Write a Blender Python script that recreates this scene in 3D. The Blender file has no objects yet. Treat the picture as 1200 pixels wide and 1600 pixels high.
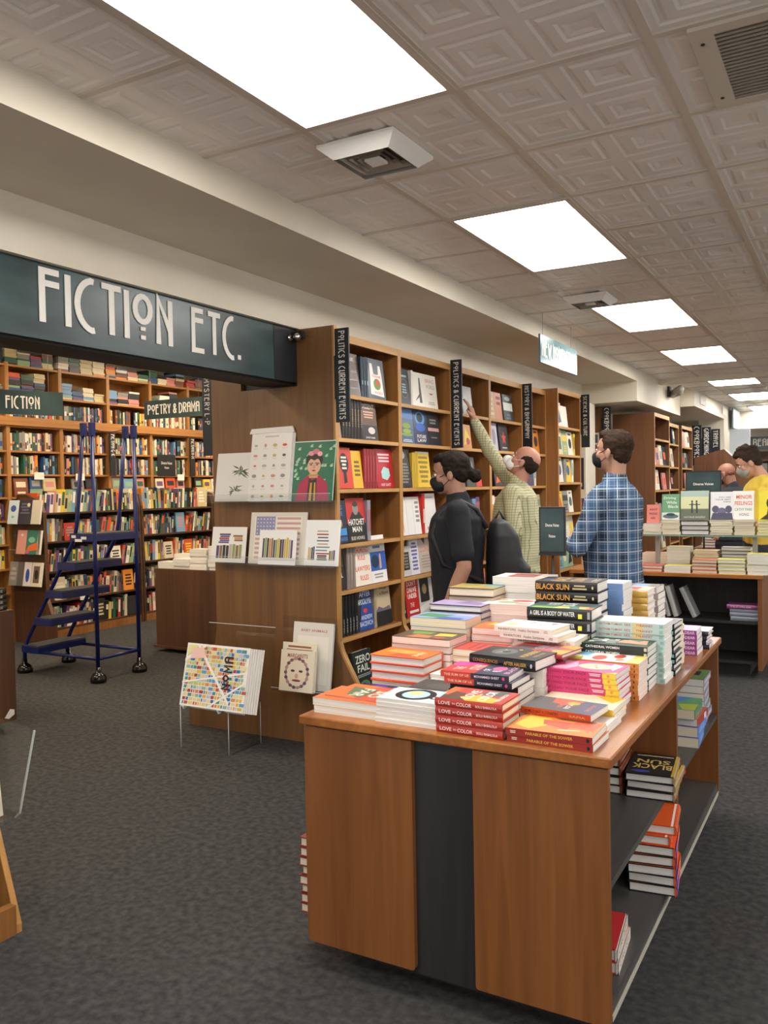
import bpy, bmesh, math, random
from mathutils import Vector, Matrix, Euler
R = random.Random(7)
SC = bpy.context.scene
COL = SC.collection
PI = math.pi
# ------------------------------------------------------------------ camera
cam_data = bpy.data.cameras.new('camera')
cam = bpy.data.objects.new('camera', cam_data); COL.objects.link(cam)
cam_data.sensor_fit = 'VERTICAL'; cam_data.sensor_height = 24.0
cam_data.lens = 24.0 * 1328.0 / 1600.0
cam_data.clip_start = 0.05; cam_data.clip_end = 100
RX = Vector((0.87070227, -0.00185898, -0.49180697))
RY = Vector((0.4914907, -0.03276605, 0.87026621))
RZ = Vector((-0.01773238, -0.99946132, -0.0276158))
cam.matrix_world = Matrix(((RX[0], -RX[1], -RX[2], 0), (RY[0], -RY[1], -RY[2], 0), (RZ[0], -RZ[1], -RZ[2], 1.5), (0, 0, 0, 1)))
SC.camera = cam
# ------------------------------------------------------------------ world, exposure
w = bpy.data.worlds.new('world'); SC.world = w; w.use_nodes = True
w.node_tree.nodes['Background'].inputs[0].default_value = (1.0, 0.975, 0.945, 1)
w.node_tree.nodes['Background'].inputs[1].default_value = 1.05
SC.view_settings.view_transform = 'Standard'; SC.view_settings.look = 'None'
SC.view_settings.gamma = 1.0; SC.view_settings.use_curve_mapping = False
SC.view_settings.exposure = 0.12
SC.cycles.use_denoising = True
SC.cycles.max_bounces = 8; SC.cycles.diffuse_bounces = 4; SC.cycles.transparent_max_bounces = 16
PANEL_W = 19.0        # strength of the ceiling light diffusers
FICTION_W = 24.0      # same, in the fiction room
# ------------------------------------------------------------------ colour and materials
def lin(c):
    return tuple((v / 12.92 if v <= 0.04045 else ((v + 0.055) / 1.055) ** 2.4) for v in c)
def hexc(h):
    h = h.lstrip('#'); return lin(tuple(int(h[i:i + 2], 16) / 255 for i in (0, 2, 4)))
MATS = {}
def new_mat(name):
    m = bpy.data.materials.new(name); m.use_nodes = True
    return m, m.node_tree.nodes, m.node_tree.links, m.node_tree.nodes['Principled BSDF']
def flat(h, rough=0.45, spec=0.5):
    k = (h, rough, spec)
    if k in MATS: return MATS[k]
    m, n, l, b = new_mat('paint_' + h.lstrip('#'))
    b.inputs['Base Color'].default_value = (*hexc(h), 1)
    b.inputs['Roughness'].default_value = rough
    b.inputs['Specular IOR Level'].default_value = spec
    MATS[k] = m; return m
def noise_mat(name, c1, c2, scale=(1, 1, 1), nscale=5, detail=4, rough=0.5, bump=0, bdist=0.002, mid=(0.35, 0.65), spec=0.5, bscale=None):
    m, n, l, b = new_mat(name)
    tc = n.new('ShaderNodeTexCoord'); mp = n.new('ShaderNodeMapping'); mp.inputs['Scale'].default_value = scale
    no = n.new('ShaderNodeTexNoise'); no.inputs['Scale'].default_value = nscale; no.inputs['Detail'].default_value = detail
    cr = n.new('ShaderNodeValToRGB'); cr.color_ramp.elements[0].position = mid[0]; cr.color_ramp.elements[1].position = mid[1]
    cr.color_ramp.elements[0].color = (*hexc(c1), 1); cr.color_ramp.elements[1].color = (*hexc(c2), 1)
    l.new(tc.outputs['Object'], mp.inputs[0]); l.new(mp.outputs[0], no.inputs['Vector']); l.new(no.outputs[0], cr.inputs[0])
    l.new(cr.outputs[0], b.inputs['Base Color']); b.inputs['Roughness'].default_value = rough
    b.inputs['Specular IOR Level'].default_value = spec
    if bump:
        bp = n.new('ShaderNodeBump'); bp.inputs['Strength'].default_value = bump; bp.inputs['Distance'].default_value = bdist
        src = no
        if bscale:
            src = n.new('ShaderNodeTexNoise'); src.inputs['Scale'].default_value = bscale; src.inputs['Detail'].default_value = 2
            l.new(tc.outputs['Object'], src.inputs['Vector'])
        l.new(src.outputs[0], bp.inputs['Height']); l.new(bp.outputs[0], b.inputs['Normal'])
    return m
def wood(name, dark, light, axis='z', rough=0.38, bands=True):
    """veneer with grain along one axis and broad boards of slightly different tone"""
    m, n, l, b = new_mat(name)
    sc = {'z': (14, 14, 0.7), 'y': (14, 0.7, 14), 'x': (0.7, 14, 14)}[axis]
    sb = {'z': (5, 5, 0.12), 'y': (5, 0.12, 5), 'x': (0.12, 5, 5)}[axis]
    tc = n.new('ShaderNodeTexCoord')
    mp = n.new('ShaderNodeMapping'); mp.inputs['Scale'].default_value = sc
    mb = n.new('ShaderNodeMapping'); mb.inputs['Scale'].default_value = sb
    no = n.new('ShaderNodeTexNoise'); no.inputs['Scale'].default_value = 2.2; no.inputs['Detail'].default_value = 7; no.inputs['Distortion'].default_value = 0.9
    n2 = n.new('ShaderNodeTexNoise'); n2.inputs['Scale'].default_value = 1.4; n2.inputs['Detail'].default_value = 2; n2.inputs['Distortion'].default_value = 0.5
    l.new(tc.outputs['Object'], mp.inputs[0]); l.new(tc.outputs['Object'], mb.inputs[0])
    l.new(mp.outputs[0], no.inputs['Vector']); l.new(mb.outputs[0], n2.inputs['Vector'])
    mx = n.new('ShaderNodeMath'); mx.operation = 'MULTIPLY_ADD'; mx.inputs[1].default_value = 0.55
    l.new(no.outputs[0], mx.inputs[0])
    m2 = n.new('ShaderNodeMath'); m2.operation = 'MULTIPLY'; m2.inputs[1].default_value = 0.45
    l.new(n2.outputs[0], m2.inputs[0]); l.new(m2.outputs[0], mx.inputs[2])
    cr = n.new('ShaderNodeValToRGB'); cr.color_ramp.elements[0].position = 0.36; cr.color_ramp.elements[1].position = 0.64
    cr.color_ramp.elements[0].color = (*hexc(dark), 1); cr.color_ramp.elements[1].color = (*hexc(light), 1)
    l.new(mx.outputs[0], cr.inputs[0]); l.new(cr.outputs[0], b.inputs['Base Color'])
    b.inputs['Roughness'].default_value = rough
    return m
def emis(name, h, s):
    m, n, l, b = new_mat(name)
    b.inputs['Base Color'].default_value = (0.8, 0.8, 0.8, 1)
    b.inputs['Emission Color'].default_value = (*hexc(h), 1); b.inputs['Emission Strength'].default_value = s
    return m
def acrylic():
    m = bpy.data.materials.new('clear_acrylic'); m.use_nodes = True
    n, l = m.node_tree.nodes, m.node_tree.links
    for x in list(n):
        if x.type != 'OUTPUT_MATERIAL': n.remove(x)
    out = [x for x in n if x.type == 'OUTPUT_MATERIAL'][0]
    t = n.new('ShaderNodeBsdfTransparent'); t.inputs[0].default_value = (0.97, 0.975, 0.972, 1)
    g = n.new('ShaderNodeBsdfGlossy'); g.inputs['Roughness'].default_value = 0.03
    lw = n.new('ShaderNodeLayerWeight'); lw.inputs[0].default_value = 0.25
    f = n.new('ShaderNodeMath'); f.operation = 'MULTIPLY_ADD'; f.inputs[1].default_value = 0.45; f.inputs[2].default_value = 0.03
    p5 = n.new('ShaderNodeMath'); p5.operation = 'POWER'; p5.inputs[1].default_value = 3.0
    l.new(lw.outputs['Facing'], p5.inputs[0]); l.new(p5.outputs[0], f.inputs[0])
    mx = n.new('ShaderNodeMixShader'); l.new(f.outputs[0], mx.inputs[0]); l.new(t.outputs[0], mx.inputs[1]); l.new(g.outputs[0], mx.inputs[2])
    l.new(mx.outputs[0], out.inputs[0]); return m
M_ACR = acrylic()
M_ACRE = flat('#c9d2cf', 0.1)
M_TABLE = wood('cherry_veneer', '#734521', '#8a572d', 'z', 0.32)
M_TABLEX = wood('cherry_veneer_top', '#854e20', '#ad6d36', 'y', 0.28)
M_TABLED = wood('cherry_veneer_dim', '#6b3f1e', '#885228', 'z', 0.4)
M_CASE = wood('oak_veneer', '#7d5128', '#a06c38', 'z', 0.42)
M_CASEE = wood('oak_edging', '#b08146', '#c99a5c', 'y', 0.45)
M_CASEV = wood('oak_edging_upright', '#a5763e', '#c08f52', 'z', 0.45)
M_END = wood('walnut_stained_veneer', '#684626', '#7d5830', 'z', 0.4)
M_BROWN = wood('dark_brown_veneer', '#4c3120', '#61402a', 'z', 0.45)
M_BLACKW = wood('black_stained_wood', '#1c1b1a', '#2b2a28', 'z', 0.5)
M_BLACKX = wood('worn_black_laminate', '#3a3937', '#4d4b48', 'y', 0.4)
M_FICW = wood('honey_oak', '#9a6630', '#b98344', 'y', 0.42)
M_FICV = wood('honey_oak_upright', '#8f5f2e', '#aa773c', 'z', 0.42)
M_DARK = flat('#17110c', 0.6)
M_WALL = noise_mat('cream_wall_paint', '#cfc6b2', '#d9d1bf', nscale=1.5, rough=0.6, bump=0.1, bscale=120, bdist=0.0005)
M_TIN = noise_mat('white_embossed_tin', '#dbd5cd', '#e5dfd8', nscale=2.0, rough=0.3, spec=0.6)
M_RAIL = flat('#c9bfb0', 0.35)
M_CARPET = noise_mat('charcoal_carpet', '#363636', '#504f4d', scale=(1, 1, 1), nscale=34, detail=12, rough=0.95, bump=0.9, bdist=0.004, mid=(0.3, 0.72), spec=0.1, bscale=420)
M_SIGN = noise_mat('slate_green_sign', '#1f3032', '#3b5252', scale=(1, .8, 3), nscale=2.2, detail=7, rough=0.3, mid=(0.4, 0.72))
M_SIGNK = flat('#151c22', 0.4)
M_LET = flat('#ded9cf', 0.5)
M_BLUE = flat('#0c1c5a', 0.3)
M_RUB = flat('#0c0c0d', 0.18)
M_TREAD = noise_mat('ribbed_rubber_tread', '#202124', '#34353a', nscale=60, rough=0.7)
M_STEEL = flat('#9b9a94', 0.3)
M_CHROME = new_mat('chrome')[0]; M_CHROME.node_tree.nodes['Principled BSDF'].inputs['Metallic'].default_value = 1; M_CHROME.node_tree.nodes['Principled BSDF'].inputs['Roughness'].default_value = 0.15
M_WHITE = flat('#e9e6df', 0.5)
def pages(name, h1, h2):
    m, n, l, b = new_mat(name)
    tc = n.new('ShaderNodeTexCoord'); mp = n.new('ShaderNodeMapping'); mp.inputs['Scale'].default_value = (3, 3, 900)
    no = n.new('ShaderNodeTexNoise'); no.inputs['Scale'].default_value = 1; no.inputs['Detail'].default_value = 2
    cr = n.new('ShaderNodeValToRGB'); cr.color_ramp.elements[0].position = 0.3; cr.color_ramp.elements[1].position = 0.7
    cr.color_ramp.elements[0].color = (*hexc(h1), 1); cr.color_ramp.elements[1].color = (*hexc(h2), 1)
    l.new(tc.outputs['Object'], mp.inputs[0]); l.new(mp.outputs[0], no.inputs['Vector']); l.new(no.outputs[0], cr.inputs[0]); l.new(cr.outputs[0], b.inputs['Base Color'])
    b.inputs['Roughness'].default_value = 0.8; return m
PG = {'w': pages('white_page_edges', '#d2cdc4', '#efece6'), 'c': pages('cream_page_edges', '#d3c5a8', '#ece1cb'), 'p': pages('pinkish_page_edges', '#dcc4bb', '#f0ddd5')}
# ------------------------------------------------------------------ mesh builder
class MB:
    def __init__(s): s.v = []; s.f = []; s.mi = []; s.m = []; s.sm = []
    def _m(s, m):
        if m not in s.m: s.m.append(m)
        return s.m.index(m)
    def add(s, vs, fs, m, M=None, smooth=False):
        o = len(s.v); k = s._m(m)
        for p in vs:
            p = Vector(p); s.v.append(tuple(M @ p) if M is not None else tuple(p))
        for f in fs: s.f.append(tuple(o + i for i in f)); s.mi.append(k); s.sm.append(smooth)
    def box(s, x0, y0, z0, x1, y1, z1, m, M=None):
        vs = [(x0, y0, z0), (x1, y0, z0), (x1, y1, z0), (x0, y1, z0), (x0, y0, z1), (x1, y0, z1), (x1, y1, z1), (x0, y1, z1)]
        s.add(vs, [(0, 3, 2, 1), (4, 5, 6, 7), (0, 1, 5, 4), (1, 2, 6, 5), (2, 3, 7, 6), (3, 0, 4, 7)], m, M)
    def prism(s, pts, d0, d1, m, M=None, plane='xz'):
        """closed outline in a plane, given depth along the third axis"""
        f = {'xz': lambda a, b, d: (a, d, b), 'xy': lambda a, b, d: (a, b, d), 'yz': lambda a, b, d: (d, a, b)}[plane]
        n = len(pts); vs = [f(a, b, d0) for a, b in pts] + [f(a, b, d1) for a, b in pts]
        s.add(vs, [tuple(range(n))[::-1], tuple(range(n, 2 * n))] + [(i, (i + 1) % n, n + (i + 1) % n, n + i) for i in range(n)], m, M)
    def tube(s, path, rad, m, n=8, M=None, smooth=True):
        path = [Vector(p) for p in path]; rs = rad if isinstance(rad, (list, tuple)) else [rad] * len(path)
        vs = []; up = None
        for i, p in enumerate(path):
            a = path[max(i - 1, 0)]; b = path[min(i + 1, len(path) - 1)]; d = (b - a).normalized()
            if up is None: up = Vector((0, 0, 1)) if abs(d.z) < 0.9 else Vector((1, 0, 0))
            u = d.cross(up).normalized(); v = u.cross(d).normalized(); up = v
            for k in range(n):
                t = 2 * PI * k / n; vs.append(p + (u * math.cos(t) + v * math.sin(t)) * rs[i])
        fs = [(i * n + k, i * n + (k + 1) % n, (i + 1) * n + (k + 1) % n, (i + 1) * n + k) for i in range(len(path) - 1) for k in range(n)]
        fs += [tuple(range(n))[::-1], tuple(range((len(path) - 1) * n, len(path) * n))]
        s.add(vs, fs, m, M, smooth)
    def lathe(s, prof, m, n=16, M=None):
        vs = [(r * math.cos(2 * PI * k / n), r * math.sin(2 * PI * k / n), z) for r, z in prof for k in range(n)]
        fs = [(i * n + k, i * n + (k + 1) % n, (i + 1) * n + (k + 1) % n, (i + 1) * n + k) for i in range(len(prof) - 1) for k in range(n)]
        fs += [tuple(range(n))[::-1], tuple(range((len(prof) - 1) * n, len(prof) * n))]
        s.add(vs, fs, m, M, True)
    def ell(s, c, r, m, M=None, n=14, k=9):
        vs = []; fs = []
        for j in range(1, k):
            t = PI * j / k
            for i in range(n):
                a = 2 * PI * i / n; vs.append((c[0] + r[0] * math.sin(t) * math.cos(a), c[1] + r[1] * math.sin(t) * math.sin(a), c[2] - r[2] * math.cos(t)))
        lo = len(vs); vs.append((c[0], c[1], c[2] - r[2])); hi = len(vs); vs.append((c[0], c[1], c[2] + r[2]))
        for j in range(k - 2):
            for i in range(n): fs.append((j * n + i, j * n + (i + 1) % n, (j + 1) * n + (i + 1) % n, (j + 1) * n + i))
        for i in range(n):
            fs.append((lo, (i + 1) % n, i)); fs.append((hi, (k - 2) * n + i, (k - 2) * n + (i + 1) % n))
        s.add(vs, fs, m, M, True)
    def mesh(s, name):
        me = bpy.data.meshes.new(name); me.from_pydata(s.v, [], s.f)
        for m in s.m: me.materials.append(m)
        me.polygons.foreach_set('material_index', s.mi); me.polygons.foreach_set('use_smooth', s.sm); me.update(); return me
    def build(s, name, parent=None, bevel=0, M=None):
        o = bpy.data.objects.new(name, s.mesh(name)); COL.objects.link(o)
        if parent is not None: o.parent = parent
        if M is not None: o.matrix_local = M
        if bevel:
            b = o.modifiers.new('bevel', 'BEVEL'); b.width = bevel; b.segments = 2; b.limit_method = 'ANGLE'
        return o
def fit(s):
    w_ = s.split()
    for drop in ('the', 'a', 'its', 'of'):
        while len(w_) > 16 and drop in w_[1:]: del w_[len(w_) - 1 - w_[::-1].index(drop)]
    return ' '.join(w_)
def tag(o, label=None, cat=None, group=None, kind=None):
    if label: o['label'] = fit(label)
    if cat: o['category'] = cat
    if group: o['group'] = group
    if kind: o['kind'] = kind
    return o
def empty(name, M, label, cat, group=None):
    o = bpy.data.objects.new(name, None); COL.objects.link(o); o.empty_display_size = 0.05
    o.matrix_world = M if isinstance(M, Matrix) else Matrix.Translation(M)
    return tag(o, label, cat, group)
def copy_tree(o, parent=None):
    c = o.copy(); COL.objects.link(c); c.parent = parent
    for ch in list(o.children): copy_tree(ch, c)
    return c
def T(x, y, z): return Matrix.Translation((x, y, z))
def RZm(a): return Matrix.Rotation(math.radians(a), 4, 'Z')
def frame(org, ex, ey, ez):
    """matrix whose local axes are the given world vectors"""
    M = Matrix.Identity(4)
    for i, e in enumerate((ex, ey, ez)):
        for j in range(3): M[j][i] = e[j]
    for j in range(3): M[j][3] = org[j]
    return M
struct = lambda mb, name, **k: tag(mb.build(name, **k), kind='structure')
# ------------------------------------------------------------------ lettering
TXT = {}
def text_geo(s, bold=0.0):
    """unit-box outline of a word in the built-in font: verts in 0..1, faces, aspect"""
    if (s, bold) in TXT: return TXT[(s, bold)]
    c = bpy.data.curves.new('t', 'FONT'); c.body = s; c.size = 1; c.offset = bold; c.resolution_u = 2; c.fill_mode = 'FRONT'
    o = bpy.data.objects.new('t', c); me = bpy.data.meshes.new_from_object(o)
    vs = [v.co.copy() for v in me.vertices]; fs = [tuple(p.vertices) for p in me.polygons]
    bpy.data.objects.remove(o); bpy.data.curves.remove(c); bpy.data.meshes.remove(me)
    if not vs: TXT[(s, bold)] = ([], [], 1); return TXT[(s, bold)]
    x0 = min(v.x for v in vs); x1 = max(v.x for v in vs); y0 = min(v.y for v in vs); y1 = max(v.y for v in vs)
    out = ([((v.x - x0) / (x1 - x0), (v.y - y0) / (y1 - y0)) for v in vs], fs, (x1 - x0) / (y1 - y0)); TXT[(s, bold)] = out; return out
def arc(cx, cy, rx, ry, a0, a1, n=10):
    return [(cx + rx * math.cos(math.radians(a0 + (a1 - a0) * i / n)), cy + ry * math.sin(math.radians(a0 + (a1 - a0) * i / n))) for i in range(n + 1)]
GL = {  # tall narrow arts-and-crafts capitals: strokes in a box of height 1, and advance
 'A': ([[(0, 0), (0, .8)] + arc(.18, .8, .18, .2, 180, 0, 8) + [(.36, 0)], [(0, .6), (.36, .6)]], .36),
 'B': ([[(0, 0), (0, 1), (.2, 1)] + arc(.2, .8, .15, .2, 90, -90, 6)[1:] + [(0, .6)], [(.2, .6)] + arc(.2, .3, .17, .3, 90, -90, 6)[1:] + [(0, 0)]], .37),
 'C': ([[(.36, .98)] + arc(.36, .5, .36, .5, 100, 260, 14) + [(.36, .02)]], .38),
 'D': ([[(0, 0), (0, 1), (.1, 1)] + arc(.1, .5, .28, .5, 90, -90, 10)[1:] + [(0, 0)]], .38),
 'E': ([[(.34, .97), (0, .97), (0, .03), (.36, .03)], [(0, .74), (.34, .74)]], .36),
 'F': ([[(.34, .97), (0, .97), (0, 0)], [(0, .74), (.34, .74)]], .32),
 'G': ([[(.36, .98)] + arc(.36, .5, .36, .5, 100, 260, 14) + [(.38, 0), (.38, .4), (.22, .4)]], .4),
 'H': ([[(0, 0), (0, 1)], [(.34, 0), (.34, 1)], [(0, .68), (.34, .68)]], .34),
 'I': ([[(0, 0), (0, 1)]], .0),
 'K': ([[(0, 0), (0, 1)], [(.34, 1), (.02, .6), (.36, 0)]], .35),
 'L': ([[(0, 1), (0, .03), (.3, .03)]], .3),
 'M': ([[(0, 0), (0, 1), (.22, .4), (.44, 1), (.44, 0)]], .44),
 'N': ([[(0, 0), (0, 1), (.32, .3)], [(.32, 0), (.32, 1)]], .32),
 'O': ([arc(.2, .68, .19, .27, 0, 360, 18), [(.2, .3), (.2, .22)], [(.2, .12), (.2, .03)]], .4),
 'P': ([[(0, 0), (0, 1), (.18, 1)] + arc(.18, .76, .17, .24, 90, -90, 8)[1:] + [(0, .52)]], .35),
 'R': ([[(0, 0), (0, 1), (.18, 1)] + arc(.18, .76, .17, .24, 90, -90, 8)[1:] + [(0, .52)], [(.14, .52), (.36, 0)]], .36),
 'S': ([arc(.18, .78, .17, .2, 20, 200, 8) + [(.3, .45)] + arc(.17, .25, .17, .23, 20, -160, 8)], .36),
 'T': ([[(-.04, .97), (.4, .97)], [(.18, 1), (.18, 0)]], .34),
 'U': ([[(0, 1), (0, .22)] + arc(.18, .22, .18, .22, 180, 360, 8) + [(.36, 1)]], .36),
 'V': ([[(0, 1), (.18, 0), (.36, 1)]], .36),
 'W': ([[(0, 1), (.12, 0), (.25, .7), (.38, 0), (.5, 1)]], .5),
 'Y': ([[(0, 1), (.18, .5), (.36, 1)], [(.18, .5), (.18, 0)]], .36),
 '&': ([[(.42, .02), (.1, .62)] + arc(.2, .78, .12, .17, 200, -20, 8) + [(.05, .34)] + arc(.17, .22, .15, .19, 150, 330, 8) + [(.42, .5)]], .42),
 '-': ([[(0, .5), (.2, .5)]], .2),
 '.': ([[(.0, .0), (.0, .11)]], .02)}
def stroke_text(s, w=.11, gap=.13):
    """returns list of convex quads/ribbons and the total width, height 1"""
    polys = []; x = w / 2
    for ch in s:
        if ch == ' ': x += .22; continue
        st, adv = GL[ch]
        for pl in st:
            P_ = [Vector((x + a, b)) for a, b in pl]; n = len(P_); Lf = []; Rt = []
            closed = (P_[0] - P_[-1]).length < 1e-4 and n > 3
            for i in range(n):
                pa = P_[i - 1] if i > 0 else (P_[-2] if closed else None); pb = P_[i + 1] if i < n - 1 else (P_[1] if closed else None)
                d1 = (P_[i] - pa).normalized() if pa is not None else None; d2 = (pb - P_[i]).normalized() if pb is not None else None
                if d1 is None: d1 = d2
                if d2 is None: d2 = d1
                t = (d1 + d2); t = t.normalized() if t.length > 1e-3 else d1
                nn = Vector((-t.y, t.x)); k = max(.45, abs(nn.dot(Vector((-d1.y, d1.x))))); o = nn * (w / 2 / k)
                Lf.append(P_[i] + o); Rt.append(P_[i] - o)
            for i in range(n - 1): polys.append([Lf[i], Lf[i + 1], Rt[i + 1], Rt[i]])
        x += adv + w + gap * .55
    return polys, x - gap * .55 - w / 2
def sign_text(s, width, height, depth, mat, M, name='lettering', parent=None, w=.11, gap=.13):
    """raised letters filling a width x height box; local x right, y up, z out"""
    polys, tw = stroke_text(s, w, gap); mb = MB(); sx = width / tw
    for k, q in enumerate(polys):
        mb.prism([(p.x * sx, p.y * height) for p in q][::-1], -.0002 - .00003 * (k % 5), depth + .00005 * (k % 11), mat, M, plane='xy')
    return mb.build(name, parent)
# ------------------------------------------------------------------ flat artwork printed on a surface
def draw(mb, M, W, H, items, off=0.0003):
    """items in fractions of the W x H face; x right, y up, z out of the surface"""
    z = off
    for it in items:
        k = it[0]; m = flat(it[-1]) if isinstance(it[-1], str) else it[-1]
        if k == 'r':
            x0, y0, x1, y1 = it[1:5]; mb.add([(x0 * W, y0 * H, z), (x1 * W, y0 * H, z), (x1 * W, y1 * H, z), (x0 * W, y1 * H, z)], [(0, 1, 2, 3)], m, M)
        elif k == 'e':
            cx, cy, rx, ry = it[1:5]; n = 18
            mb.add([((cx + rx * math.cos(2 * PI * i / n)) * W, (cy + ry * math.sin(2 * PI * i / n)) * H, z) for i in range(n)], [tuple(range(n))], m, M)
        elif k == 'p': mb.add([(a * W, b * H, z) for a, b in it[1]], [tuple(range(len(it[1])))], m, M)
        elif k == 't':
            x0, y0, x1, y1, s = it[1:6]; vs, fs, a = text_geo(s, 0.018)
            mb.add([((x0 + (x1 - x0) * p[0]) * W, (y0 + (y1 - y0) * p[1]) * H, z) for p in vs], fs, m, M)
        elif k == 'bars':   # x0,y0,x1,y1,n : blocks of small print
            x0, y0, x1, y1, n = it[1:6]; h = (y1 - y0) / n
            for i in range(n):
                a = R.uniform(0, .18) * (x1 - x0)
                mb.add([((x0 + a) * W, (y0 + h * (i + .25)) * H, z), ((x1 - a) * W, (y0 + h * (i + .25)) * H, z), ((x1 - a) * W, (y0 + h * (i + .8)) * H, z), ((x0 + a) * W, (y0 + h * (i + .8)) * H, z)], [(0, 1, 2, 3)], m, M)
        z += 0.000012
# ================================================================== STRUCTURE
ZC = 2.80; XB = -2.24; ZS = 2.67; XW = -2.87
mb = MB(); mb.box(-9, -2, -.05, 4, 19, 0, M_CARPET); struct(mb, 'floor')
# embossed tin ceiling, panel by panel, with the tee grid
TX0, TY0, TX, TY = -1.155, 3.79, .61, .603
mb = MB()
def tile(xa, ya, xb, yb, z, tilt):
    """one 2 x 2 ft lay-in tile: four stepped square coffers"""
    prof = [(0, 0), (.03, .0), (.042, .004), (.055, .004), (.07, .0), (.11, -.001), (.122, .0035), (.135, .0035), (.155, .007)]
    nx = 2
    for i in range(nx):
        for j in range(2):
            x0 = xa + (xb - xa) * i / 2; x1 = xa + (xb - xa) * (i + 1) / 2; y0 = ya + (yb - ya) * j / 2; y1 = ya + (yb - ya) * (j + 1) / 2
            if x0 < XB - .02 and x1 < XB: continue
            vs = []; cx, cy = (x0 + x1) / 2, (y0 + y1) / 2; hx, hy = (x1 - x0) / 2, (y1 - y0) / 2
            for (t, dz) in prof:
                t = t * .78
                for sx, sy in ((-1, -1), (1, -1), (1, 1), (-1, 1)):
                    X = cx + sx * max(hx - t, .02); Y = cy + sy * max(hy - t, .02)
                    vs.append((X, Y, z + dz + tilt * ((X - xa) / (xb - xa) - .5) - .003 * math.sin(PI * (X - xa) / (xb - xa)) * math.sin(PI * (Y - ya) / (yb - ya))))
            fs = []
            for k in range(len(prof) - 1):
                for q in range(4): fs.append((k * 4 + q, k * 4 + (q + 1) % 4, (k + 1) * 4 + (q + 1) % 4, (k + 1) * 4 + q)[::-1])
            k = (len(prof) - 1) * 4; fs.append((k + 3, k + 2, k + 1, k)); mb.add(vs, fs, M_TIN)
LIGHTS = []
for j in range(-9, 23):
    y0 = TY0 + TY * j; y1 = y0 + TY
    for i in range(-2, 8):
        x0 = TX0 + TX * i; x1 = x0 + TX
        if j == 12: y1 = 11.0 if False else y1
        if i in (-1, 4) and j % 4 in (0, 1):
            if j % 4 == 0: LIGHTS.append((x0, y0, x1, y0 + 2 * TY, ZC))
            continue
        tile(x0 + .012, y0 + .012, x1 - .012, y1 - .012, ZC + .004, R.uniform(-.006, .006))
ceiling = struct(mb, 'ceiling')
mb = MB()
for i in range(-1, 9):
    x = TX0 + TX * i; mb.box(x - .014, -1.7, ZC - .002, x + .014, 17.2, ZC + .02, M_RAIL)
for j in range(-9, 24):
    y = TY0 + TY * j
    for i in range(-2, 9):
        if j % 4 == 1 and i in (-1, 4): continue
        mb.box(max(XB, TX0 + TX * i), y - .012, ZC - .001, TX0 + TX * (i + 1), y + .012, ZC + .02, M_RAIL)
struct(mb, 'trim_1')
mb = MB(); mb.box(XB, -2, ZC + .06, 4, 19, ZC + .10, flat('#3a362f')); struct(mb, 'trim_2')      # dark plenum above the tiles
# boxed beam along the left, soffit and header wall
mb = MB(); mb.box(-3.2, -2, ZS, XB, 9.84, ZC + .06, M_WALL); struct(mb, 'trim_3')
mb = MB(); mb.box(-3.2, 9.84, 2.445, XB, 12.45, ZC + .06, M_WALL); struct(mb, 'trim_4')
mb = MB(); mb.box(-3.2, 12.45, 2.57, -2.05, 17, ZC + .06, M_WALL)
struct(mb, 'trim_5')
mb = MB(); mb.box(XB, 11.0, 2.745, 4, 11.12, ZC + .03, M_WALL); struct(mb, 'trim_6')
mb = MB(); mb.box(-2.05, 16.9, 2.48, 4, 17.4, ZC + .06, M_WALL); struct(mb, 'trim_7')
mb = MB(); mb.box(-3.30, 4.16, 0, -3.095, 10.2, 2.44, M_WALL); mb.box(-3.095, 8.95, 0, XW - .02, 10.1, 2.44, M_WALL); mb.box(-3.2, -2, 2.44, XW, 10.2, ZS, M_WALL)
mb.box(-3.15, -2, 2.12, -2.93, 4.118, 2.44, M_DARK)
struct(mb, 'wall_left')
mb = MB(); mb.box(-3.2, 10.2, 0, -2.95, 18, 2.6, M_WALL); mb.box(-2.45, 15.3, 0, -2.05, 17.4, 2.57, M_WALL); struct(mb, 'wall_far_left')
mb = MB(); mb.box(-3.2, 18.6, 0, 4, 18.8, 3, M_WALL); mb.box(-2.05, 17.4, 2.6, 4, 18.6, 2.65, M_WALL); struct(mb, 'wall_far')
# fiction room shell
mb = MB(); mb.box(-8.15, -2, 0, -8.0, 12, 3.15, M_WALL); struct(mb, 'wall_fiction')
mb = MB(); mb.box(-8.15, 11.9, 0, -3.1, 12.05, 3.15, M_WALL); struct(mb, 'wall_fiction_far')
mb = MB(); mb.box(-8.15, -2, 3.1, -3.15, 12, 3.15, flat('#6d665c')); struct(mb, 'ceiling_fiction')
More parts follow.
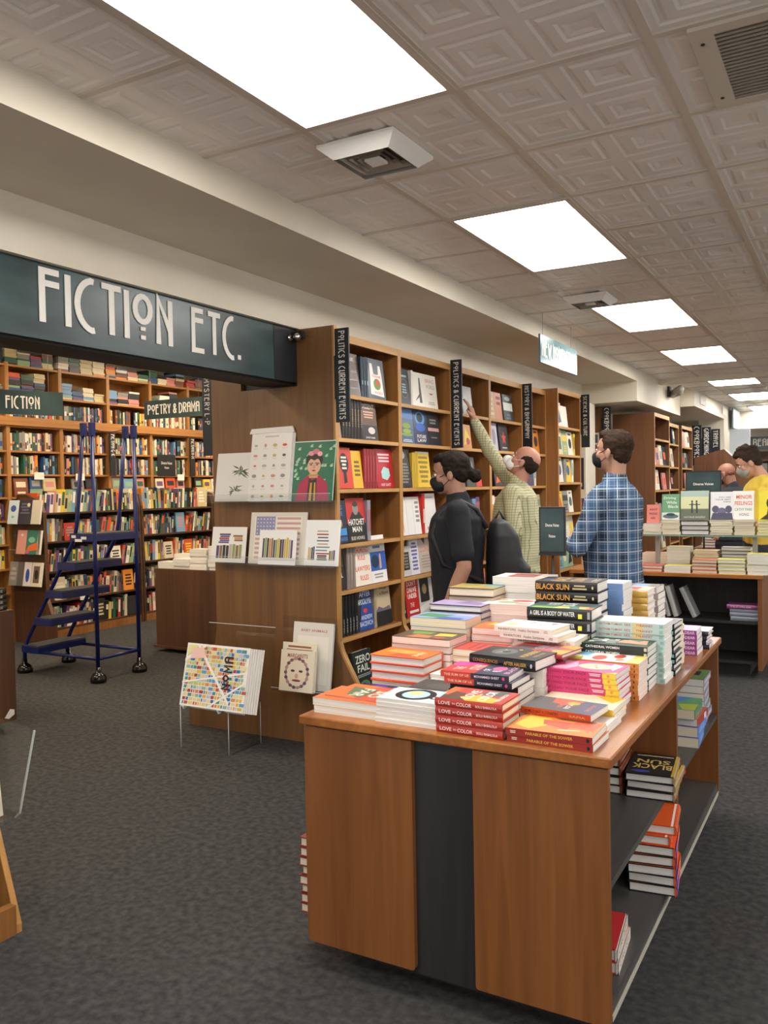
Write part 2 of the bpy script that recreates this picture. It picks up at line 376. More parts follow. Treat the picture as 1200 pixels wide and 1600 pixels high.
# ------------------------------------------------------------------ lights
M_PANEL = emis('lit_prismatic_diffuser', '#fffaf4', PANEL_W)
M_PANELF = emis('lit_diffuser_fiction', '#ffe9cb', FICTION_W)
def ceiling_light(x0, y0, x1, y1, z, mat, label, group=None):
    e = empty('ceiling_light', T((x0 + x1) / 2, (y0 + y1) / 2, z), label, 'ceiling light', group)
    hx, hy = (x1 - x0) / 2, (y1 - y0) / 2
    mb = MB(); t = .028
    for a in ((-hx, -hy, hx, -hy + t), (-hx, hy - t, hx, hy), (-hx, -hy + t, -hx + t, hy - t), (hx - t, -hy + t, hx, hy - t)):
        mb.box(a[0], a[1], -.006, a[2], a[3], .03, M_RAIL)
    mb.build('frame', e)
    mb = MB(); mb.box(-hx + t, -hy + t, 0, hx - t, hy - t, .01, mat); mb.build('diffuser', e)
NL = 0
names = {1: 'nearest lit ceiling panel, cut by the top edge of the photo', 2: 'second lit ceiling panel, just past the square air diffuser', 3: 'third lit ceiling panel along the row, above the nonfiction sign', 4: 'fourth lit ceiling panel, last one before the ceiling step', 5: 'fifth lit ceiling panel, first one beyond the ceiling step', 6: 'sixth lit ceiling panel, farthest of the row down the shop'}
for (x0, y0, x1, y1, z) in sorted(LIGHTS, key=lambda a: (a[0], a[1])):
    if x0 < 0:
        n = round((y0 - 1.378) / 2.412) + 1
        ceiling_light(x0, y0, x1, y1, z, M_PANEL, names.get(n, 'seventh lit ceiling panel, beyond the end of the boxed beam' if n > 6 else 'lit ceiling panel behind the viewer at the shop front'))
    else:
        ceiling_light(x0, y0, x1, y1, z, M_PANEL, 'lit ceiling panel of the right-hand row outside the photo', 'lit ceiling panels in the right-hand row')  # out-of-view row of panels, added to give the room more light
for y in (2.0, 4.8, 7.6, 10.2):
    for x in (-6.6, -4.6):
        ceiling_light(x - .3, y - .6, x + .3, y + .6, 3.09, M_PANELF, 'warm ceiling panel above the fiction room, hidden by the header', 'lit ceiling panels in the fiction room')
# ------------------------------------------------------------------ air diffusers and grille
def diffuser(cx, cy, hs, label):
    e = empty('air_diffuser', T(cx, cy, ZC), label, 'vent')
    mb = MB(); o = hs; i = hs * .72
    for s in range(4):
        M = RZm(90 * s)
        mb.add([(-o, -o, 0), (o, -o, 0), (o, -o, -.012), (-o, -o, -.012), (-i, -i, -.05), (i, -i, -.05)], [(0, 1, 2, 3), (3, 2, 5, 4)], M_WHITE, M)
    mb.build('frame', e)
    for k, r in enumerate((.62, .47, .32)):
        mb = MB(); a = hs * r; b = hs * (r - .09)
        for s in range(4):
            mb.add([(-a, -a, -.042), (a, -a, -.042), (b, -b, -.02), (-b, -b, -.02)], [(3, 2, 1, 0), (0, 1, 2, 3)], M_RAIL, RZm(90 * s))
        mb.build('louvre', e)
    mb = MB(); mb.box(-hs * .72, -hs * .72, -.012, hs * .72, hs * .72, -.006, flat('#26241f')); mb.build('throat', e)
    mb = MB(); mb.box(-hs * .2, -hs * .2, -.045, hs * .2, hs * .2, -.035, M_WHITE); mb.build('centre_plate', e)
diffuser(-1.635, 2.88, .165, 'white square air diffuser beside the nearest lit ceiling panel')
diffuser(-1.655, 5.90, .15, 'small square air diffuser before the third lit ceiling panel')
e = empty('return_grille', T(-.19, 2.88, ZC), 'large louvred return-air grille in the ceiling at upper right', 'vent')
mb = MB(); W_ = .235
for a in ((-.25, -.29, .25, -.245), (-.25, .245, .25, .29), (-.25, -.245, -.185, .245), (.185, -.245, .25, .245)): mb.box(a[0], a[1], -.012, a[2], a[3], .0, M_RAIL)
for a, b in ((-.22, -.2), (-.22, .2), (.22, -.2), (.22, .2)): mb.lathe([(.006, -.015), (.006, -.012)], M_DARK, 8, T(a, b, 0))
mb.build('frame', e)
mb = MB()
for k in range(21):
    y = -.24 + k * .0235; mb.box(-.185, y, -.008, .185, y + .011, -.004, flat('#a39a8c')); mb.box(-.185, y + .009, -.008, .185, y + .011, .003, flat('#a39a8c'))
mb.box(-.185, -.245, .004, .185, .245, .006, flat('#2b2926')); mb.build('louvres', e)
# ================================================================== BOOKS
def cov_frame(L, W, Th): return frame((L, 0, Th), (0, 1, 0), (-1, 0, 0), (0, 0, 1))
def sp_frame(L, W, Th): return frame((0, 0, 0), (1, 0, 0), (0, 0, 1), (0, -1, 0))
BOOKS = []
class Book:
    """local frame: lies face up, head at x = 0, spine along y = 0, thickness up z"""
    def __init__(s, L, W, Th, cov, pg='w', hard=False, art=(), spine=(), sp=None, small=False, cname=None):
        s.L, s.W, s.T, s.small = L, W, Th, small
        cov = flat(cov, .3) if isinstance(cov, str) else cov; spm = flat(sp, .3) if sp else cov
        t = .0032 if hard else .0009; ins = .004 if hard else .0006
        mb = MB()
        mb.box(0, 0, Th - t, L, W, Th, cov); mb.box(0, 0, 0, L, W, t, cov)
        if hard:   # slightly rounded spine
            mb.prism([(0.0, 0), (-.003, Th * .2), (-.0045, Th * .5), (-.003, Th * .8), (0, Th), (t, Th), (t, 0)], 0, L, spm, plane='yz')
        else: mb.box(0, -.0005, 0, L, t, Th, spm)
        draw(mb, cov_frame(L, W, Th), W, L, art)
        if spine: draw(mb, sp_frame(L, W, Th) @ T(0, 0, .0048 if hard else .0008), L, Th, spine)
        pm = MB() if not small else mb
        pm.box(ins, t, t, L - ins, W - ins, Th - t, PG[pg])
        s.me = mb.mesh('book_cover'); s.pm = None if small else pm.mesh('page_block')
    def place(s, M, label, group=None, name='book', cat='book'):
        if s.small:
            o = bpy.data.objects.new(name, s.me); COL.objects.link(o); o.matrix_world = M; BOOKS.append(o); return tag(o, label, cat, group)
        e = empty(name, M, label, cat, group); BOOKS.append(e)
        for nm, me in (('cover', s.me), ('page_block', s.pm)):
            o = bpy.data.objects.new(nm, me); COL.objects.link(o); o.parent = e
        return e
def M_flat(orient, x0, y0, z0, L, W):
    if orient == 's': return T(x0, y0, z0)                      # spine towards the camera end (-Y)
    if orient == 'f': return T(x0 + L, y0 + W, z0) @ RZm(180)   # fore-edge towards -Y
    if orient == 'b': return T(x0, y0 + L, z0) @ RZm(-90)       # foot towards -Y, spine at left
    if orient == 't': return T(x0 + W, y0, z0) @ RZm(90)        # head towards -Y, spine at right
ORD = ['topmost', 'second from top', 'third from top', 'fourth from top', 'fifth from top', 'sixth from top', 'seventh from top', 'eighth from top', 'ninth from top', 'tenth from top', 'eleventh from top']
def stack(bk, n, orient, x0, y0, z0, desc, place, jit=1.0, ang=0, group=None, top=None, topang=None, topdx=0):
    """n copies of one book piled up; x0,y0 is the near left corner"""
    z = z0
    for i in range(n):
        b = top if (top and i == n - 1) else bk
        wx, wy = (b.L, b.W) if orient in 'sf' else (b.W, b.L)
        a = ang + R.uniform(-1.2, 1.2) * jit
        if i == n - 1 and topang is not None: a = topang
        c = T(x0 + wx / 2 + R.uniform(-.003, .003) * jit + (topdx if i == n - 1 else 0), y0 + wy / 2 + R.uniform(-.003, .003) * jit, 0)
        M = c @ RZm(a) @ T(-wx / 2, -wy / 2, 0) @ M_flat(orient, 0, 0, z, b.L, b.W)
        lab = f'{desc}, {ORD[n - 1 - i]} {place}' if n > 1 else f'{desc} {place}'
        b.place(M, lab, group or f'books piled {place}')
        z += b.T + .0004
    return z
def M_face_x(x, y, z, L, lean=7):
    a = math.radians(lean); d = Vector((math.sin(a), 0, -math.cos(a))); n = Vector((math.cos(a), 0, math.sin(a)))
    return frame(Vector((x, y, z)) - d * L, d, (0, 1, 0), n)
def M_spine_x(x, y, z, L, lean=0):
    b = math.radians(lean); d = Vector((0, math.sin(b), -math.cos(b))); n = Vector((0, math.cos(b), math.sin(b)))
    return frame(Vector((x, y, z)) - d * L, d, (-1, 0, 0), n)
def M_face_y(x, y, z, L, lean=7):
    a = math.radians(lean); d = Vector((0, -math.sin(a), -math.cos(a))); n = Vector((0, -math.cos(a), math.sin(a)))
    return frame(Vector((x, y, z)) - d * L, d, (1, 0, 0), n)
PAL = [('#e8e2d4', 'white'), ('#d8cdb0', 'cream'), ('#c9b98f', 'tan'), ('#1b1b1e', 'black'), ('#23262e', 'charcoal'), ('#b0342c', 'red'), ('#d2542e', 'orange-red'),
       ('#dd8a2e', 'orange'), ('#e3c53c', 'yellow'), ('#2c4f7d', 'blue'), ('#6f9cc0', 'pale blue'), ('#2f5d48', 'green'), ('#8fae8b', 'sage green'), ('#6a4a7c', 'purple'), ('#7b4630', 'brown'), ('#8c8a85', 'grey'), ('#c9857f', 'pink'), ('#1e3340', 'dark teal')]
# ================================================================== FRONT DISPLAY TABLE
TXL, TXR, TY_0, TY_1, TZ = -1.525, -.575, 2.165, 4.07, .80
tb = empty('display_table', T((TXL + TXR) / 2, (TY_0 + TY_1) / 2, 0), 'long cherry display table with open shelves, heaped with books, in the foreground', 'display table')
OFF = Matrix.Translation((-(TXL + TXR) / 2, -(TY_0 + TY_1) / 2, 0))
def tpart(f, name, bevel=0, parent=None):
    parent = parent or tb
    mb = MB(); f(mb); o = mb.build(name, parent, bevel); 
    if parent is tb: o.matrix_local = OFF
    return o
tpart(lambda m: m.box(TXL - .008, TY_0 - .015, TZ - .028, TXR + .012, TY_1 + .01, TZ, M_TABLEX), 'table_top', .004)
def rpanel(m, xa, xb, y0, y1, z0, z1, mat, r=.01):
    m.prism([(xa + r, z0), (xa + r * .3, z0 + r * .3), (xa, z0 + r), (xa, z1), (xb, z1), (xb, z0 + r), (xb - r * .3, z0 + r * .3), (xb - r, z0)], y0, y1, mat)
for (xa, xb) in ((TXL + .0, -1.147), (-.955, TXR)):
    tpart(lambda m: rpanel(m, xa, xb, TY_0, TY_0 + .022, .085, TZ - .034, M_TABLE), 'end_panel', .002)
    tpart(lambda m: rpanel(m, xa, xb, TY_1 - .022, TY_1, .085, TZ - .034, M_TABLE), 'end_panel', .002)
tpart(lambda m: m.box(-1.147, TY_0 + .02, .07, -.955, TY_0 + .035, TZ - .03, M_BLACKW), 'black_end_strip')
tpart(lambda m: m.box(TXL + .02, TY_0 + .035, .10, TXR - .02, TY_0 + .04, TZ - .03, M_BLACKW), 'inner_lining')
tpart(lambda m: m.box(-1.07, TY_0 + .04, .10, -1.05, TY_1 - .03, TZ - .03, M_TABLED), 'spine_panel')
ym = 3.10
for sgn in (1, -1):
    xi = TXR if sgn > 0 else -1.07; xo = -1.05 if sgn > 0 else TXL
    tpart(lambda m: m.box(xo, ym, .13, xi - .004 * sgn, ym + .022, TZ - .03, M_TABLED), 'divider')
    for z in (.12, .435):
        for (a, b) in ((TY_0 + .04, ym), (ym + .022, TY_1 - .022)):
            tpart(lambda m: m.box(min(xo, xi) + .004, a, z, max(xo, xi) - .006, b, z + .02, M_BLACKX), 'shelf')
tpart(lambda m: (m.box(TXL + .09, TY_0 + .12, 0, TXR - .11, TY_1 - .06, .085, M_BLACKW), m.box(TXL + .01, TY_0 + .03, .085, TXR - .004, TY_1 - .02, .12, M_BLACKX)), 'plinth')
tpart(lambda m: m.box(TXR - .006, TY_0 + .03, .088, TXR - .001, TY_1 - .02, .104, flat('#b7b3a4')), 'edge_trim')
def pins(m):
    for k in range(9): m.lathe([(.003, 0), (.003, .001)], M_DARK, 6, frame((-.72, ym - .001, .2 + .055 * k), (1, 0, 0), (0, 0, 1), (0, -1, 0)))
tpart(pins, 'shelf_pin_holes')
# ---- books on the table. front row, left to right
Wt = '#f2efe8'
bkA = Book(.235, .17, .0235, '#e8c070', 'w', art=[('r', 0, 0, 1, 1, '#d06a3c')])
bkA2 = Book(.235, .17, .003, '#c8553a', 'w', art=[('r', 0, 0, 1, .45, '#cf6a35'), ('p', [(.2, .1), (.8, .25), (.9, .5), (.3, .55)], '#5d6b4a'), ('t', .3, .55, .8, .72, 'SO', '#e9dcc9'), ('t', .25, .3, .85, .48, 'FAR', '#cfd8c8')])
z = stack(bkA, 2, 'f', -1.512, 2.20, TZ, 'thick white paperback with orange cover', 'at the table front left corner', .6)
bkA2.place(T(-1.49, 2.235, z) @ RZm(-3) @ T(.235, .17, 0) @ RZm(180) @ T(0, 0, 0), 'thin orange and green booklet curling on top of the front left pile', 'books piled at the table front left corner')
bkB = Book(.213, .155, .0118, '#f4f2ec', 'w', art=[('e', .5, .45, .42, .3, '#16181c'), ('e', .5, .45, .3, .2, '#a9cfe0'), ('e', .42, .42, .14, .12, '#f0c98a'), ('e', .6, .78, .12, .07, '#16181c'), ('e', .6, .78, .06, .035, '#eeeeee'), ('r', .0, .0, .06, 1, '#16181c')])
stack(bkB, 6, 'f', -1.283, 2.197, TZ, 'white paperback with black and blue swirl', 'left of the red LOVE IN COLOR books', .7)
art = [('r', 0, 0, 1, 1, '#b8382a'), ('p', [(0, 1), (0, .55), (.55, .7), (.7, 1)], '#5a3a2c'), ('p', [(0, .55), (0, .15), (.35, .1), (.5, .5), (.25, .7)], '#eab02e'), ('p', [(.3, .9), (.9, .85), (1, 1), (.3, 1)], '#d9682e'), ('p', [(.55, .2), (.95, .1), (.95, .4), (.6, .5)], '#455b57'), ('p', [(0, .93), (.5, .97), (.5, 1), (0, 1)], '#9fd0d6'), ('t', .15, .52, .85, .66, 'LOVE', Wt), ('t', .5, .45, .62, .5, 'in', Wt), ('t', .1, .28, .9, .42, 'COLOR', Wt), ('t', .2, .1, .8, .16, 'BOLU BABALOLA', Wt)]
spn = [('t', .06, .3, .24, .72, 'LOVE', '#f3ded5'), ('t', .27, .42, .31, .6, 'IN', '#f3ded5'), ('t', .33, .28, .56, .7, 'COLOR', '#f3ded5'), ('t', .62, .34, .93, .62, 'BOLU BABALOLA', '#f0d2c8')]
bkC = Book(.205, .14, .0245, '#b3372b', 'c', True, art, spn, sp='#b0342a')
stack(bkC, 4, 's', -1.07, 2.18, TZ, 'red hardcover with LOVE IN COLOR on its spine', 'at the table front', 1.2)
art = [('r', 0, 0, 1, 1, '#d87b2c'), ('p', [(.1, .75), (.4, .6), (.9, .62), (.95, .9), (.3, .95)], '#f0b62e'), ('p', [(.3, .35), (.75, .3), (.8, .7), (.5, .65)], '#b8452a'), ('p', [(.35, .05), (.95, .02), (.9, .32), (.5, .38)], '#d4552e'), ('p', [(.85, .1), (.98, .1), (.98, .6), (.88, .5)], '#6d4a35'), ('p', [(.2, .42), (.3, .18), (.33, .2), (.25, .44)], '#e0d6a0'), ('e', .55, .52, .1, .1, '#c84c28')]
spn = [('bars', .05, .3, .13, .75, 2, '#f0d9c0'), ('t', .24, .3, .78, .7, 'PARABLE OF THE SOWER', '#e4b33a'), ('e', .95, .5, .018, .28, '#1a1412')]
bkD = Book(.24, .15, .0195, '#a3342a', 'w', False, art, spn, sp='#9b302a')
stack(bkD, 2, 's', -.858, 2.178, TZ, 'orange paperback titled PARABLE OF THE SOWER', 'at the near right corner', .8)
art = [('r', 0, 0, 1, 1, '#4c4647'), ('p', [(.0, .25), (1, .3), (1, 0), (0, 0)], '#3f4663'), ('p', [(.5, .45), (.95, .3), (.98, .75), (.6, .7)], '#c44d26'), ('e', .72, .42, .12, .09, '#dba338'), ('t', .3, .5, .62, .57, 'HOME IS', '#d9552e'), ('t', .25, .38, .6, .46, 'NOT A', '#e8e2da'), ('t', .25, .1, .8, .16, 'SELECTED POEMS', '#c0622e')]
spn = [('t', .05, .25, .55, .7, 'HOME IS NOT A COUNTRY', '#4a1d16'), ('t', .7, .3, .93, .65, 'SAFIA', '#e2a06b')]
bkE = Book(.212, .14, .019, '#d97a33', 'w', False, art, spn, sp='#c44c24')
bkE2 = Book(.235, .15, .012, '#e9e4da', 'w', False, [('p', [(.4, .2), (.95, .1), (.8, .6)], '#8fb0a5'), ('p', [(.6, .4), (.9, .3), (.9, .5)], '#5b3f35')], sp='#e8b070')
stack(bkE2, 2, 's', -.862, 2.36, TZ, 'cream paperback with a mottled green cover', 'behind PARABLE OF THE SOWER', .8)
bkE.place(T(-.873, 2.335, TZ + .0405) @ RZm(-5), 'dark orange paperback lying tilted between PARABLE OF THE SOWER and the pink books', None)
bkE3 = Book(.235, .15, .0145, '#e9c33f', 'w', False, [('r', 0, 0, 1, 1, '#e8dcbc'), ('p', [(.5, .1), (1, 0), (1, .4)], '#e2b32f')], sp='#e6b93a')
stack(bkE3, 3, 's', -.868, 2.455, TZ, 'paperback with cream and yellow cover', 'against the pink books', .6)
art = [('r', 0, 0, 1, 1, '#d9467f'), ('p', [(.1, .95), (.5, .8), (.9, .9), (.9, .7), (.4, .6), (.1, .7)], '#eda6c1'), ('e', .55, .38, .28, .24, '#f2d1a8'), ('p', [(.3, .1), (.8, .05), (.95, .2), (.6, .22)], '#efe6da'), ('e', .48, .36, .05, .02, '#c23a30'), ('e', .65, .4, .03, .02, '#4a3020'), ('p', [(0, .15), (.15, .0), (0, 0)], '#e9c845')]
spn = [('r', .82, 0, 1, 1, '#e6c948'), ('t', .04, .25, .6, .75, 'IF I HAD YOUR FACE', '#8e1f4e'), ('bars', .64, .2, .8, .8, 2, '#f3d3df'), ('e', .9, .5, .02, .3, '#e98e3f')]
bkF = Book(.235, .152, .0165, '#d8437c', 'w', False, art, spn, sp='#cf3a72')
stack(bkF, 7, 's', -.893, 2.607, TZ, 'pink IF I HAD YOUR FACE paperback', 'on the right table edge', 1.3, topang=-3)
art = [('r', 0, 0, 1, 1, '#f0ece3'), ('e', .4, .6, .3, .1, '#c63a2a'), ('e', .7, .35, .25, .08, '#c63a2a'), ('p', [(0, .8), (.5, .85), (.4, 1), (0, 1)], '#d9d04a'), ('p', [(.5, .8), (1, .75), (1, 1), (.6, 1)], '#6fb7d6'), ('p', [(0, 0), (1, 0), (1, .15), (0, .2)], '#eed46a'), ('e', .3, .3, .15, .06, '#d9822f')]
spn = [('r', .8, 0, 1, 1, '#d98a3f'), ('t', .82, .25, .95, .75, '1.1', '#7a3c14')]
bkG = Book(.235, .132, .0168, '#f0ece3', 'p', False, art, spn, sp='#d9793c')
stack(bkG, 7, 's', -.868, 2.770, TZ, 'paperback with orange spine and red-flecked cover', 'behind the pink books', 1.0)
art = [('r', 0, 0, 1, 1, '#24463a'), ('t', .2, .5, .8, .9, 'THE', '#e6e8e2'), ('p', [(.3, .05), (.9, .1), (.8, .45), (.4, .5)], '#e1a88b'), ('p', [(.6, .2), (.95, .15), (.9, .4)], '#7fa4a8'), ('p', [(.1, .55), (.4, .7), (.2, .9)], '#141d1c')]
bkH = Book(.235, .135, .0185, '#22443a', 'w', False, art, [('t', .1, .25, .6, .7, 'CATHEDRAL WOMEN', '#e6e6e0'), ('r', .95, .2, .99, .8, '#c9c9c0')], sp='#1d2d27')
stack(bkH, 8, 's', -.868, 2.906, TZ, 'dark green paperback with pale lettering', 'in the right column, beside the teal-spined pile', .9)
art = [('r', 0, 0, 1, 1, '#f4f2ee'), ('bars', .2, .3, .8, .6, 3, '#d9d4cc')]
spn = [('r', .0, .0, 1, 1, '#b9d1cb'), ('r', .55, 0, .7, 1, '#dcc98f'), ('t', .06, .28, .4, .72, 'GOTHIM-TOMAIN', '#b4483c'), ('t', .43, .28, .52, .72, 'SES', '#b4483c'), ('t', .6, .28, .84, .72, 'TYRANNEY', '#b4483c'), ('r', .93, .2, .98, .8, '#8fb5b0')]
bkI = Book(.245, .135, .0186, '#f1efea', 'w', False, art, spn, sp='#a9c9c4')
stack(bkI, 12 if False else 11, 's', -.852, 3.045, TZ, 'white book with pale teal spine and red lettering', 'tallest on the right edge', 1.0)
bkJ = Book(.235, .13, .0208, '#1a1b1d', 'w', True, [('r', .1, .5, .9, .8, '#8fc1b4')], [('r', .92, .2, .98, .8, '#7fb3b5')], sp='#17191b')
stack(bkJ, 9, 's', -.835, 3.182, TZ, 'black hardcover with white page edges', 'behind the teal-spined books', 1.6)
bkK = Book(.235, .13, .0185, '#d9d2be', 'c', False, [('r', .1, .1, .9, .9, '#c9cfc0')], sp='#cfc8b4')
stack(bkK, 9, 's', -.85, 3.33, TZ, 'cream paperback', 'between the black hardcovers and purple books')
bkL = Book(.23, .135, .020, '#b58cc0', 'w', False, [('r', .1, .4, .9, .7, '#e3cbe6')], [('t', .8, .2, .97, .8, 'DEAR', '#e9c9ea')], sp='#8f3f86')
stack(bkL, 5, 's', -.82, 3.60, TZ, 'lilac paperback with purple spine', 'near the far right corner')
bkM = Book(.225, .135, .0185, '#b9a6ad', 'w', True, [('r', .1, .1, .9, .4, '#d6c7cb')], sp='#2f3442')
stack(bkM, 4, 's', -.80, 3.76, TZ, 'dark-spined hardcover with greyish pink cover', 'at the far right corner', 2)
# ---- second column, spines towards the camera
art = [('r', 0, 0, 1, 1, '#c2352c'), ('r', 0, 0, 1, .5, '#353a52'), ('e', .75, .85, .14, .08, '#e8b23c'), ('p', [(.55, 1), (1, 1), (1, .55), (.6, .8)], '#d24a9a'), ('t', .2, .74, .5, .88, 'THE', '#f0cfc2'), ('t', .3, .52, .85, .68, 'OTHER', '#f0cfc2'), ('t', .3, .36, .5, .46, 'OF', '#e9e3ea'), ('t', .3, .2, .8, .32, 'US', '#e9e3ea'), ('e', .6, .27, .2, .1, '#d85f94'), ('t', .2, .05, .9, .13, 'BLACK', '#e6a0bd')]
spn = [('r', 0, 0, .45, 1, '#c43a22'), ('t', .05, .3, .42, .7, 'THE SUM OF US', '#e8b7a4'), ('t', .5, .3, .86, .7, 'MOHAMMED SHEET', '#d9d3dd'), ('e', .92, .5, .02, .3, '#cf4c84')]
bkAE = Book(.225, .15, .0185, '#2f3347', 'w', False, art, spn, sp='#262a3a')
bkAE0 = Book(.225, .15, .0225, '#23252f', 'w', False, (), (), sp='#1c1e28')
z = stack(bkAE0, 4, 's', -1.135, 2.415, TZ, 'navy paperback with bright page edges', 'beneath the red and navy books', 1.4)
stack(bkAE, 2, 's', -1.14, 2.385, z, 'paperback with red and navy spine', 'behind LOVE IN COLOR', 1.2, topdx=-.012)
art = [('r', 0, 0, 1, 1, '#2c2c2b'), ('e', .55, .65, .3, .18, '#5f6b69'), ('p', [(.35, .75), (.55, .55), (.8, .72), (.6, .68)], '#8f9b98'), ('e', .55, .62, .1, .06, '#23282a'), ('e', .85, .5, .04, .03, '#d9c04a'), ('t', .2, .22, .95, .32, 'MURDERERS', '#d6a93a'), ('t', .3, .1, .8, .15, 'ANDREA HAUSER', '#b9973f')]
spn = [('t', .06, .35, .45, .7, 'CONSEQUENCES', '#a07e45'), ('t', .54, .35, .88, .68, 'AFTER HAUSER', '#c8a24c'), ('e', .95, .5, .015, .2, '#bfc3c8')]
bkAD = Book(.235, .16, .036, '#26282a', 'w', True, art, spn, sp='#17181a')
z = stack(Book(.235, .155, .0295, '#e9e6e0', 'w'), 4, 's', -1.12, 2.57, TZ, 'thick white-edged paperback', 'beneath the thick black hardcover', 1.2)
bkAD.place(T(-1.125, 2.545, z) @ RZm(-7), 'thick black hardcover with gold title, above the red and navy books', None)
art = [('r', 0, 0, 1, 1, '#c2423a'), ('p', [(.1, .6), (.6, .55), (.6, .95), (.1, .95)], '#513b44'), ('t', .3, .45, .9, .62, 'SIN', '#7ab5cf'), ('t', .3, .25, .9, .42, 'WILD', '#7ab5cf'), ('p', [(.6, 0), (1, 0), (1, .45), (.8, .3)], '#e39a34'), ('p', [(0, 0), (.5, 0), (.4, .3), (0, .2)], '#e9a83c')]
bkAC = Book(.21, .15, .016, '#8d3a36', 'w', True, art, sp='#a33a38')
z = stack(Book(.225, .15, .019, '#c9c2b6', 'p', True, sp='#a34a42'), 7, 's', -1.09, 2.72, TZ, 'red-boarded hardcover with pink page edges', 'under the red and blue cover')
bkAC.place(T(-1.06, 2.70, z) @ RZm(-10), 'red, blue and orange hardcover peeking out between black hardcover and INHERITORS', None)
art = [('r', 0, 0, 1, 1, '#f6f3ee'), ('e', .35, .8, .16, .09, '#e5dd7a'), ('p', [(.5, .6), (.8, .5), (.85, .56)], '#8b8d92'), ('p', [(.3, .4), (.5, .3), (.55, .36)], '#8b8d92'), ('p', [(.6, .2), (.9, .1), (.85, .25)], '#a87b8a')]
spn = [('t', .07, .3, .38, .7, 'INHERITORS', '#8e6a62'), ('t', .42, .28, .78, .72, 'Asako Serizawa', '#a3867a'), ('bars', .85, .25, .93, .75, 2, '#b79d92')]
bkAB = Book(.222, .15, .0205, '#f2eee8', 'c', False, art, spn, sp='#ecdcd2')
z = stack(bkAB, 8, 's', -1.085, 2.83, TZ, 'pale INHERITORS paperback', 'behind the black hardcover', 1.5, ang=-2)
z = stack(bkAB, 2, 's', -1.11, 2.80, z, 'white INHERITORS paperback, twisted', 'crowning the INHERITORS books', 3, ang=-5, topdx=-.02)
art = [('r', 0, 0, 1, 1, '#1d3a40'), ('p', [(0, 1), (.4, 1), (.45, .0), (0, .0)], '#2f7a66'), ('p', [(0, .95), (.25, .9), (.2, .5), (0, .45)], '#8fc24a'), ('p', [(.05, .2), (.4, .25), (.4, .1), (.05, .05)], '#e8b63c'), ('p', [(.1, .6), (.35, .55), (.35, .4), (.1, .35)], '#e7d84c'), ('t', .5, .6, .9, .8, 'A GIRL', '#e3ebe8'), ('t', .45, .35, .95, .55, 'IS A', '#e3ebe8'), ('p', [(0, 0), (.3, 0), (.2, .1), (0, .1)], '#d9552e')]
spn = [('t', .05, .35, .75, .75, 'A GIRL IS A BODY OF WATER', '#e4e6e2'), ('r', .8, .2, .86, .6, '#e7e14c'), ('r', .94, .2, .98, .8, '#9aa0a0')]
bkAA = Book(.24, .155, .042, '#1b2d33', 'w', True, art, spn, sp='#15181b')
stack(bkAA, 6, 's', -1.085, 2.985, TZ, 'thick dark teal hardcover with green cover', 'between INHERITORS and BLACK SUN', .8)
art = [('r', 0, 0, 1, 1, '#1d1d1f'), ('t', .1, .55, .9, .78, 'BLACK', '#d7a24a'), ('t', .2, .28, .8, .48, 'SUN', '#d7a24a'), ('bars', .2, .05, .8, .16, 2, '#b5a687'), ('e', .35, .85, .18, .08, '#3b4a8a'), ('r', 0, 0, .03, 1, '#c7a23c')]
spn = [('t', .02, .22, .32, .78, 'BLACK', '#d89f45'), ('t', .35, .22, .56, .78, 'SUN', '#d89f45'), ('bars', .59, .22, .86, .78, 2, '#c9b48a'), ('e', .93, .5, .014, .15, '#d9c9a0')]
bkZ = Book(.245, .165, .0405, '#19191b', 'w', True, art, spn, sp='#121214')
stack(bkZ, 8, 's', -1.13, 3.20, TZ, 'thick black BLACK SUN hardcover with gold lettering', 'the tallest pile on the table', .8)
# ---- left side, page edges towards the camera
def rowbook(x0, x1, W_, Th, cov, pg, art=(), hard=False, **k): return Book(x1 - x0, W_, Th, cov, pg, hard, art, **k)
art = [('r', 0, 0, 1, 1, '#33303a'), ('e', .5, .3, .5, .22, '#4a47b0'), ('p', [(0, 1), (.5, 1), (.3, .6), (0, .5)], '#3c3ea0'), ('t', .1, .5, .9, .72, 'Willa', '#e8e6ea'), ('t', .2, .1, .8, .18, 'THE FIRST', '#d8d6e0')]
stack(rowbook(0, .215, .16, .0165, '#2c2a33', 'c', art, True), 1, 'f', -1.523, 2.395, TZ, 'dark hardcover with violet cover', 'behind the front left corner pile', 0)
stack(rowbook(0, .2, .155, .0265, '#3a3937', 'w', [('r', 0, 0, 1, 1, '#42403d'), ('e', .5, .5, .25, .3, '#55524e')], True), 2, 'f', -1.29, 2.40, TZ, 'charcoal hardcover', 'behind the white swirl paperbacks', .5)
art = [('r', 0, 0, 1, 1, '#e5762b'), ('p', [(.2, .2), (.5, .1), (.6, .6), (.3, .7)], '#f0a03c'), ('p', [(.6, .4), (.9, .3), (.95, .8), (.7, .9)], '#d9482a'), ('t', .3, .7, .8, .8, 'FIRE', '#f4d9b0')]
stack(rowbook(0, .215, .15, .0285, '#d9542f', 'w', art, True), 4, 'f', -1.522, 2.575, TZ, 'orange hardcover with red boards', 'on the left table edge', 1.2)
art = [('r', 0, 0, 1, 1, '#efeae2'), ('e', .4, .5, .2, .1, '#cd8a5f'), ('p', [(.1, .1), (.5, .3), (.9, .1)], '#9aa3a8'), ('e', .7, .7, .1, .1, '#c9a58c')]
stack(rowbook(0, .18, .14, .0145, '#e6e3dd', 'w', art), 4, 'f', -1.30, 2.60, TZ, 'white paperback with soft brown figures', 'left of the red and navy books', 2, ang=-3)
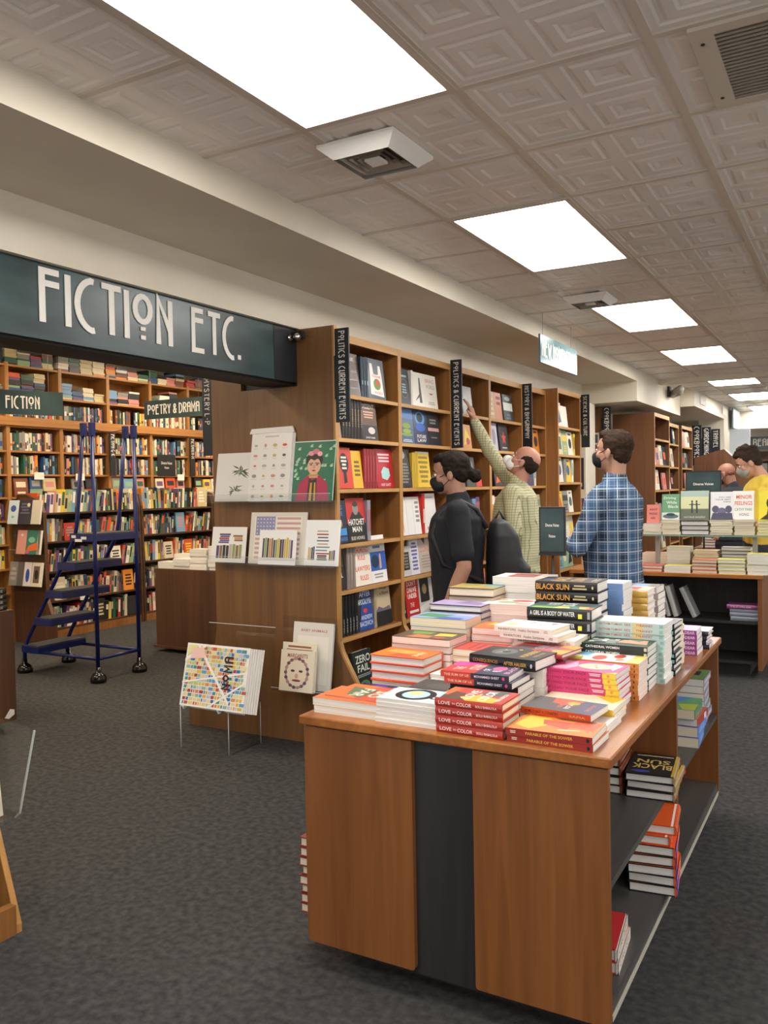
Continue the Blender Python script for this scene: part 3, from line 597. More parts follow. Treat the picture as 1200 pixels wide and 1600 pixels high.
art = [('r', 0, 0, 1, 1, '#5b4a38'), ('p', [(.1, .1), (.5, .2), (.4, .5), (.1, .5)], '#6f9a4a'), ('p', [(.5, .3), (.9, .2), (.9, .6), (.6, .6)], '#c9774a'), ('p', [(.2, .6), (.6, .6), (.5, .9), (.2, .9)], '#e0c24a'), ('e', .75, .75, .1, .1, '#b94a3a')]
stack(rowbook(0, .235, .15, .0255, '#35302a', 'p', art), 6, 'f', -1.522, 2.735, TZ, 'paperback with brown and green cover', 'behind the orange hardcovers', 1)
stack(rowbook(0, .19, .15, .024, '#c9382c', 'c', [('r', 0, 0, 1, 1, '#d24a38'), ('bars', .1, .2, .9, .5, 2, '#a52e28')]), 5, 'f', -1.285, 2.76, TZ, 'red paperback with cream page edges', 'beside the brown and green paperbacks', .8)
art = [('r', 0, 0, 1, 1, '#8fa6d0'), ('p', [(.2, .1), (.7, .0), (.8, .5), (.3, .6)], '#4b8f56'), ('p', [(.6, .5), (1, .4), (1, .9), (.7, .9)], '#4b66b0'), ('p', [(0, .6), (.3, .6), (.3, 1), (0, 1)], '#b9b6d9')]
stack(rowbook(0, .235, .145, .0335, '#7f93b8', 'c', art), 6, 'f', -1.525, 2.895, TZ, 'thick paperback with blue and green cover', 'third row on the left edge', 1)
art = [('r', 0, 0, 1, 1, '#e0722e'), ('p', [(.1, .2), (.5, .1), (.5, .5), (.2, .6)], '#f0b040'), ('p', [(.5, .5), (.9, .4), (.9, .9), (.6, .8)], '#d9402a'), ('r', .2, .6, .4, .9, '#f2d9b0')]
stack(rowbook(0, .21, .15, .0245, '#dd7a35', 'p', art), 7, 'f', -1.285, 2.93, TZ, 'orange and yellow paperback', 'left of INHERITORS', 1)
stack(rowbook(0, .225, .14, .0255, '#2c2733', 'w', [('r', 0, 0, 1, 1, '#b3a0cc'), ('p', [(.1, .5), (.6, .4), (.8, .9), (.3, .9)], '#8a7aa8')], True), 9, 'f', -1.525, 3.06, TZ, 'lavender hardcover with dark boards', 'behind the blue and green paperbacks', 1)
art = [('r', 0, 0, 1, 1, '#b3a058'), ('r', .0, .6, .5, 1, '#6fa39a'), ('r', .55, .1, .75, .9, '#c9a04a'), ('r', .1, .1, .4, .5, '#8f8a4a')]
stack(rowbook(0, .2, .15, .035, '#5d4030', 'c', art, True), 8, 'f', -1.52, 3.22, TZ, 'hardcover with teal and gold striped cover', 'near the far left corner', 1.5)
art = [('r', 0, 0, 1, 1, '#f1ece4'), ('e', .3, .6, .18, .2, '#c23c34'), ('e', .6, .4, .15, .2, '#9aa36a'), ('e', .8, .7, .12, .15, '#e0907a'), ('e', .2, .2, .12, .12, '#d9a06a')]
stack(rowbook(0, .23, .165, .0385, '#f0ebe2', 'p', art), 6, 'f', -1.34, 3.15, TZ, 'thick white paperback with red blooms', 'left of BLACK SUN', 2, ang=3)
art = [('r', .1, .25, .9, .75, '#a8433a'), ('r', .2, .35, .5, .65, '#8a2f2a'), ('r', .55, .3, .6, .7, '#e6d9cf')]
stack(rowbook(0, .235, .165, .0315, '#f3efe8', 'w', art), 10, 'f', -1.375, 3.36, TZ, 'thick white paperback with dark red cover panel', 'behind BLACK SUN on its left', 1)
for k, (x, y, n, Th, c, sp, pl) in enumerate([(-1.075, 3.42, 11, .027, '#c9d3df', '#6f8fc0', 'behind BLACK SUN'), (-1.02, 3.61, 9, .028, '#e0d2bd', '#c9a24a', 'farther behind BLACK SUN'), (-1.02, 3.80, 9, .027, '#55524c', '#b4a5a2', 'at the far end of the middle column'), (-1.5, 3.55, 6, .03, '#8a6f55', '#cfc4ae', 'at the far left edge'), (-1.28, 3.78, 6, .028, '#b25a3c', '#e0dccf', 'in the far left rows')]):
    stack(Book(.235, .15, Th, c, 'w', k % 2 == 1, [('r', .15, .2, .85, .5, PAL[(k * 5) % 18][0])], sp=sp), n, 's', x, y, TZ, f'{["pale blue", "yellow-spined", "dark grey", "brown", "rust red"][k]} book', pl, 1.2)
# ---- books on the shelves below the table top
zs = .455
bkU = Book(.235, .16, .034, '#1e1e20', 'w', True, art=[('r', 0, 0, 1, 1, '#20201f'), ('t', .08, .5, .92, .72, 'BLACK', '#cdb26a'), ('t', .15, .28, .85, .46, 'SUN', '#cdb26a'), ('e', .7, .86, .2, .06, '#39479a'), ('r', 0, 0, .06, 1, '#c9a93c'), ('bars', .1, .05, .9, .14, 1, '#b7ae96')], spine=[('t', .04, .2, .6, .8, 'BLACK SUN', '#c9a552'), ('r', .9, .1, .98, .9, '#b23a36')], sp='#a58a68')
def tshelf(b, n, x, y, z, a, desc, place):
    for i in range(n):
        M = T(x + R.uniform(-.004, .004), y + R.uniform(-.004, .004), z + i * (b.T + .0005)) @ RZm(a + R.uniform(-2, 2)) 
        b.place(M, f'{desc}, {ORD[n - 1 - i]} of those {place}' if n > 1 else f'{desc} {place}', f'books {place}')
# spine towards +X, head away: local X -> +Y
bkU.T = .034
bkU3 = Book(.225, .155, .027, '#1e1e20', 'w', True, art=[('r', 0, 0, 1, 1, '#20201f'), ('t', .08, .5, .92, .72, 'BLACK', '#cdb26a'), ('t', .15, .28, .85, .46, 'SUN', '#cdb26a'), ('e', .7, .86, .2, .06, '#39479a'), ('r', 0, 0, .06, 1, '#c9a93c'), ('bars', .1, .05, .9, .14, 1, '#b7ae96')], spine=[('t', .04, .2, .6, .8, 'BLACK SUN', '#c9a552'), ('r', .9, .1, .98, .9, '#b23a36')], sp='#a58a68')
tshelf(bkU3, 3, -.545, 2.862, zs, 94, 'black hardcover with gold title on cover', 'on the upper shelf under the table')
tshelf(Book(.225, .155, .030, '#1c1a18', 'w', True, sp='#7a3f2c', spine=[('bars', .1, .3, .8, .7, 1, '#a99172')]), 4, -.718, 2.85, zs, 92, 'dark hardcover with brown spine', 'deep on the upper shelf, near end')
bq = Book(.21, .15, .038, '#4f9e5d', 'c', False, [('r', 0, 0, 1, 1, '#5aa06a'), ('p', [(.2, 0), (1, 0), (1, .6), (.5, .4)], '#4a86d0'), ('p', [(0, .5), (.5, .6), (.3, 1), (0, 1)], '#b9c24e')], sp='#4f8a6a')
bq2 = Book(.21, .15, .04, '#3b62b8', 'c', False, (), [('bars', .1, .2, .8, .8, 2, '#9cc0e8')], sp='#5a86d8')
tshelf(bq2, 2, -.57, 3.49, zs, 92, 'thick blue-spined paperback', 'on the upper shelf, far bay')
tshelf(Book(.21, .15, .03, '#b8402e', 'w', False, (), [('r', .6, .1, .8, .9, '#d8d8e8')], sp='#b04030'), 1, -.575, 3.50, zs + .081, 89, 'red-spined paperback', 'between blue and green covers in the far bay')
tshelf(bq, 1, -.58, 3.485, zs + .112, 92, 'green and blue covered paperback', 'topping the front pile of the far bay')
bq3 = Book(.21, .15, .03, '#6f7f88', 'w', False, [('r', 0, 0, 1, 1, '#6c8f58'), ('r', .2, .2, .8, .6, '#3c2f44')], [('bars', .1, .2, .9, .8, 1, '#c9d3dd')], sp='#9a93a8')
tshelf(bq3, 7, -.59, 3.76, zs, 92, 'paperback with grey-lilac spine', 'at the back of the far bay')
# lower shelf: tilted pile of orange-violet hardcovers and a red one
zl = .14
bo = Book(.215, .15, .032, '#17151c', 'w', True, [('r', 0, 0, 1, 1, '#d9541f')], [('r', 0, 0, .35, 1, '#6c4ad0'), ('r', .35, 0, .6, 1, '#c9406a'), ('r', .6, 0, 1, 1, '#e8632e'), ('t', .1, .25, .9, .75, 'THE ROAD SENT', '#efc7b6')], sp='#e0602c')
tshelf(bo, 5, -.545, 2.86, zl, 98, 'black-boarded hardcover with violet and orange spine', 'on the bottom shelf')
bo2 = Book(.215, .15, .03, '#d9531f', 'w', True, [('r', 0, 0, 1, 1, '#dd5a22'), ('r', .05, 0, .1, 1, '#f1e2d6')], [('r', 0, .45, 1, .55, '#f1e2d6')], sp='#e05a24')
for i in range(2): bo2.place(T(-.56 + .015 * i, 2.865 + .02 * i, zl + .163 + .031 * i) @ RZm(97), f'bright orange hardcover, {["lower", "upper"][i]} of two crowning the bottom shelf pile', 'orange hardcovers on the bottom shelf')
tshelf(Book(.215, .15, .03, '#4a4a55', 'w', True), 3, -.74, 2.84, zl, 92, 'grey hardcover', 'deep on the bottom shelf')
tshelf(Book(.215, .15, .035, '#b3262a', 'w', True, [('r', 0, 0, 1, 1, '#b7282c')], [('r', 0, 0, 1, 1, '#dcd6cc'), ('t', .1, .2, .9, .8, 'CRUSH', '#b08a78')], sp='#d9d2c8'), 2, -.60, 2.33, zl, 97, 'red hardcover with white spine', 'lying by the near panel on the bottom shelf')
# pile on the floor side at the left of the table
tshelf(Book(.215, .15, .03, '#7e2b2a', 'c', True, sp='#7e2b2a'), 8, -1.435, 2.215, .14, 90, 'dark red hardcover with cream page edges', 'sticking out of the left side shelf')
# ================================================================== WALL BOOKCASES ALONG THE LEFT (facing +X)
def bookcase(label, xf, y0, y1, zs, top, depth, flare=True, prof0=None, mats=(M_CASE, M_CASEV, M_CASEE), cat='bookcase', group=None, rail=.045, bt=.02, base=True):
    mp, mv, me_ = mats; xb = xf - depth
    e = empty('bookcase', T(xb, y0, 0), label, cat, group); I = T(-xb, -y0, 0)
    prof = [(xf + .26, 0), (xf + .26, .16), (xf + .24, .2), (xf + .012, .56), (xf, .62), (xf, top)] if flare else [(xf, 0), (xf, top)]
    if prof0: prof = prof0
    for y in (y0, y1 - bt):
        mb = MB(); mb.prism([(xb, 0)] + prof + [(xb, top)], y, y + bt, mp, I)
        q = [(a + .004, b) for a, b in prof]
        for i in range(len(prof) - 1):
            mb.prism([prof[i], q[i], q[i + 1], prof[i + 1]], y - .001, y + bt + .001, mv, I)
        mb.build('side_panel', e)
    mb = MB(); mb.box(xb, y0 + bt, .02, xb + .012, y1 - bt, top, mp, I); mb.build('back_panel', e)
    for z in zs:
        xs = xf - .006
        if flare and z < .56: xs = xf + .012 + (.56 - max(z, .2)) / .36 * .23 - .02
        mb = MB(); mb.box(xb + .012, y0 + bt, z - .022, xs, y1 - bt, z, mp, I); mb.box(xs, y0 + bt, z - .023, xs + .006, y1 - bt, z + .0005, me_, I); mb.build('shelf', e)
    if rail:
        mb = MB(); mb.box(xb, y0 + bt, top - .02, xf, y1 - bt, top, mp, I); mb.box(xf - .018, y0 + bt, top - rail, xf + .003, y1 - bt, top + .001, me_, I); mb.build('top_rail', e)
    if base and flare:
        mb = MB(); mb.box(xf + .2, y0 + bt, 0, xf + .235, y1 - bt, .1, mp, I); mb.build('kickboard', e)
    # slotted shelf standards on the inner faces
    mb = MB(); mb.box(xb + .05, y0 + bt, .6, xb + .066, y0 + bt + .003, top - .05, M_STEEL, I); mb.box(xb + .05, y1 - bt - .003, .6, xb + .066, y1 - bt, top - .05, M_STEEL, I); mb.build('shelf_standard', e)
    return e
ZSH = [.205, .59, .88, 1.165, 1.50, 1.81, 2.08]
XF = -2.75
bays = [(4.155, 5.105, 'first'), (5.107, 5.94, 'second'), (5.942, 6.705, 'third'), (6.707, 7.49, 'fourth'), (7.492, 8.16, 'fifth')]
where = ['nearest the big end panel', 'behind the ponytailed man', 'where the checked-shirt man reaches', 'right of the reaching hand', 'beyond the HISTORY sign']
for (a, b, nm), wh in zip(bays, where):
    bookcase(f'{nm} tall oak bookcase along the left wall, {wh}', XF, a, b, ZSH, 2.44, .33)
bookcase('tall oak bookcase standing slightly proud, just before the SCIENCE sign', -2.63, 8.165, 8.93, [.205, .655, .95, 1.215, 1.53, 1.81, 2.09], 2.46, .4)
SHN = {0: 'bottom', 1: 'second-lowest', 2: 'third-lowest', 3: 'middle', 4: 'third-highest', 5: 'second-highest', 6: 'top'}
BN = ['the first oak bookcase', 'the second oak bookcase', 'the third oak bookcase', 'the fourth oak bookcase', 'the fifth oak bookcase', 'the oak case by SCIENCE']
ORL = ['leftmost', 'second from left', 'third from left', 'fourth from left', 'fifth from left', 'sixth from left', 'seventh from left', 'eighth from left', 'ninth from left', 'tenth from left', '11th from left', '12th from left', '13th from left', '14th from left']
def shelf_row(bay, sh, xf, y, z, items):
    """items: ('F', width, height, colour, name, art, [lean]) faces out, ('S', count, thick, height, colour, name, spine art, [lean]) shows spines, ('_', gap)"""
    k = 0
    for it in items:
        if it[0] == '_': y += it[1]; continue
        if it[0] == 'F':
            _, w_, h_, c, nm, art = it[:6]; b = Book(h_, w_, .028, c, 'w', True, art)
            b.place(M_face_x(xf - .06, y, z + .001, h_, 6), f'{nm}, {ORL[min(k, 13)]} on {SHN[sh]} shelf, {BN[bay][4:]}', f'books on {SHN[sh]} shelf, {BN[bay][4:]}'); y += w_ + .004; k += 1
        else:
            _, n_, t_, h_, c, nm, art = it[:7]; ln = it[7] if len(it) > 7 else 0
            b = Book(h_, .15, t_, c, 'w', True, (), art)
            for i in range(n_):
                b.place(M_spine_x(xf - .035, y, z + .001 + (abs(math.sin(math.radians(ln))) * t_ if ln else 0), h_, ln), f'{nm}, {ORL[min(k, 13)]} on {SHN[sh]} shelf, {BN[bay][4:]}', f'books on {SHN[sh]} shelf, {BN[bay][4:]}'); y += t_ + .002 + (.004 if ln else 0); k += 1
            if ln < 0: y += 0
W2 = '#efeae0'
# bay 1, from the top shelf down
y0 = 4.20
shelf_row(0, 6, XF, y0, 2.08, [('_', .17), ('S', 2, .022, .23, '#3a3f58', 'slim navy spine with white lettering', [('bars', .1, .2, .9, .8, 1, '#c9cbd9')]), ('F', .235, .27, '#4d4641', 'brown brick-pattern hardcover', [('r', .08, .8, .92, .97, '#7a6a60'), ('r', .08, .6, .92, .77, '#6f6056'), ('r', .08, .4, .92, .57, '#78695e'), ('r', .08, .2, .92, .37, '#6a5b52'), ('r', .08, .03, .92, .17, '#73645a'), ('t', .3, .82, .8, .9, 'THE', '#d8cfc4')]), ('S', 3, .03, .26, '#1f3342', 'dark teal spine', [('bars', .55, .2, .7, .8, 1, '#a9c9c9')]), ('F', .23, .27, '#213647', 'dark teal hardcover with shopping-bag picture', [('p', [(.15, .12), (.9, .08), (.85, .62), (.8, .85), (.68, .85), (.65, .62), (.4, .62), (.35, .88), (.22, .88), (.2, .62)], W2), ('e', .55, .38, .2, .14, '#5d8a3c'), ('e', .6, .42, .1, .08, '#d9442c'), ('t', .3, .54, .8, .6, 'THANK', '#c93a2c'), ('t', .35, .14, .8, .2, 'YOU', '#c93a2c')])])
shelf_row(0, 5, XF, y0, 1.81, [('S', 1, .03, .24, '#8f2e2a', 'dark red spine', [('bars', .1, .2, .9, .8, 1, '#e0c9c0')]), ('F', .18, .26, '#b9b3a2', 'grey-green hardcover with white THE LINE title', [('r', 0, 0, 1, .5, '#6b7a6d'), ('t', .12, .3, .7, .42, 'THE', W2), ('t', .12, .15, .8, .27, 'LINE', W2), ('r', .7, .0, 1, .9, '#a5866b')]), ('S', 7, .034, .25, '#191513', 'black spine with copper lettering', [('t', .25, .3, .7, .7, 'DISSENT', '#b99a7a')]), ('F', .2, .255, '#5d3f2b', 'black and orange DISSENT hardcover', [('r', 0, 0, 1, .38, '#141214'), ('e', .62, .25, .22, .09, '#d9c9c4'), ('t', .1, .8, .9, .93, 'DISSENT', '#eadccb'), ('bars', .15, .55, .85, .75, 3, '#d9a58a'), ('t', .2, .03, .8, .09, 'JACKIE CALMES', '#e0d6cc')])])
shelf_row(0, 4, XF, y0, 1.50, [('F', .17, .245, '#d9402e', 'red hardcover with white OPEN title', [('t', .08, .7, .9, .85, 'OPEN', W2), ('bars', .1, .3, .7, .55, 3, '#a62a22')]), ('F', .17, .255, '#cf3a28', 'orange hardcover with black keyhole shape', [('e', .5, .62, .3, .25, '#1d1a1b'), ('bars', .3, .45, .7, .8, 4, '#e9dccf'), ('p', [(.4, .4), (.6, .4), (.62, .15), (.4, .12)], '#1d1a1b')]), ('F', .12, .24, '#e0b02c', 'yellow book with black print', [('bars', .15, .3, .85, .75, 4, '#6b5a1c')]), ('S', 5, .034, .255, '#8f2026', 'deep red spine', [('bars', .15, .25, .85, .75, 1, '#c9525a')]), ('F', .225, .26, '#b8222e', 'red hardcover with pale blue face-mask picture', [('bars', .15, .65, .85, .9, 3, '#e9cfd0'), ('p', [(.3, .25), (.6, .2), (.8, .32), (.75, .5), (.45, .55), (.28, .42)], '#a8d6cf'), ('t', .2, .05, .8, .12, 'ANDY SLAVITT', '#f0d8d8')])])
shelf_row(0, 3, XF, y0, 1.165, [('F', .08, .26, '#2a2730', 'black and white photo-strip book', [('e', .5, .8, .35, .07, W2), ('e', .5, .55, .35, .07, '#c9c4c0'), ('e', .5, .3, .35, .07, '#c93a30')]), ('F', .19, .265, '#16223a', 'navy FRIENDS hardcover with blue bands', [('t', .1, .78, .8, .88, 'ALONG', '#3f74c9'), ('t', .1, .64, .8, .74, 'CAME', '#3f74c9'), ('e', .45, .45, .28, .12, '#b98f78'), ('r', .05, .18, .95, .34, '#3f8fd0'), ('r', .05, .05, .95, .14, '#2f5f9a')]), ('F', .225, .275, '#1b1a1b', 'red and black HATCHET MAN hardcover', [('r', 0, .42, 1, 1, '#c23028'), ('p', [(.12, .5), (.3, .68), (.7, .68), (.92, .5), (.92, .42), (.1, .42)], '#24201f'), ('e', .5, .76, .15, .15, '#8f8a84'), ('e', .5, .86, .15, .06, '#3a2f2a'), ('t', .08, .38, .92, .52, 'HATCHET', W2), ('t', .25, .22, .75, .35, 'MAN', W2), ('t', .15, .04, .85, .12, 'ELIE HONIG', '#d6cfc4')]), ('S', 2, .02, .26, '#9a95a3', 'pale grey spine', [('bars', .1, .2, .9, .8, 1, '#c23028')])])
shelf_row(0, 2, XF, y0, .88, [('S', 1, .036, .27, '#161516', 'black spine beside black hardcover', [('bars', .1, .3, .6, .7, 1, '#8f8a84')]), ('F', .205, .265, '#1c1b1c', 'black hardcover with white flower-like lettering', [('e', .6, .68, .22, .1, W2), ('t', .4, .5, .8, .75, 'FLIP', '#22201f'), ('t', .45, .28, .85, .4, 'KILL', W2), ('bars', .2, .05, .8, .1, 1, '#b03a34')]), ('S', 3, .034, .265, '#8f8177', 'grey-brown spine', [('bars', .2, .3, .8, .7, 1, '#b9a99c')]), ('F', .2, .27, '#efe6d6', 'cream hardcover with orange-red title NOBODY RULES', [('t', .06, .78, .94, .9, 'REMEMBERED', '#dd5238'), ('t', .25, .6, .7, .72, 'RULE', '#dd5238'), ('t', .06, .34, .94, .46, 'LAWYERS', '#dd5238'), ('t', .3, .12, .8, .24, 'RULES', '#dd5238')]), ('F', .2, .31, '#efeeea', 'white hardcover with blue photo band', [('r', 0, .25, 1, .65, '#2f5fae'), ('e', .3, .45, .25, .14, '#16304f'), ('p', [(.55, .28), (.7, .3), (.68, .6), (.6, .6)], '#c9a58c'), ('bars', .1, .7, .8, .8, 1, '#5f7fae'), ('bars', .1, .08, .8, .2, 2, '#9a9a98')])])
shelf_row(0, 1, XF, y0, .59, [('F', .1, .26, '#c9783c', 'orange book with white LADY title', [('t', .05, .7, .95, .85, 'JOY', W2), ('e', .5, .52, .4, .1, '#6a3a20'), ('t', .05, .28, .95, .42, 'LADY', W2), ('bars', .1, .05, .9, .2, 2, W2)]), ('S', 7, .036, .25, '#131315', 'black spine with small white print', [('t', .55, .35, .92, .65, 'AFTER', '#a9a5a0')]), ('F', .2, .275, '#2c4c93', 'blue and black hardcover with a red dot', [('p', [(0, 1), (.5, 1), (.1, 0), (0, 0)], '#16151b'), ('t', .25, .78, .95, .9, 'AFTER', '#dfe6f2'), ('t', .15, .6, .95, .73, 'APOCALYPSE', '#dfe6f2'), ('e', .55, .45, .13, .05, '#d8342c'), ('t', .25, .25, .95, .35, 'ANDREW', '#c9d6ec'), ('t', .15, .1, .95, .21, 'BACEVICH', '#c9d6ec')]), ('S', 1, .034, .26, '#a6977c', 'tan spine', []), ('F', .205, .29, '#cdb995', 'tan hardcover over a black landscape', [('r', 0, 0, 1, .32, '#1b1a1b'), ('p', [(0, .32), (1, .32), (.9, .42), (.5, .38), (.2, .44)], '#6d6573'), ('t', .35, .8, .8, .86, 'Things', '#4a4038'), ('t', .35, .7, .9, .76, 'a Planet', '#4a4038')])])
shelf_row(0, 0, XF + .20, y0 + .02, .205, [('F', .21, .33, '#1c2620', 'black and green ZERO FAIL hardcover', [('t', .12, .78, .92, .92, 'ZERO', '#d9ddd0'), ('t', .2, .62, .85, .75, 'FAIL', '#d9ddd0'), ('bars', .15, .52, .9, .58, 2, '#9aa59a'), ('e', .5, .36, .3, .1, '#5e7a5c'), ('e', .5, .36, .12, .05, '#2c3c50'), ('bars', .1, .08, .9, .2, 2, '#b5bdb0')]), ('F', .2, .27, '#2f2420', 'dark book with yellow and blue shapes', [('p', [(.1, .3), (.3, .8), (.2, .3)], '#e8d83c'), ('p', [(.4, .4), (.6, .9), (.5, .4)], '#e8d83c'), ('p', [(.7, .3), (.95, .95), (.98, .6)], '#3c62c9'), ('e', .4, .2, .3, .1, '#b9482c')])])
# bay 2
y0 = 5.14
shelf_row(1, 6, XF, y0, 2.08, [('_', .04), ('F', .16, .25, '#2d3d44', 'slate hardcover with a ring', [('e', .5, .45, .4, .28, '#7a5a50'), ('e', .5, .45, .36, .25, '#2d3d44'), ('bars', .25, .3, .75, .6, 4, '#8fa5ab'), ('bars', .1, .75, .9, .85, 1, '#9fb3b5')]), ('S', 1, .03, .25, '#d3cdc0', 'pale grey spine', []), ('F', .2, .25, '#e9e4d8', 'white hardcover with a standing grey figure', [('p', [(.55, .12), (.75, .12), (.72, .5), (.7, .85), (.6, .85), (.56, .5)], '#565552'), ('p', [(.2, .15), (.6, .3), (.6, .4)], '#565552')]), ('F', .2, .25, '#ebe6da', 'white hardcover with small red mark', [('t', .12, .75, .8, .87, 'BRAG', '#d9a89c'), ('t', .12, .58, .85, .7, 'WORLD', '#b9ae9c'), ('p', [(.3, .45), (.7, .45), (.5, .4)], '#c93a30'), ('bars', .2, .1, .8, .2, 2, '#b5afa5')])])
shelf_row(1, 5, XF, y0, 1.81, [('_', .01), ('S', 1, .03, .25, '#b9433a', 'red spine', []), ('F', .21, .25, '#3c5a80', 'blue and green hardcover', [('r', 0, .7, 1, 1, '#5f86c0'), ('e', .5, .5, .3, .08, '#7f9a3c'), ('e', .5, .35, .3, .06, '#8fa53c'), ('e', .5, .25, .4, .05, '#7f9a3c'), ('bars', .1, .03, .9, .12, 2, '#c9ccd0')]), ('F', .215, .25, '#1c2f55', 'blue glowing silhouette hardcover', [('e', .5, .75, .35, .2, '#4f9ad8'), ('e', .5, .78, .22, .14, '#18202e'), ('e', .5, .5, .35, .12, '#3a66c0'), ('t', .2, .18, .85, .28, 'FUTURE', W2), ('t', .2, .07, .85, .16, 'LAW', W2)]), ('F', .2, .25, '#26252a', 'charcoal hardcover with pale pink label', [('r', .05, .42, .95, .52, '#c99a94'), ('bars', .2, .62, .8, .8, 2, '#8a8684'), ('bars', .2, .2, .8, .26, 1, '#8a8684')])])
shelf_row(1, 4, XF, y0, 1.50, [('F', .2, .27, '#2b2a2b', 'black hardcover with dense white pattern', [('e', .5, .85, .15, .1, '#a9a59f'), ('bars', .15, .1, .85, .65, 7, '#87837d')]), ('S', 3, .03, .25, '#c9a52c', 'mustard yellow spine', []), ('F', .21, .26, '#e4bd2c', 'bright yellow hardcover', [('bars', .1, .1, .9, .9, 6, '#8f7a1e'), ('r', 0, .93, 1, 1, '#efe9d9')])])
shelf_row(1, 3, XF, y0, 1.165, [('F', .13, .27, '#ece9e4', 'white hardcover with faint red lettering', [('t', .3, .08, .6, .92, 'A', '#d88f86'), ('bars', .1, .2, .3, .8, 1, '#d3726a')]), ('F', .1, .27, '#e9e6e1', 'white LOCKDOWN hardcover', []), ('F', .1, .27, '#eceae6', 'white hardcover with grey blocks', [('bars', .2, .3, .9, .9, 5, '#8f8c88')]), ('S', 1, .05, .29, '#c92f28', 'broad red spine', [('bars', .3, .2, .8, .8, 1, '#ece0d9')]), ('F', .21, .29, '#e7e3df', 'large white hardcover with red foot lettering', [('bars', .1, .88, .9, .92, 1, '#a9a5a0'), ('t', .2, .08, .8, .16, 'INDIA', '#c9403a')])])
shelf_row(1, 2, XF, y0, .88, [('F', .17, .21, '#c9c7c2', 'pale hardcover with a black block', [('r', .35, .2, .9, .8, '#1c1b1c'), ('bars', .42, .25, .85, .75, 5, '#8a8784')]), ('F', .13, .26, '#dcdae0', 'white hardcover with blue-violet print', [('bars', .15, .1, .85, .9, 8, '#5c5f9a')]), ('F', .2, .29, '#c3b3a4', 'pinkish tan hardcover', [('p', [(.2, .9), (.5, .7), (.6, .95)], '#2f2a28'), ('t', .1, .52, .9, .66, 'ZONE', '#c9857a'), ('bars', .15, .1, .85, .45, 5, '#a3958a')])])
shelf_row(1, 1, XF, y0, .59, [('F', .09, .27, '#1d2333', 'navy book with a white dot', [('e', .5, .6, .35, .1, W2), ('bars', .1, .1, .9, .5, 3, '#c9cbd2')]), ('F', .2, .31, '#c42f2b', 'red hardcover with white stacked title', [('t', .15, .68, .85, .8, "DON'T", W2), ('t', .15, .54, .85, .65, 'DRIVE', W2), ('t', .15, .4, .85, .51, 'UNDER', W2), ('t', .3, .2, .6, .3, 'THE', '#e8c9c4'), ('bars', .2, .04, .9, .15, 1, W2)]), ('F', .22, .31, '#c7c6c3', 'grey hardcover with a dark portrait', [('r', .1, .25, .75, .8, '#23211d'), ('e', .42, .55, .16, .12, '#8f7a50'), ('p', [(0, .0), (1, .15), (1, .3), (0, .15)], '#e0dfdc')])])
# farther bays get simpler covers
def rand_row(bay, sh, xf, y0, y1, z, fill=.85, hmax=.26, sp=.35, pal=PAL):
    y = y0; k = 0
    while y < y1 - .06 and k < 13:
        if R.random() > fill: y += R.uniform(.05, .15); k += 0; fill = min(1, fill + .05); continue
        c, cn = R.choice(pal); c2, _ = R.choice(PAL); h_ = R.uniform(.215, hmax)
        if R.random() < sp:
            n = R.randint(1, 3); t_ = R.uniform(.022, .036)
            b = Book(h_, .15, t_, c, 'w', True, (), [('r', .15, .2, .7, .8, c2)], small=True)
            for i in range(n):
                if y > y1 - .04: break
                b.place(M_spine_x(xf - .035, y, z + .001, h_), f'{cn} book spine, {ORL[min(k, 13)]} on {SHN[sh]} shelf, {BN[bay][4:]}', f'books on {SHN[sh]} shelf, {BN[bay][4:]}'); y += t_ + .002; k += 1
        else:
            w_ = R.uniform(.15, .2)
            if y + w_ > y1: break
            art = R.choice([[('r', 0, .55, 1, .8, c2), ('bars', .15, .1, .85, .4, 3, c2)], [('e', .5, .5, .3, .22, c2), ('bars', .15, .82, .85, .95, 1, c2)], [('p', [(.1, .1), (.9, .2), (.6, .8)], c2), ('bars', .1, .85, .9, .95, 1, c2)], [('r', .2, .2, .8, .7, c2)]])
            b = Book(h_, w_, .028, c, 'w', True, art, small=True)
            b.place(M_face_x(xf - .06, y, z + .001, h_, 6), f'{cn} face-out book, {ORL[min(k, 13)]} on {SHN[sh]} shelf, {BN[bay][4:]}', f'books on {SHN[sh]} shelf, {BN[bay][4:]}'); y += w_ + .005; k += 1
shelf_row(2, 6, XF, 5.985, 2.08, [('_', .03), ('F', .19, .255, '#27262a', 'black hardcover with white script title', [('t', .15, .7, .85, .88, 'Great', '#d9d4ca'), ('t', .3, .5, .8, .66, 'Gift', '#d9d4ca')]), ('_', .03), ('F', .2, .23, '#1d1c20', 'black hardcover with a white dot', [('e', .5, .5, .15, .1, '#e9e4da')])])
shelf_row(2, 5, XF, 5.985, 1.81, [('S', 2, .035, .26, '#1f1f24', 'black spine with THE LIE lettering', [('t', .1, .2, .6, .8, 'THE LIE', '#c9c4ba')]), ('S', 2, .04, .24, '#4a5a52', 'dark green spine', []), ('S', 3, .028, .24, '#2b3034', 'slate spine', []), ('F', .17, .19, '#c9822c', 'orange and yellow patterned book', [('p', [(.1, .1), (.9, .4), (.4, .9)], '#e3c53c'), ('e', .6, .3, .2, .15, '#a8322a')])])
shelf_row(2, 4, XF, 6.30, 1.50, [('F', .18, .24, '#26262b', 'dark book with grey scribble', [('e', .5, .7, .35, .2, '#7a7f84')]), ('F', .12, .1, '#d8382c', 'small red boxed book', [])])
for sh, z in ((3, 1.165), (2, .88), (1, .59)): rand_row(2, sh, XF, 5.985, 6.66, z)
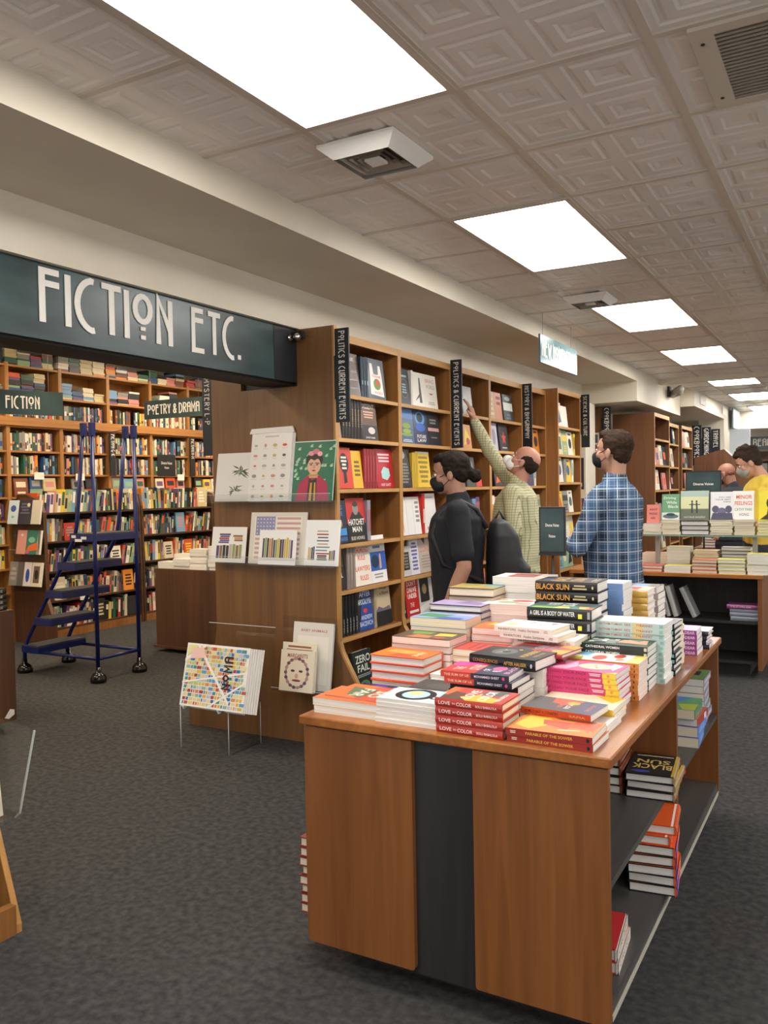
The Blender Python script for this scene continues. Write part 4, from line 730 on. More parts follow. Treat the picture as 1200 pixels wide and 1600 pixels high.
shelf_row(3, 6, XF, 6.75, 2.08, [('F', .18, .24, '#b98f50', 'tan hardcover with orange pattern', [('bars', .1, .1, .9, .8, 4, '#d9b878')]), ('F', .16, .24, '#c8703c', 'orange-brown hardcover', [('bars', .2, .5, .9, .9, 2, '#8a2f22')]), ('_', .04), ('F', .22, .24, '#35403f', 'dark hardcover with white cloud label', [('r', 0, .4, 1, .7, '#d9dcd8'), ('e', .5, .85, .3, .08, '#aeb9b5'), ('bars', .2, .05, .8, .3, 2, '#6f7f80')])])
shelf_row(3, 5, XF, 6.75, 1.81, [('S', 2, .034, .24, '#2c3448', 'navy spine', []), ('F', .16, .24, '#b9b5c2', 'grey figure hardcover', [('e', .5, .5, .25, .3, '#8a8694')]), ('_', .05), ('F', .2, .24, '#1d1b1e', 'black hardcover with a red star', [('p', [(.5, .75), (.58, .58), (.78, .56), (.62, .44), (.7, .26), (.5, .37), (.3, .26), (.38, .44), (.22, .56), (.42, .58)], '#d2382f'), ('bars', .2, .08, .8, .16, 1, '#c9c4ba')])])
for sh, z in ((4, 1.50), (3, 1.165), (2, .88), (1, .59)): rand_row(3, sh, XF, 6.75, 7.45, z)
for sh, z in ((5, 1.81), (4, 1.50), (3, 1.165), (2, .88), (1, .59)): rand_row(4, sh, XF, 7.53, 8.12, z, fill=.7)
zz = [None, .655, .95, 1.215, 1.53, 1.81, 2.09]
for sh in (6, 5, 4, 3, 2, 1): rand_row(5, sh, -2.63, 8.25, 8.88, zz[sh], fill=.95, sp=.15, pal=[PAL[i] for i in (0, 1, 0, 8, 10, 7, 5, 12, 15)])
# vertical blade signs fixed to the case fronts, facing down the shop
def blade_sign(s, x0, x1, y, z0, z1, label, textw=.42):
    e = empty('blade_sign', T(x0, y, z0), label, 'sign')
    mb = MB(); mb.box(0, 0, 0, x1 - x0, .012, z1 - z0, M_SIGNK); mb.build('board', e, .001)
    mb = MB(); mb.box(-.012, .012, (z1 - z0) * .25, .0, .05, (z1 - z0) * .72, M_DARK); mb.build('bracket', e)
    W_ = (x1 - x0); Hh = (z1 - z0)
    # text reads downwards: local x -> -Z, local y -> +X, out -> -Y
    M = frame((W_ * (.5 - textw / 2), -.0005, Hh * .97), (0, 0, -1), (1, 0, 0), (0, -1, 0))
    sign_text(s, min(Hh * .94, stroke_text(s, .13, .2)[1] * W_ * textw * 1.25), W_ * textw, .0012, M_LET, M, 'lettering', e, w=.13, gap=.2)
blade_sign('POLITICS & CURRENT EVENTS', -2.615, -2.522, 4.09, 1.88, 2.41, 'vertical black POLITICS & CURRENT EVENTS sign beside the big end panel')
blade_sign('POLITICS & CURRENT EVENTS', -2.748, -2.655, 5.93, 1.80, 2.47, 'vertical black POLITICS & CURRENT EVENTS sign next to the reaching hand')
blade_sign('HISTORY & BIOGRAPHY', -2.748, -2.655, 7.49, 1.80, 2.44, 'vertical black HISTORY & BIOGRAPHY sign above the reaching man')
blade_sign('SCIENCE & CULTURE', -2.625, -2.535, 8.95, 1.90, 2.46, 'vertical black SCIENCE & CULTURE sign beyond the oak cases')
blade_sign('MYSTERY L-P', -3.70, -3.62, 4.20, 1.73, 2.24, 'vertical black MYSTERY L-P sign at the left edge of the end panel', .5)
blade_sign('COOKBOOKS', -2.70, -2.60, 10.08, 1.95, 2.42, 'vertical black COOKBOOKS sign behind the plaid-shirted man', .5)
# ================================================================== BIG END PANEL AND ITS DISPLAYS
e = empty('end_panel', T(-3.2, 4.13, 0), 'tall curved-foot walnut end panel carrying clear print racks', 'end panel')
I = T(3.2, -4.13, 0)
mb = MB(); out = [(-3.80, 0), (-3.80, .16), (-3.775, .24), (-3.62, .46), (-3.57, .55), (-3.555, .65), (-3.555, 2.25), (-3.32, 2.25), (-3.32, 2.11), (-2.90, 2.11), (-2.90, 2.44), (-2.652, 2.44), (-2.652, .62), (-2.635, .56), (-2.46, .24), (-2.44, .17), (-2.44, 0)]
mb.prism(out, 4.122, 4.152, M_END, I); mb.build('panel', e)
mb = MB(); mb.box(-2.645, 4.118, .0, -2.645, 4.118, 0, M_CASEV, I)
pr_ = [(-2.652, 2.44), (-2.652, .62), (-2.635, .56), (-2.46, .24), (-2.44, .17), (-2.44, 0)]
mb = MB()
for a, b in zip(pr_[:-1], pr_[1:]): mb.prism([a, b, (b[0] + .014, b[1]), (a[0] + .014, a[1])], 4.121, 4.153, M_CASEV, I)
mb.build('edge_strip', e)
mb = MB(); mb.box(-3.33, 4.1525, 2.09, -2.88, 4.154, 2.46, M_DARK, I); mb.build('recess_shade_sheet', e)  # near-black sheet paints the shade of the recess behind the cutout
e = empty('emergency_light', T(-2.88, 4.08, 2.40), 'small twin-lamp emergency light at the corner of the FICTION ETC. sign', 'emergency light')
mb = MB(); mb.box(-.05, .0, -.02, .05, .03, .02, M_DARK); mb.build('bracket', e)
for dx in (-.028, .03):
    mb = MB(); mb.ell((dx, -.02, -.015), (.022, .025, .022), M_CHROME); mb.build('lamp', e)
def rack(x0, x1, y, z, h, label, lean=8, lip=.05, depth=.095, cat='acrylic rack', feet=False):
    """clear J-shaped acrylic ledge against a panel at y"""
    e = empty('acrylic_rack', T(x0, y, z), label, cat); W_ = x1 - x0
    mb = MB(); mb.box(0, -.004, 0, W_, -.001, h, M_ACR); mb.build('back_plate', e)
    mb = MB(); mb.box(0, -depth, 0, W_, -.004, .004, M_ACR); mb.build('ledge', e)
    mb = MB(); mb.box(0, -depth - .004, 0, W_, -depth, lip, M_ACR); mb.box(0, -depth - .0045, lip - .002, W_, -depth + .0005, lip, M_ACRE); mb.build('front_lip', e)
    return e
rack(-3.53, -2.62, 4.12, 1.43, .16, 'clear acrylic ledge holding botanical print, calendar and portrait')
rack(-3.56, -2.60, 4.12, 1.055, .16, 'clear acrylic ledge holding the book-stack prints')
rack(-3.03, -2.62, 4.12, .33, .42, 'clear acrylic holder low on the right of the end panel', lip=.02, depth=.14)
def print_(name, x, y, z, W_, H_, base, art, label, cat='art print', n=1, th=.004, lean=9, dx=0):
    """thin printed sheet or card standing on a ledge, facing -Y"""
    e = empty(name, M_face_y(x, y, z, H_, lean), label, cat)
    mb = MB(); mb.box(0, 0, 0, H_, W_, th, flat(base, .25)); draw(mb, cov_frame(H_, W_, th), W_, H_, art); mb.build('sheet', e)
    for k in range(1, n):
        mb = MB(); mb.box(.002, dx * k, -(th + .0015) * k, H_, W_ + dx * k, -(th + .0015) * k + th, flat('#dedbd4', .4)); mb.build('spare_sheet', e)
    return e
RR = random.Random(3)
leaf = []
for (cx, cy, n, L_) in ((.62, .62, 22, .3), (.5, .25, 18, .26)):
    for k in range(n):
        a = RR.uniform(0, 2 * PI); l = L_ * RR.uniform(.5, 1); x, y = cx + RR.uniform(-.05, .05), cy + RR.uniform(-.04, .04)
        dx, dy = math.cos(a) * l, math.sin(a) * l * .55
        leaf.append(('p', [(x, y), (x + dx * .5 - dy * .12, y + dy * .5 + dx * .06), (x + dx, y + dy), (x + dx * .5 + dy * .12, y + dy * .5 - dx * .06)], ['#4f5a40', '#6c7656', '#3f4a36'][k % 3]))
print_('botanical_print', -3.50, 4.068, 1.437, .30, .30, '#dcdad6', leaf, 'white botanical print with dark green fronds, left on the upper ledge')
cal = [('bars', .25, .93, .75, .97, 1, '#b9b4aa')]
for r_ in range(6):
    for c_ in range(4):
        x, y = .12 + c_ * .235, .82 - r_ * .15; cc = RR.choice(['#c98a80', '#8f8a84', '#b9a55c', '#c0605a', '#a3a89a'])
        if (r_, c_) == (0, 3): cc = '#cf3c34'
        if (r_, c_) == (1, 3): cc = '#4a4f56'
        cal.append(('e', x, y, RR.uniform(.03, .06), RR.uniform(.015, .028), cc)); cal.append(('bars', x - .07, y - .055, x + .07, y - .035, 1, '#c9c3b9'))
print_('wall_calendar', -3.225, 4.045, 1.437, .30, .41, '#e2dfd8', cal, 'tall white calendar with rows of tiny pictures, centre of the upper ledge', 'calendar', 3, dx=.006)
mb = MB(); mb.prism([(-.16, 0), (.17, 0), (.155, .035), (-.145, .03)], -.012, .0, flat('#e4e1d8'), plane='xz'); o = mb.build('calendar_flap', None, M=T(-3.085, 4.115, 1.843)); 
cobj = [x for x in bpy.data.objects if x.name.startswith('wall_calendar')][0]; o.parent = cobj; o.matrix_parent_inverse = cobj.matrix_world.inverted()
fr = [('r', 0, 0, 1, 1, '#1f6b4d')]
for k in range(30): fr.append(('p', [(a := RR.uniform(.03, .97), b := RR.uniform(.3, .97)), (a + .05, b + .015), (a + .03, b + .04), (a + .06, b + .06), (a, b + .05), (a - .03, b + .02)], '#9fc4a8'))
fr += [('p', [(.12, .0), (.2, .3), (.38, .42), (.65, .42), (.84, .3), (.9, .0)], '#a8244a'), ('p', [(.4, .0), (.42, .38), (.5, .34), (.6, .38), (.62, .0)], '#2a2424'), ('p', [(.44, .0), (.46, .3), (.5, .3), (.5, .0)], '#c9982c'), ('p', [(.55, .0), (.55, .3), (.58, .3), (.6, .0)], '#c9982c'),
       ('e', .52, .68, .2, .13, '#231a1a'), ('p', [(.44, .52), (.6, .52), (.62, .38), (.42, .38)], '#c69a7e'), ('e', .52, .58, .155, .14, '#d6aa8e'), ('p', [(.36, .66), (.44, .7), (.52, .67), (.6, .7), (.68, .66), (.66, .74), (.38, .74)], '#231a1a'),
       ('p', [(.4, .625), (.5, .635), (.5, .62), (.41, .615)], '#231a1a'), ('p', [(.54, .635), (.65, .625), (.64, .612), (.54, .62)], '#231a1a'), ('e', .45, .598, .03, .01, '#3a2a24'), ('e', .59, .598, .03, .01, '#3a2a24'), ('e', .52, .5, .045, .014, '#b03a3c'), ('p', [(.51, .6), (.54, .6), (.55, .54), (.5, .54)], '#c08f74'),
       ('e', .44, .79, .07, .04, '#d98f9a'), ('e', .55, .82, .08, .045, '#c9707f'), ('e', .64, .78, .06, .04, '#e3a9a9'), ('e', .52, .42, .13, .015, '#b98f3c'), ('r', .0, .0, .015, 1, '#d9e6df'), ('r', .985, 0, 1, 1, '#d9e6df'), ('r', 0, .985, 1, 1, '#d9e6df')]
print_('portrait_print', -2.925, 4.06, 1.437, .30, .35, '#1f6b4d', fr, 'green portrait print of a woman with flowers in her hair and a red jacket')
def spines_art(x0, x1, y0, y1, n, vert=True):
    a = []
    for k in range(n):
        c = RR.choice(['#6a4f8a', '#8a6a4a', '#c9b23c', '#3c4450', '#a8423a', '#c98a4a', '#8f9a5c', '#b9b0a0', '#54406a', '#2f2f33'])
        if vert: w_ = (x1 - x0) / n; a.append(('r', x0 + k * w_, y0, x0 + k * w_ + w_ * .85, y1 - RR.uniform(0, .15) * (y1 - y0), c))
        else: h_ = (y1 - y0) / n; o = RR.uniform(0, .06); a.append(('r', x0 + o, y0 + k * h_, x1 - RR.uniform(0, .06), y0 + k * h_ + h_ * .85, c))
    return a
print_('book_stack_print', -3.545, 4.068, 1.062, .27, .22, '#eceae5', spines_art(.15, .9, .12, .52, 8) + spines_art(.18, .55, .54, .82, 5, False) + spines_art(.6, .9, .6, .78, 3, False), 'white print of a heap of coloured books, left on the second ledge')
stars = [('r', .08, .08, .92, .92, '#e4dfd4'), ('r', .1, .55, .45, .92, '#8d8bb0')]
for r_ in range(5):
    for c_ in range(6): stars.append(('e', .13 + .058 * c_, .59 + .07 * r_, .012, .012, '#d9d8e2'))
for k in range(4): stars.append(('r', .48, .86 - k * .095, .9, .905 - k * .095, '#c99a96'))
for k in range(5): stars.append(('r', .1, .1 + k * .09, .9, .145 + k * .09, '#cba3a0'))
print_('flag_print', -3.245, 4.062, 1.062, .41, .31, '#dcd6c9', stars, 'framed-size print of a faded stars and stripes flag, centre of the second ledge', 'art print', 2)
print_('book_row_print', -3.15, 4.035, 1.062, .27, .205, '#f0eeea', spines_art(.1, .92, .2, .8, 14), 'small white print of a row of book spines, in front of the flag print')
tw = []
for k in range(8): tw.append(('r', .35 + RR.uniform(-.05, .02), .25 + k * .07, .68 + RR.uniform(-.04, .05), .25 + k * .07 + .03, RR.choice(['#2f3338', '#a8423a', '#5f6a70', '#b9a58c', '#7d8a90'])))
print_('book_tower_print', -2.835, 4.062, 1.062, .235, .265, '#eff0ee', tw + spines_art(.1, .3, .12, .42, 4) + spines_art(.72, .9, .12, .36, 3) + spines_art(.32, .7, .12, .24, 3, False), 'tall white print of a tower of books, right on the second ledge')
print_('baby_animals_calendar', -2.945, 4.05, .337, .28, .39, '#dcd8cd', [('t', .2, .86, .85, .9, 'BABY ANIMALS', '#b9776a'), ('r', .12, .1, .9, .8, '#e6e2d8')], 'tall cream calendar reading BABY ANIMALS, back of the low rack', 'calendar', 3)
print_('card_box', -3.0, 4.03, .337, .24, .27, '#e6dcc5', [('bars', .1, .8, .9, .95, 2, '#8a5a4a'), ('p', [(.4, .6), (.6, .6), (.5, .75)], '#c93a30'), ('p', [(.5, .6), (.7, .6), (.6, .75)], '#3f8a4a'), ('bars', .05, .1, .15, .8, 1, '#7a4a44')], 'cream boxed calendar with small coloured triangles, middle of the low rack', 'calendar')
face = [('e', .5, .45, .36, .38, '#a98a84'), ('e', .5, .45, .3, .33, '#dfd2bb'), ('t', .2, .82, .8, .92, 'MARGARETS', '#8a3f38'), ('e', .38, .5, .06, .03, '#4a3a3a'), ('e', .62, .5, .06, .03, '#4a3a3a'), ('e', .5, .38, .05, .06, '#c9a08f'), ('e', .5, .27, .13, .03, '#8a3f44')]
for k in range(18): a = k * PI / 9; face.append(('e', .5 + .33 * math.cos(a), .45 + .35 * math.sin(a), .05, .04, ['#7d5560', '#5f4a5a', '#b08a80'][k % 3]))
print_('face_drawing_box', -2.965, 3.995, .337, .235, .235, '#e3d8c0', face, 'cream boxed set with a wreathed face drawing, front of the low rack', 'calendar', 1, th=.03)
# map on a clear floor stand
mp_art = [('r', 0, 0, 1, 1, '#f3f1ea')]
pc = ['#c9563f', '#e0b84a', '#5f9ac9', '#b9cf6a', '#e3cf8a', '#2f6fae', '#d98a5c', '#8fb9a5', '#c9c4d9', '#3a8f96', '#e8d9a0', '#a83a3a']
for r_ in range(15):
    x = .03
    while x < .95:
        w_ = RR.uniform(.025, .085)
        if not (.5 < x < .72 and 4 < r_ < 12 and False):
            mp_art.append(('p', [(x, .03 + r_ * .063), (x + w_ - .01, .03 + r_ * .063), (x + w_ - .006 + r_ * .0, .08 + r_ * .063), (x + .003, .08 + r_ * .063)], RR.choice(pc)))
        x += w_
for p in ([(0, .75), (.3, 1), (.36, 1), (0, .7)], [(.15, 1), (.75, .1), (.78, .12), (.2, 1)], [(.0, .35), (1, .6), (1, .63), (0, .38)], [(.45, 0), (1, .45), (1, .49), (.41, 0)]): mp_art.append(('p', p, '#f5f3ec'))
mp_art += [('p', [(.03, .8), (.2, .97), (.03, .97)], '#e9e3a0'), ('p', [(.08, .75), (.32, .78), (.28, .95), (.1, .92)], '#f0c9bf')]
NM = (-3.475, 3.70, .262)
e = print_('city_map_print', -3.475, 3.69, .262, .465, .36, '#f5f3ee', mp_art, 'colourful city map print lettered NOMA on a clear floor stand', 'art print', 7, lean=14, dx=.012)
Mt = cov_frame(.36, .465, .004) @ frame((.465 * .77, .36 * .32, .0040), (0, 1, 0), (-1, 0, 0), (0, 0, 1))
sign_text('NOMA', .36 * .52, .465 * .13, .0006, flat('#17171c'), Mt, 'lettering', e, w=.14, gap=.25)
e = empty('print_floor_stand', T(-3.5, 3.72, 0), 'clear acrylic floor stand under the NOMA map print', 'acrylic stand')
for (a, b, nm) in (((0, .0), (.36, .02), 'front_foot'), ((.35, .02), (.37, .3), 'side_foot')):
    mb = MB(); mb.box(a[0], a[1], 0, b[0], b[1] if b[1] > a[1] + .03 else a[1] + .004, .245, M_ACR); mb.build(nm, e)
mb = MB(); mb.box(0, .0, .245, .48, .26, .25, M_ACR); mb.box(0, -.001, .2445, .48, .001, .2505, M_ACRE); mb.build('shelf', e)
mb = MB(); mb.box(.0, .27, .0, .004, .274, .7, M_ACR); mb.box(0, .27, .25, .5, .274, .70, M_ACR); mb.box(0, .269, .697, .5, .275, .70, M_ACRE); mb.build('back_plate', e)
for x in (.07, .33):
    mb = MB(); mb.tube([(x, .0, .25), (x, -.05, .25), (x, -.055, .27)], .005, M_ACRE, 6); mb.build('hook', e)
mb = MB(); mb.tube([(0, 0, 0), (0, 0, .245)], .0025, M_ACRE, 5); mb.tube([(.36, 0, 0), (.36, 0, .245)], .0025, M_ACRE, 5); mb.tube([(.37, .28, 0), (.37, .28, .245)], .0025, M_ACRE, 5); mb.build('polished_edges', e)
# ================================================================== HEADER SIGN
e = empty('header_sign', T(-2.93, 1.2, 2.13), 'long slate-green header sign lettered FICTION ETC. above the opening', 'sign')
mb = MB(); mb.box(-.0, 0, 0, .03, 2.915, .325, M_SIGN); mb.build('board', e)
mb = MB(); mb.box(.0305, 2.70, .0, .0325, 2.917, .325, M_SIGNK); mb.build('box_end', e)
# letters from (60,420) .. (375,560): Y 2.33 -> 3.63
def lt(s, ya, yb, z0, z1, w): sign_text(s, yb - ya, z1 - z0, .003, M_LET, T(2.93, -1.2, -2.13) @ frame((-2.8985, ya, z0), (0, 1, 0), (0, 0, 1), (1, 0, 0)), 'lettering', e, w=w, gap=.13)
lt('FICTION', 2.328, 3.09, 2.20, 2.415, .122)
lt('ETC.', 3.222, 3.607, 2.20, 2.41, .122)
# ================================================================== FICTION ROOM
XU, XL = -7.6, -7.33
DY = [3.0, 3.67, 4.34, 5.01, 5.68, 6.34, 7.01, 7.68, 8.35, 9.02, 9.69]
ZU = [.50, .75, 1.0, 1.24, 1.48, 1.715, 1.96]
BU = ['far left', 'second', 'third', 'fourth', 'fifth', 'sixth', 'seventh', 'eighth', 'ninth', 'tenth']
for i in range(1, len(DY) - 1):
    a, b = DY[i], DY[i + 1]
    e = empty('wall_shelving', T(XU - .3, a, 0), f'{BU[i]} honey oak shelving bay from the left on the fiction room back wall', 'bookcase')
    I = T(-(XU - .3), -a, 0); xb = XU - .3
    for y in (a, b - .014):
        mb = MB(); mb.box(xb, y, 0, XU, y + .03 if y == a else y + .014, 2.86, M_FICV, I); mb.build('side_panel', e)
    mb = MB(); mb.box(xb, a, 0, xb + .01, b, 2.86, M_FICV, I); mb.build('back_panel', e)
    for z in ZU + [2.22, 2.54, 2.84]:
        mb = MB(); mb.box(xb, a + .03, z - .02, XU - .004, b - .014, z, M_FICW, I); mb.build('shelf', e)
    mb = MB(); mb.box(XU - .02, a, 2.215, XU + .03, b, 2.305, M_FICW, I); mb.build('fascia', e)
PW = PAL + [PAL[i] for i in (0, 0, 1, 1, 2, 3, 3, 4, 14, 15, 11, 9)]
def rcol(): return R.choice(PW)[0]
mb = MB()                                      # the hundreds of small spines of the upper bays
def spines(mb, y0, y1, z, xf, hmin, hmax, tmin=.016, tmax=.036, pal=None):
    y = y0
    while y < y1 - .03:
        t_ = R.uniform(tmin, tmax); h_ = R.uniform(hmin, hmax); c = flat((pal and R.choice(pal)) or rcol(), .4); dx = R.uniform(0, .02)
        if R.random() < .03: y += t_ * 2; continue
        mb.box(xf - .15 - dx, y, z, xf - dx, y + t_ - .0015, z + h_, c)
        c2 = flat(rcol(), .4); a = R.uniform(.1, .5); mb.box(xf - dx, y + .003, z + h_ * a, xf - dx + .0006, y + t_ - .005, z + h_ * (a + R.uniform(.1, .4)), c2)
        y += t_
def flats(mb, y0, y1, z, xf, hmax):
    y = y0
    while y < y1 - .13:
        w_ = R.uniform(.13, .17); zz_ = z; n = R.randint(4, 9); c = rcol()
        for k in range(n):
            t_ = R.uniform(.018, .034); 
            if zz_ + t_ > z + hmax: break
            if R.random() < .4: c = rcol()
            mb.box(xf - .22, y, zz_, xf - R.uniform(.01, .03), min(y + w_, y1), zz_ + t_ - .001, flat(c, .4)); zz_ += t_
        y += w_ + .01
for i in range(1, len(DY) - 1):
    a, b = DY[i] + .04, DY[i + 1] - .02
    for z in (2.22, 1.96, 1.715):
        if z == 2.22: spines(mb, a, b, z + .085, XU - .02, .15, .17)
        else: spines(mb, a, b, z, XU - .02, .17, .205)
    if b < 6: 
        for z in (1.48, 1.24, 1.0, .75): spines(mb, a, b, z, XU - .02, .17, .2)
    flats(mb, a, b, 2.54, XU - .02, .27); flats(mb, a - .03, b + .02, 2.84, XU - .0, .2)
o = mb.build('books'); tag(o, 'hundreds of small coloured book spines filling the upper fiction shelves', 'books', kind='stuff')
# face-out books on the shelf at 1.48 behind the low units
k = 0
y = 5.75; names_f = []
while y < 9.0:
    w_ = R.uniform(.13, .18); h_ = R.uniform(.18, .21); c, cn = R.choice(PAL); c2 = rcol()
    if min(abs(y + w_ / 2 - d) for d in DY) > w_ / 2 + .03:
        Book(h_, w_, .025, c, 'w', False, [('r', .15, .5, .85, .8, c2), ('bars', .2, .1, .8, .3, 1, c2)], small=True).place(M_face_x(XU - .03, y, 1.482, h_, 6), f'{cn} face-out novel, {ORL[min(k, 13)]} in the row just above the low shelving', 'face-out novels on the fiction wall'); k += 1
    y += w_ + .03
# low dark-edged shelving, slightly nearer, books leaning in it
ZLO = [.10, .39, .70, 1.01, 1.31]
MD = wood('dark_walnut', '#3a2415', '#523420', 'y', .45)
LOW = [(5.75, 7.20), (7.22, 8.47), (8.49, 9.74)]
LN = ['behind the blue ladder', 'right of the blue ladder', 'behind the dark counter']
RN = ['bottom row', 'second row up', 'middle row', 'second row down', 'top row']
for (a, b), ln in zip(LOW, LN):
    e = empty('low_bookcase', T(XU + .02, a, 0), f'low dark walnut bookcase in the fiction room, {ln}', 'bookcase')
    I = T(-(XU + .02), -a, 0)
    for y in (a, b - .02):
        mb = MB(); mb.prism([(XU + .02, 0), (XL + .02, 0), (XL + .02, .5), (XL, 1.35), (XL - .03, 1.47), (XL - .1, 1.5), (XU + .02, 1.5)], y, y + .03, MD, I); mb.build('side_panel', e)
    for z in ZLO:
        mb = MB(); mb.box(XU + .02, a + .03, z - .018, XL + .005, b - .02, z, MD, I); mb.build('shelf', e)
    mb = MB(); mb.box(XU + .02, a, 0, XL + .01, b, .08, M_CASE, I); mb.build('plinth', e)
    mb = MB(); mb.box(XU + .02, a + .02, .08, XU + .035, b - .02, 1.5, M_DARK, I); mb.build('back_panel', e)
    for zi, z in enumerate(ZLO):
        y = a + .05; n = 0; lean = R.uniform(-6, 10)
        while y < b - .08:
            if R.random() < .12: lean = R.uniform(-4, 14)
            t_ = R.uniform(.02, .045); h_ = R.uniform(.18, .25); c, cn = R.choice(PW); c2 = rcol(); d_ = .15
            if R.random() < .05:
                w_ = .15; bk = Book(h_, w_, .02, c, 'w', False, [('bars', .15, .2, .85, .8, 4, c2)], small=True)
                bk.place(M_face_x(XL - .03, y, z + .001, h_, 5), f'{cn} face-out book, number {n + 1} from left, {RN[zi]}, low case {ln}', f'books in the low bookcase {ln}'); y += w_ + .005; n += 1; continue
            bk = Book(h_, d_, t_, c, 'c' if R.random() < .5 else 'w', False, (), [('r', R.uniform(.08, .3), .15, R.uniform(.45, .8), .85, c2)], small=True)
            s_ = math.sin(math.radians(abs(lean))) * t_
            bk.place(M_spine_x(XL - .03, y, z + .001 + (s_ if lean < 0 else 0), h_, -lean), f'{cn} spine, number {n + 1} from left, {RN[zi]}, low case {ln}', f'books in the low bookcase {ln}')
            y += t_ / math.cos(math.radians(lean)) + .002; n += 1
# small signs and price cards on the fiction wall
def small_board(name, x0, y0, z0, y1, z1, mat, label, cat, lines=(), th=.006, tc='#d8d4ca'):
    e = empty(name, T(x0, y0, z0), label, cat)
    mb = MB(); mb.box(0, 0, 0, th, y1 - y0, z1 - z0, mat); 
    draw(mb, frame((th, 0, 0), (0, 1, 0), (0, 0, 1), (1, 0, 0)), y1 - y0, z1 - z0, [('t', a, b, c, d, s, tc) for a, b, c, d, s in lines], .0004); mb.build('board', e); return e
def vsign(y, z0, z1, txt, label):
    e = empty('shelf_sign', T(XU + .03, y, z0), label, 'sign')
    mb = MB(); mb.box(0, 0, 0, .012, .085, z1 - z0, M_SIGNK); mb.build('board', e)
    H_ = z1 - z0; sign_text(txt, H_ * .5, .05, .001, M_LET, frame((.0125, .018, H_ * .96), (0, 0, -1), (0, 1, 0), (1, 0, 0)), 'lettering', e, w=.14)
vsign(6.99, 1.70, 2.20, 'FICTION G-K', 'narrow black FICTION G-K shelf sign behind the ladder rails')
vsign(8.33, 1.70, 2.20, 'FICTION H-M', 'narrow black FICTION H-M shelf sign at the right of the fiction wall')
small_board('table_sign', -7.25, 7.42, 1.69, 7.72, 1.95, flat('#12191c', .4), 'small black counter sign with two lines of white text above the low shelving', 'sign', [(.2, .55, .8, .68, 'Diverse Voices'), (.38, .35, .62, .45, 'Fiction')])
for (y, z, x, nm) in ((5.98, 1.70, XU, 'far left'), (6.52, 1.69, XU, 'left of the ladder rail'), (8.12, 1.69, XU, 'near the H-M sign'), (6.30, .40, XL, 'low down behind the ladder steps'), (7.98, .41, XL, 'low down right of the ladder')):
    small_board('shelf_card', x + .006, y, z - .04, y + .12, z + .035, M_WHITE, f'small white shelf card, {nm}', 'card')
def hang_sign(txt, p0, p1, z0, z1, label, wires=(), w=.13, mat=M_SIGN, tx=(.3, .72), out=1):
    """board hanging between two floor-plan points, lettered on the side facing the viewer"""
    a = Vector((p0[0], p0[1], 0)); b = Vector((p1[0], p1[1], 0)); ex = (b - a).normalized(); L_ = (b - a).length; n = ex.cross(Vector((0, 0, 1)))
    e = empty('hanging_sign', frame((a.x, a.y, z0), ex, (0, 0, 1), n), label, 'sign')
    mb = MB(); mb.box(0, 0, -.008, L_, z1 - z0, .008, mat); mb.build('board', e)
    H_ = z1 - z0; sign_text(txt, L_ * (tx[1] - tx[0]), H_ * .5, .002, M_LET, T(L_ * tx[0], H_ * .25, .008), 'lettering', e, w=w, gap=.15)
    for f in wires:
        mb = MB(); mb.tube([(L_ * f, H_, 0), (L_ * f, wires[f] - z0, 0)], .0018, M_STEEL, 5); mb.build('wire', e)
    return e
hang_sign('FICTION', (-5.85, 3.80), (-5.5, 4.615), 2.115, 2.30, 'hanging slate sign reading FICTION at the left edge', {.12: 3.1, .88: 3.1}, tx=(.52, .80))
hang_sign('POETRY & DRAMA', (-6.005, 6.0), (-5.27, 6.02), 2.20, 2.375, 'hanging slate sign reading POETRY & DRAMA', {.1: 3.1, .9: 3.1}, tx=(.06, .92))
e = hang_sign('NEW NONFICTION', (-2.1, 6.11), (-2.1, 7.03), 2.42, 2.63, 'hanging NEW NONFICTION sign under the ceiling beside the beam', {.08: ZC, .85: ZC}, w=.16, mat=noise_mat('pale_slate_gloss', '#54757a', '#7f9ba0', nscale=2, rough=.2), tx=(.03, .99))
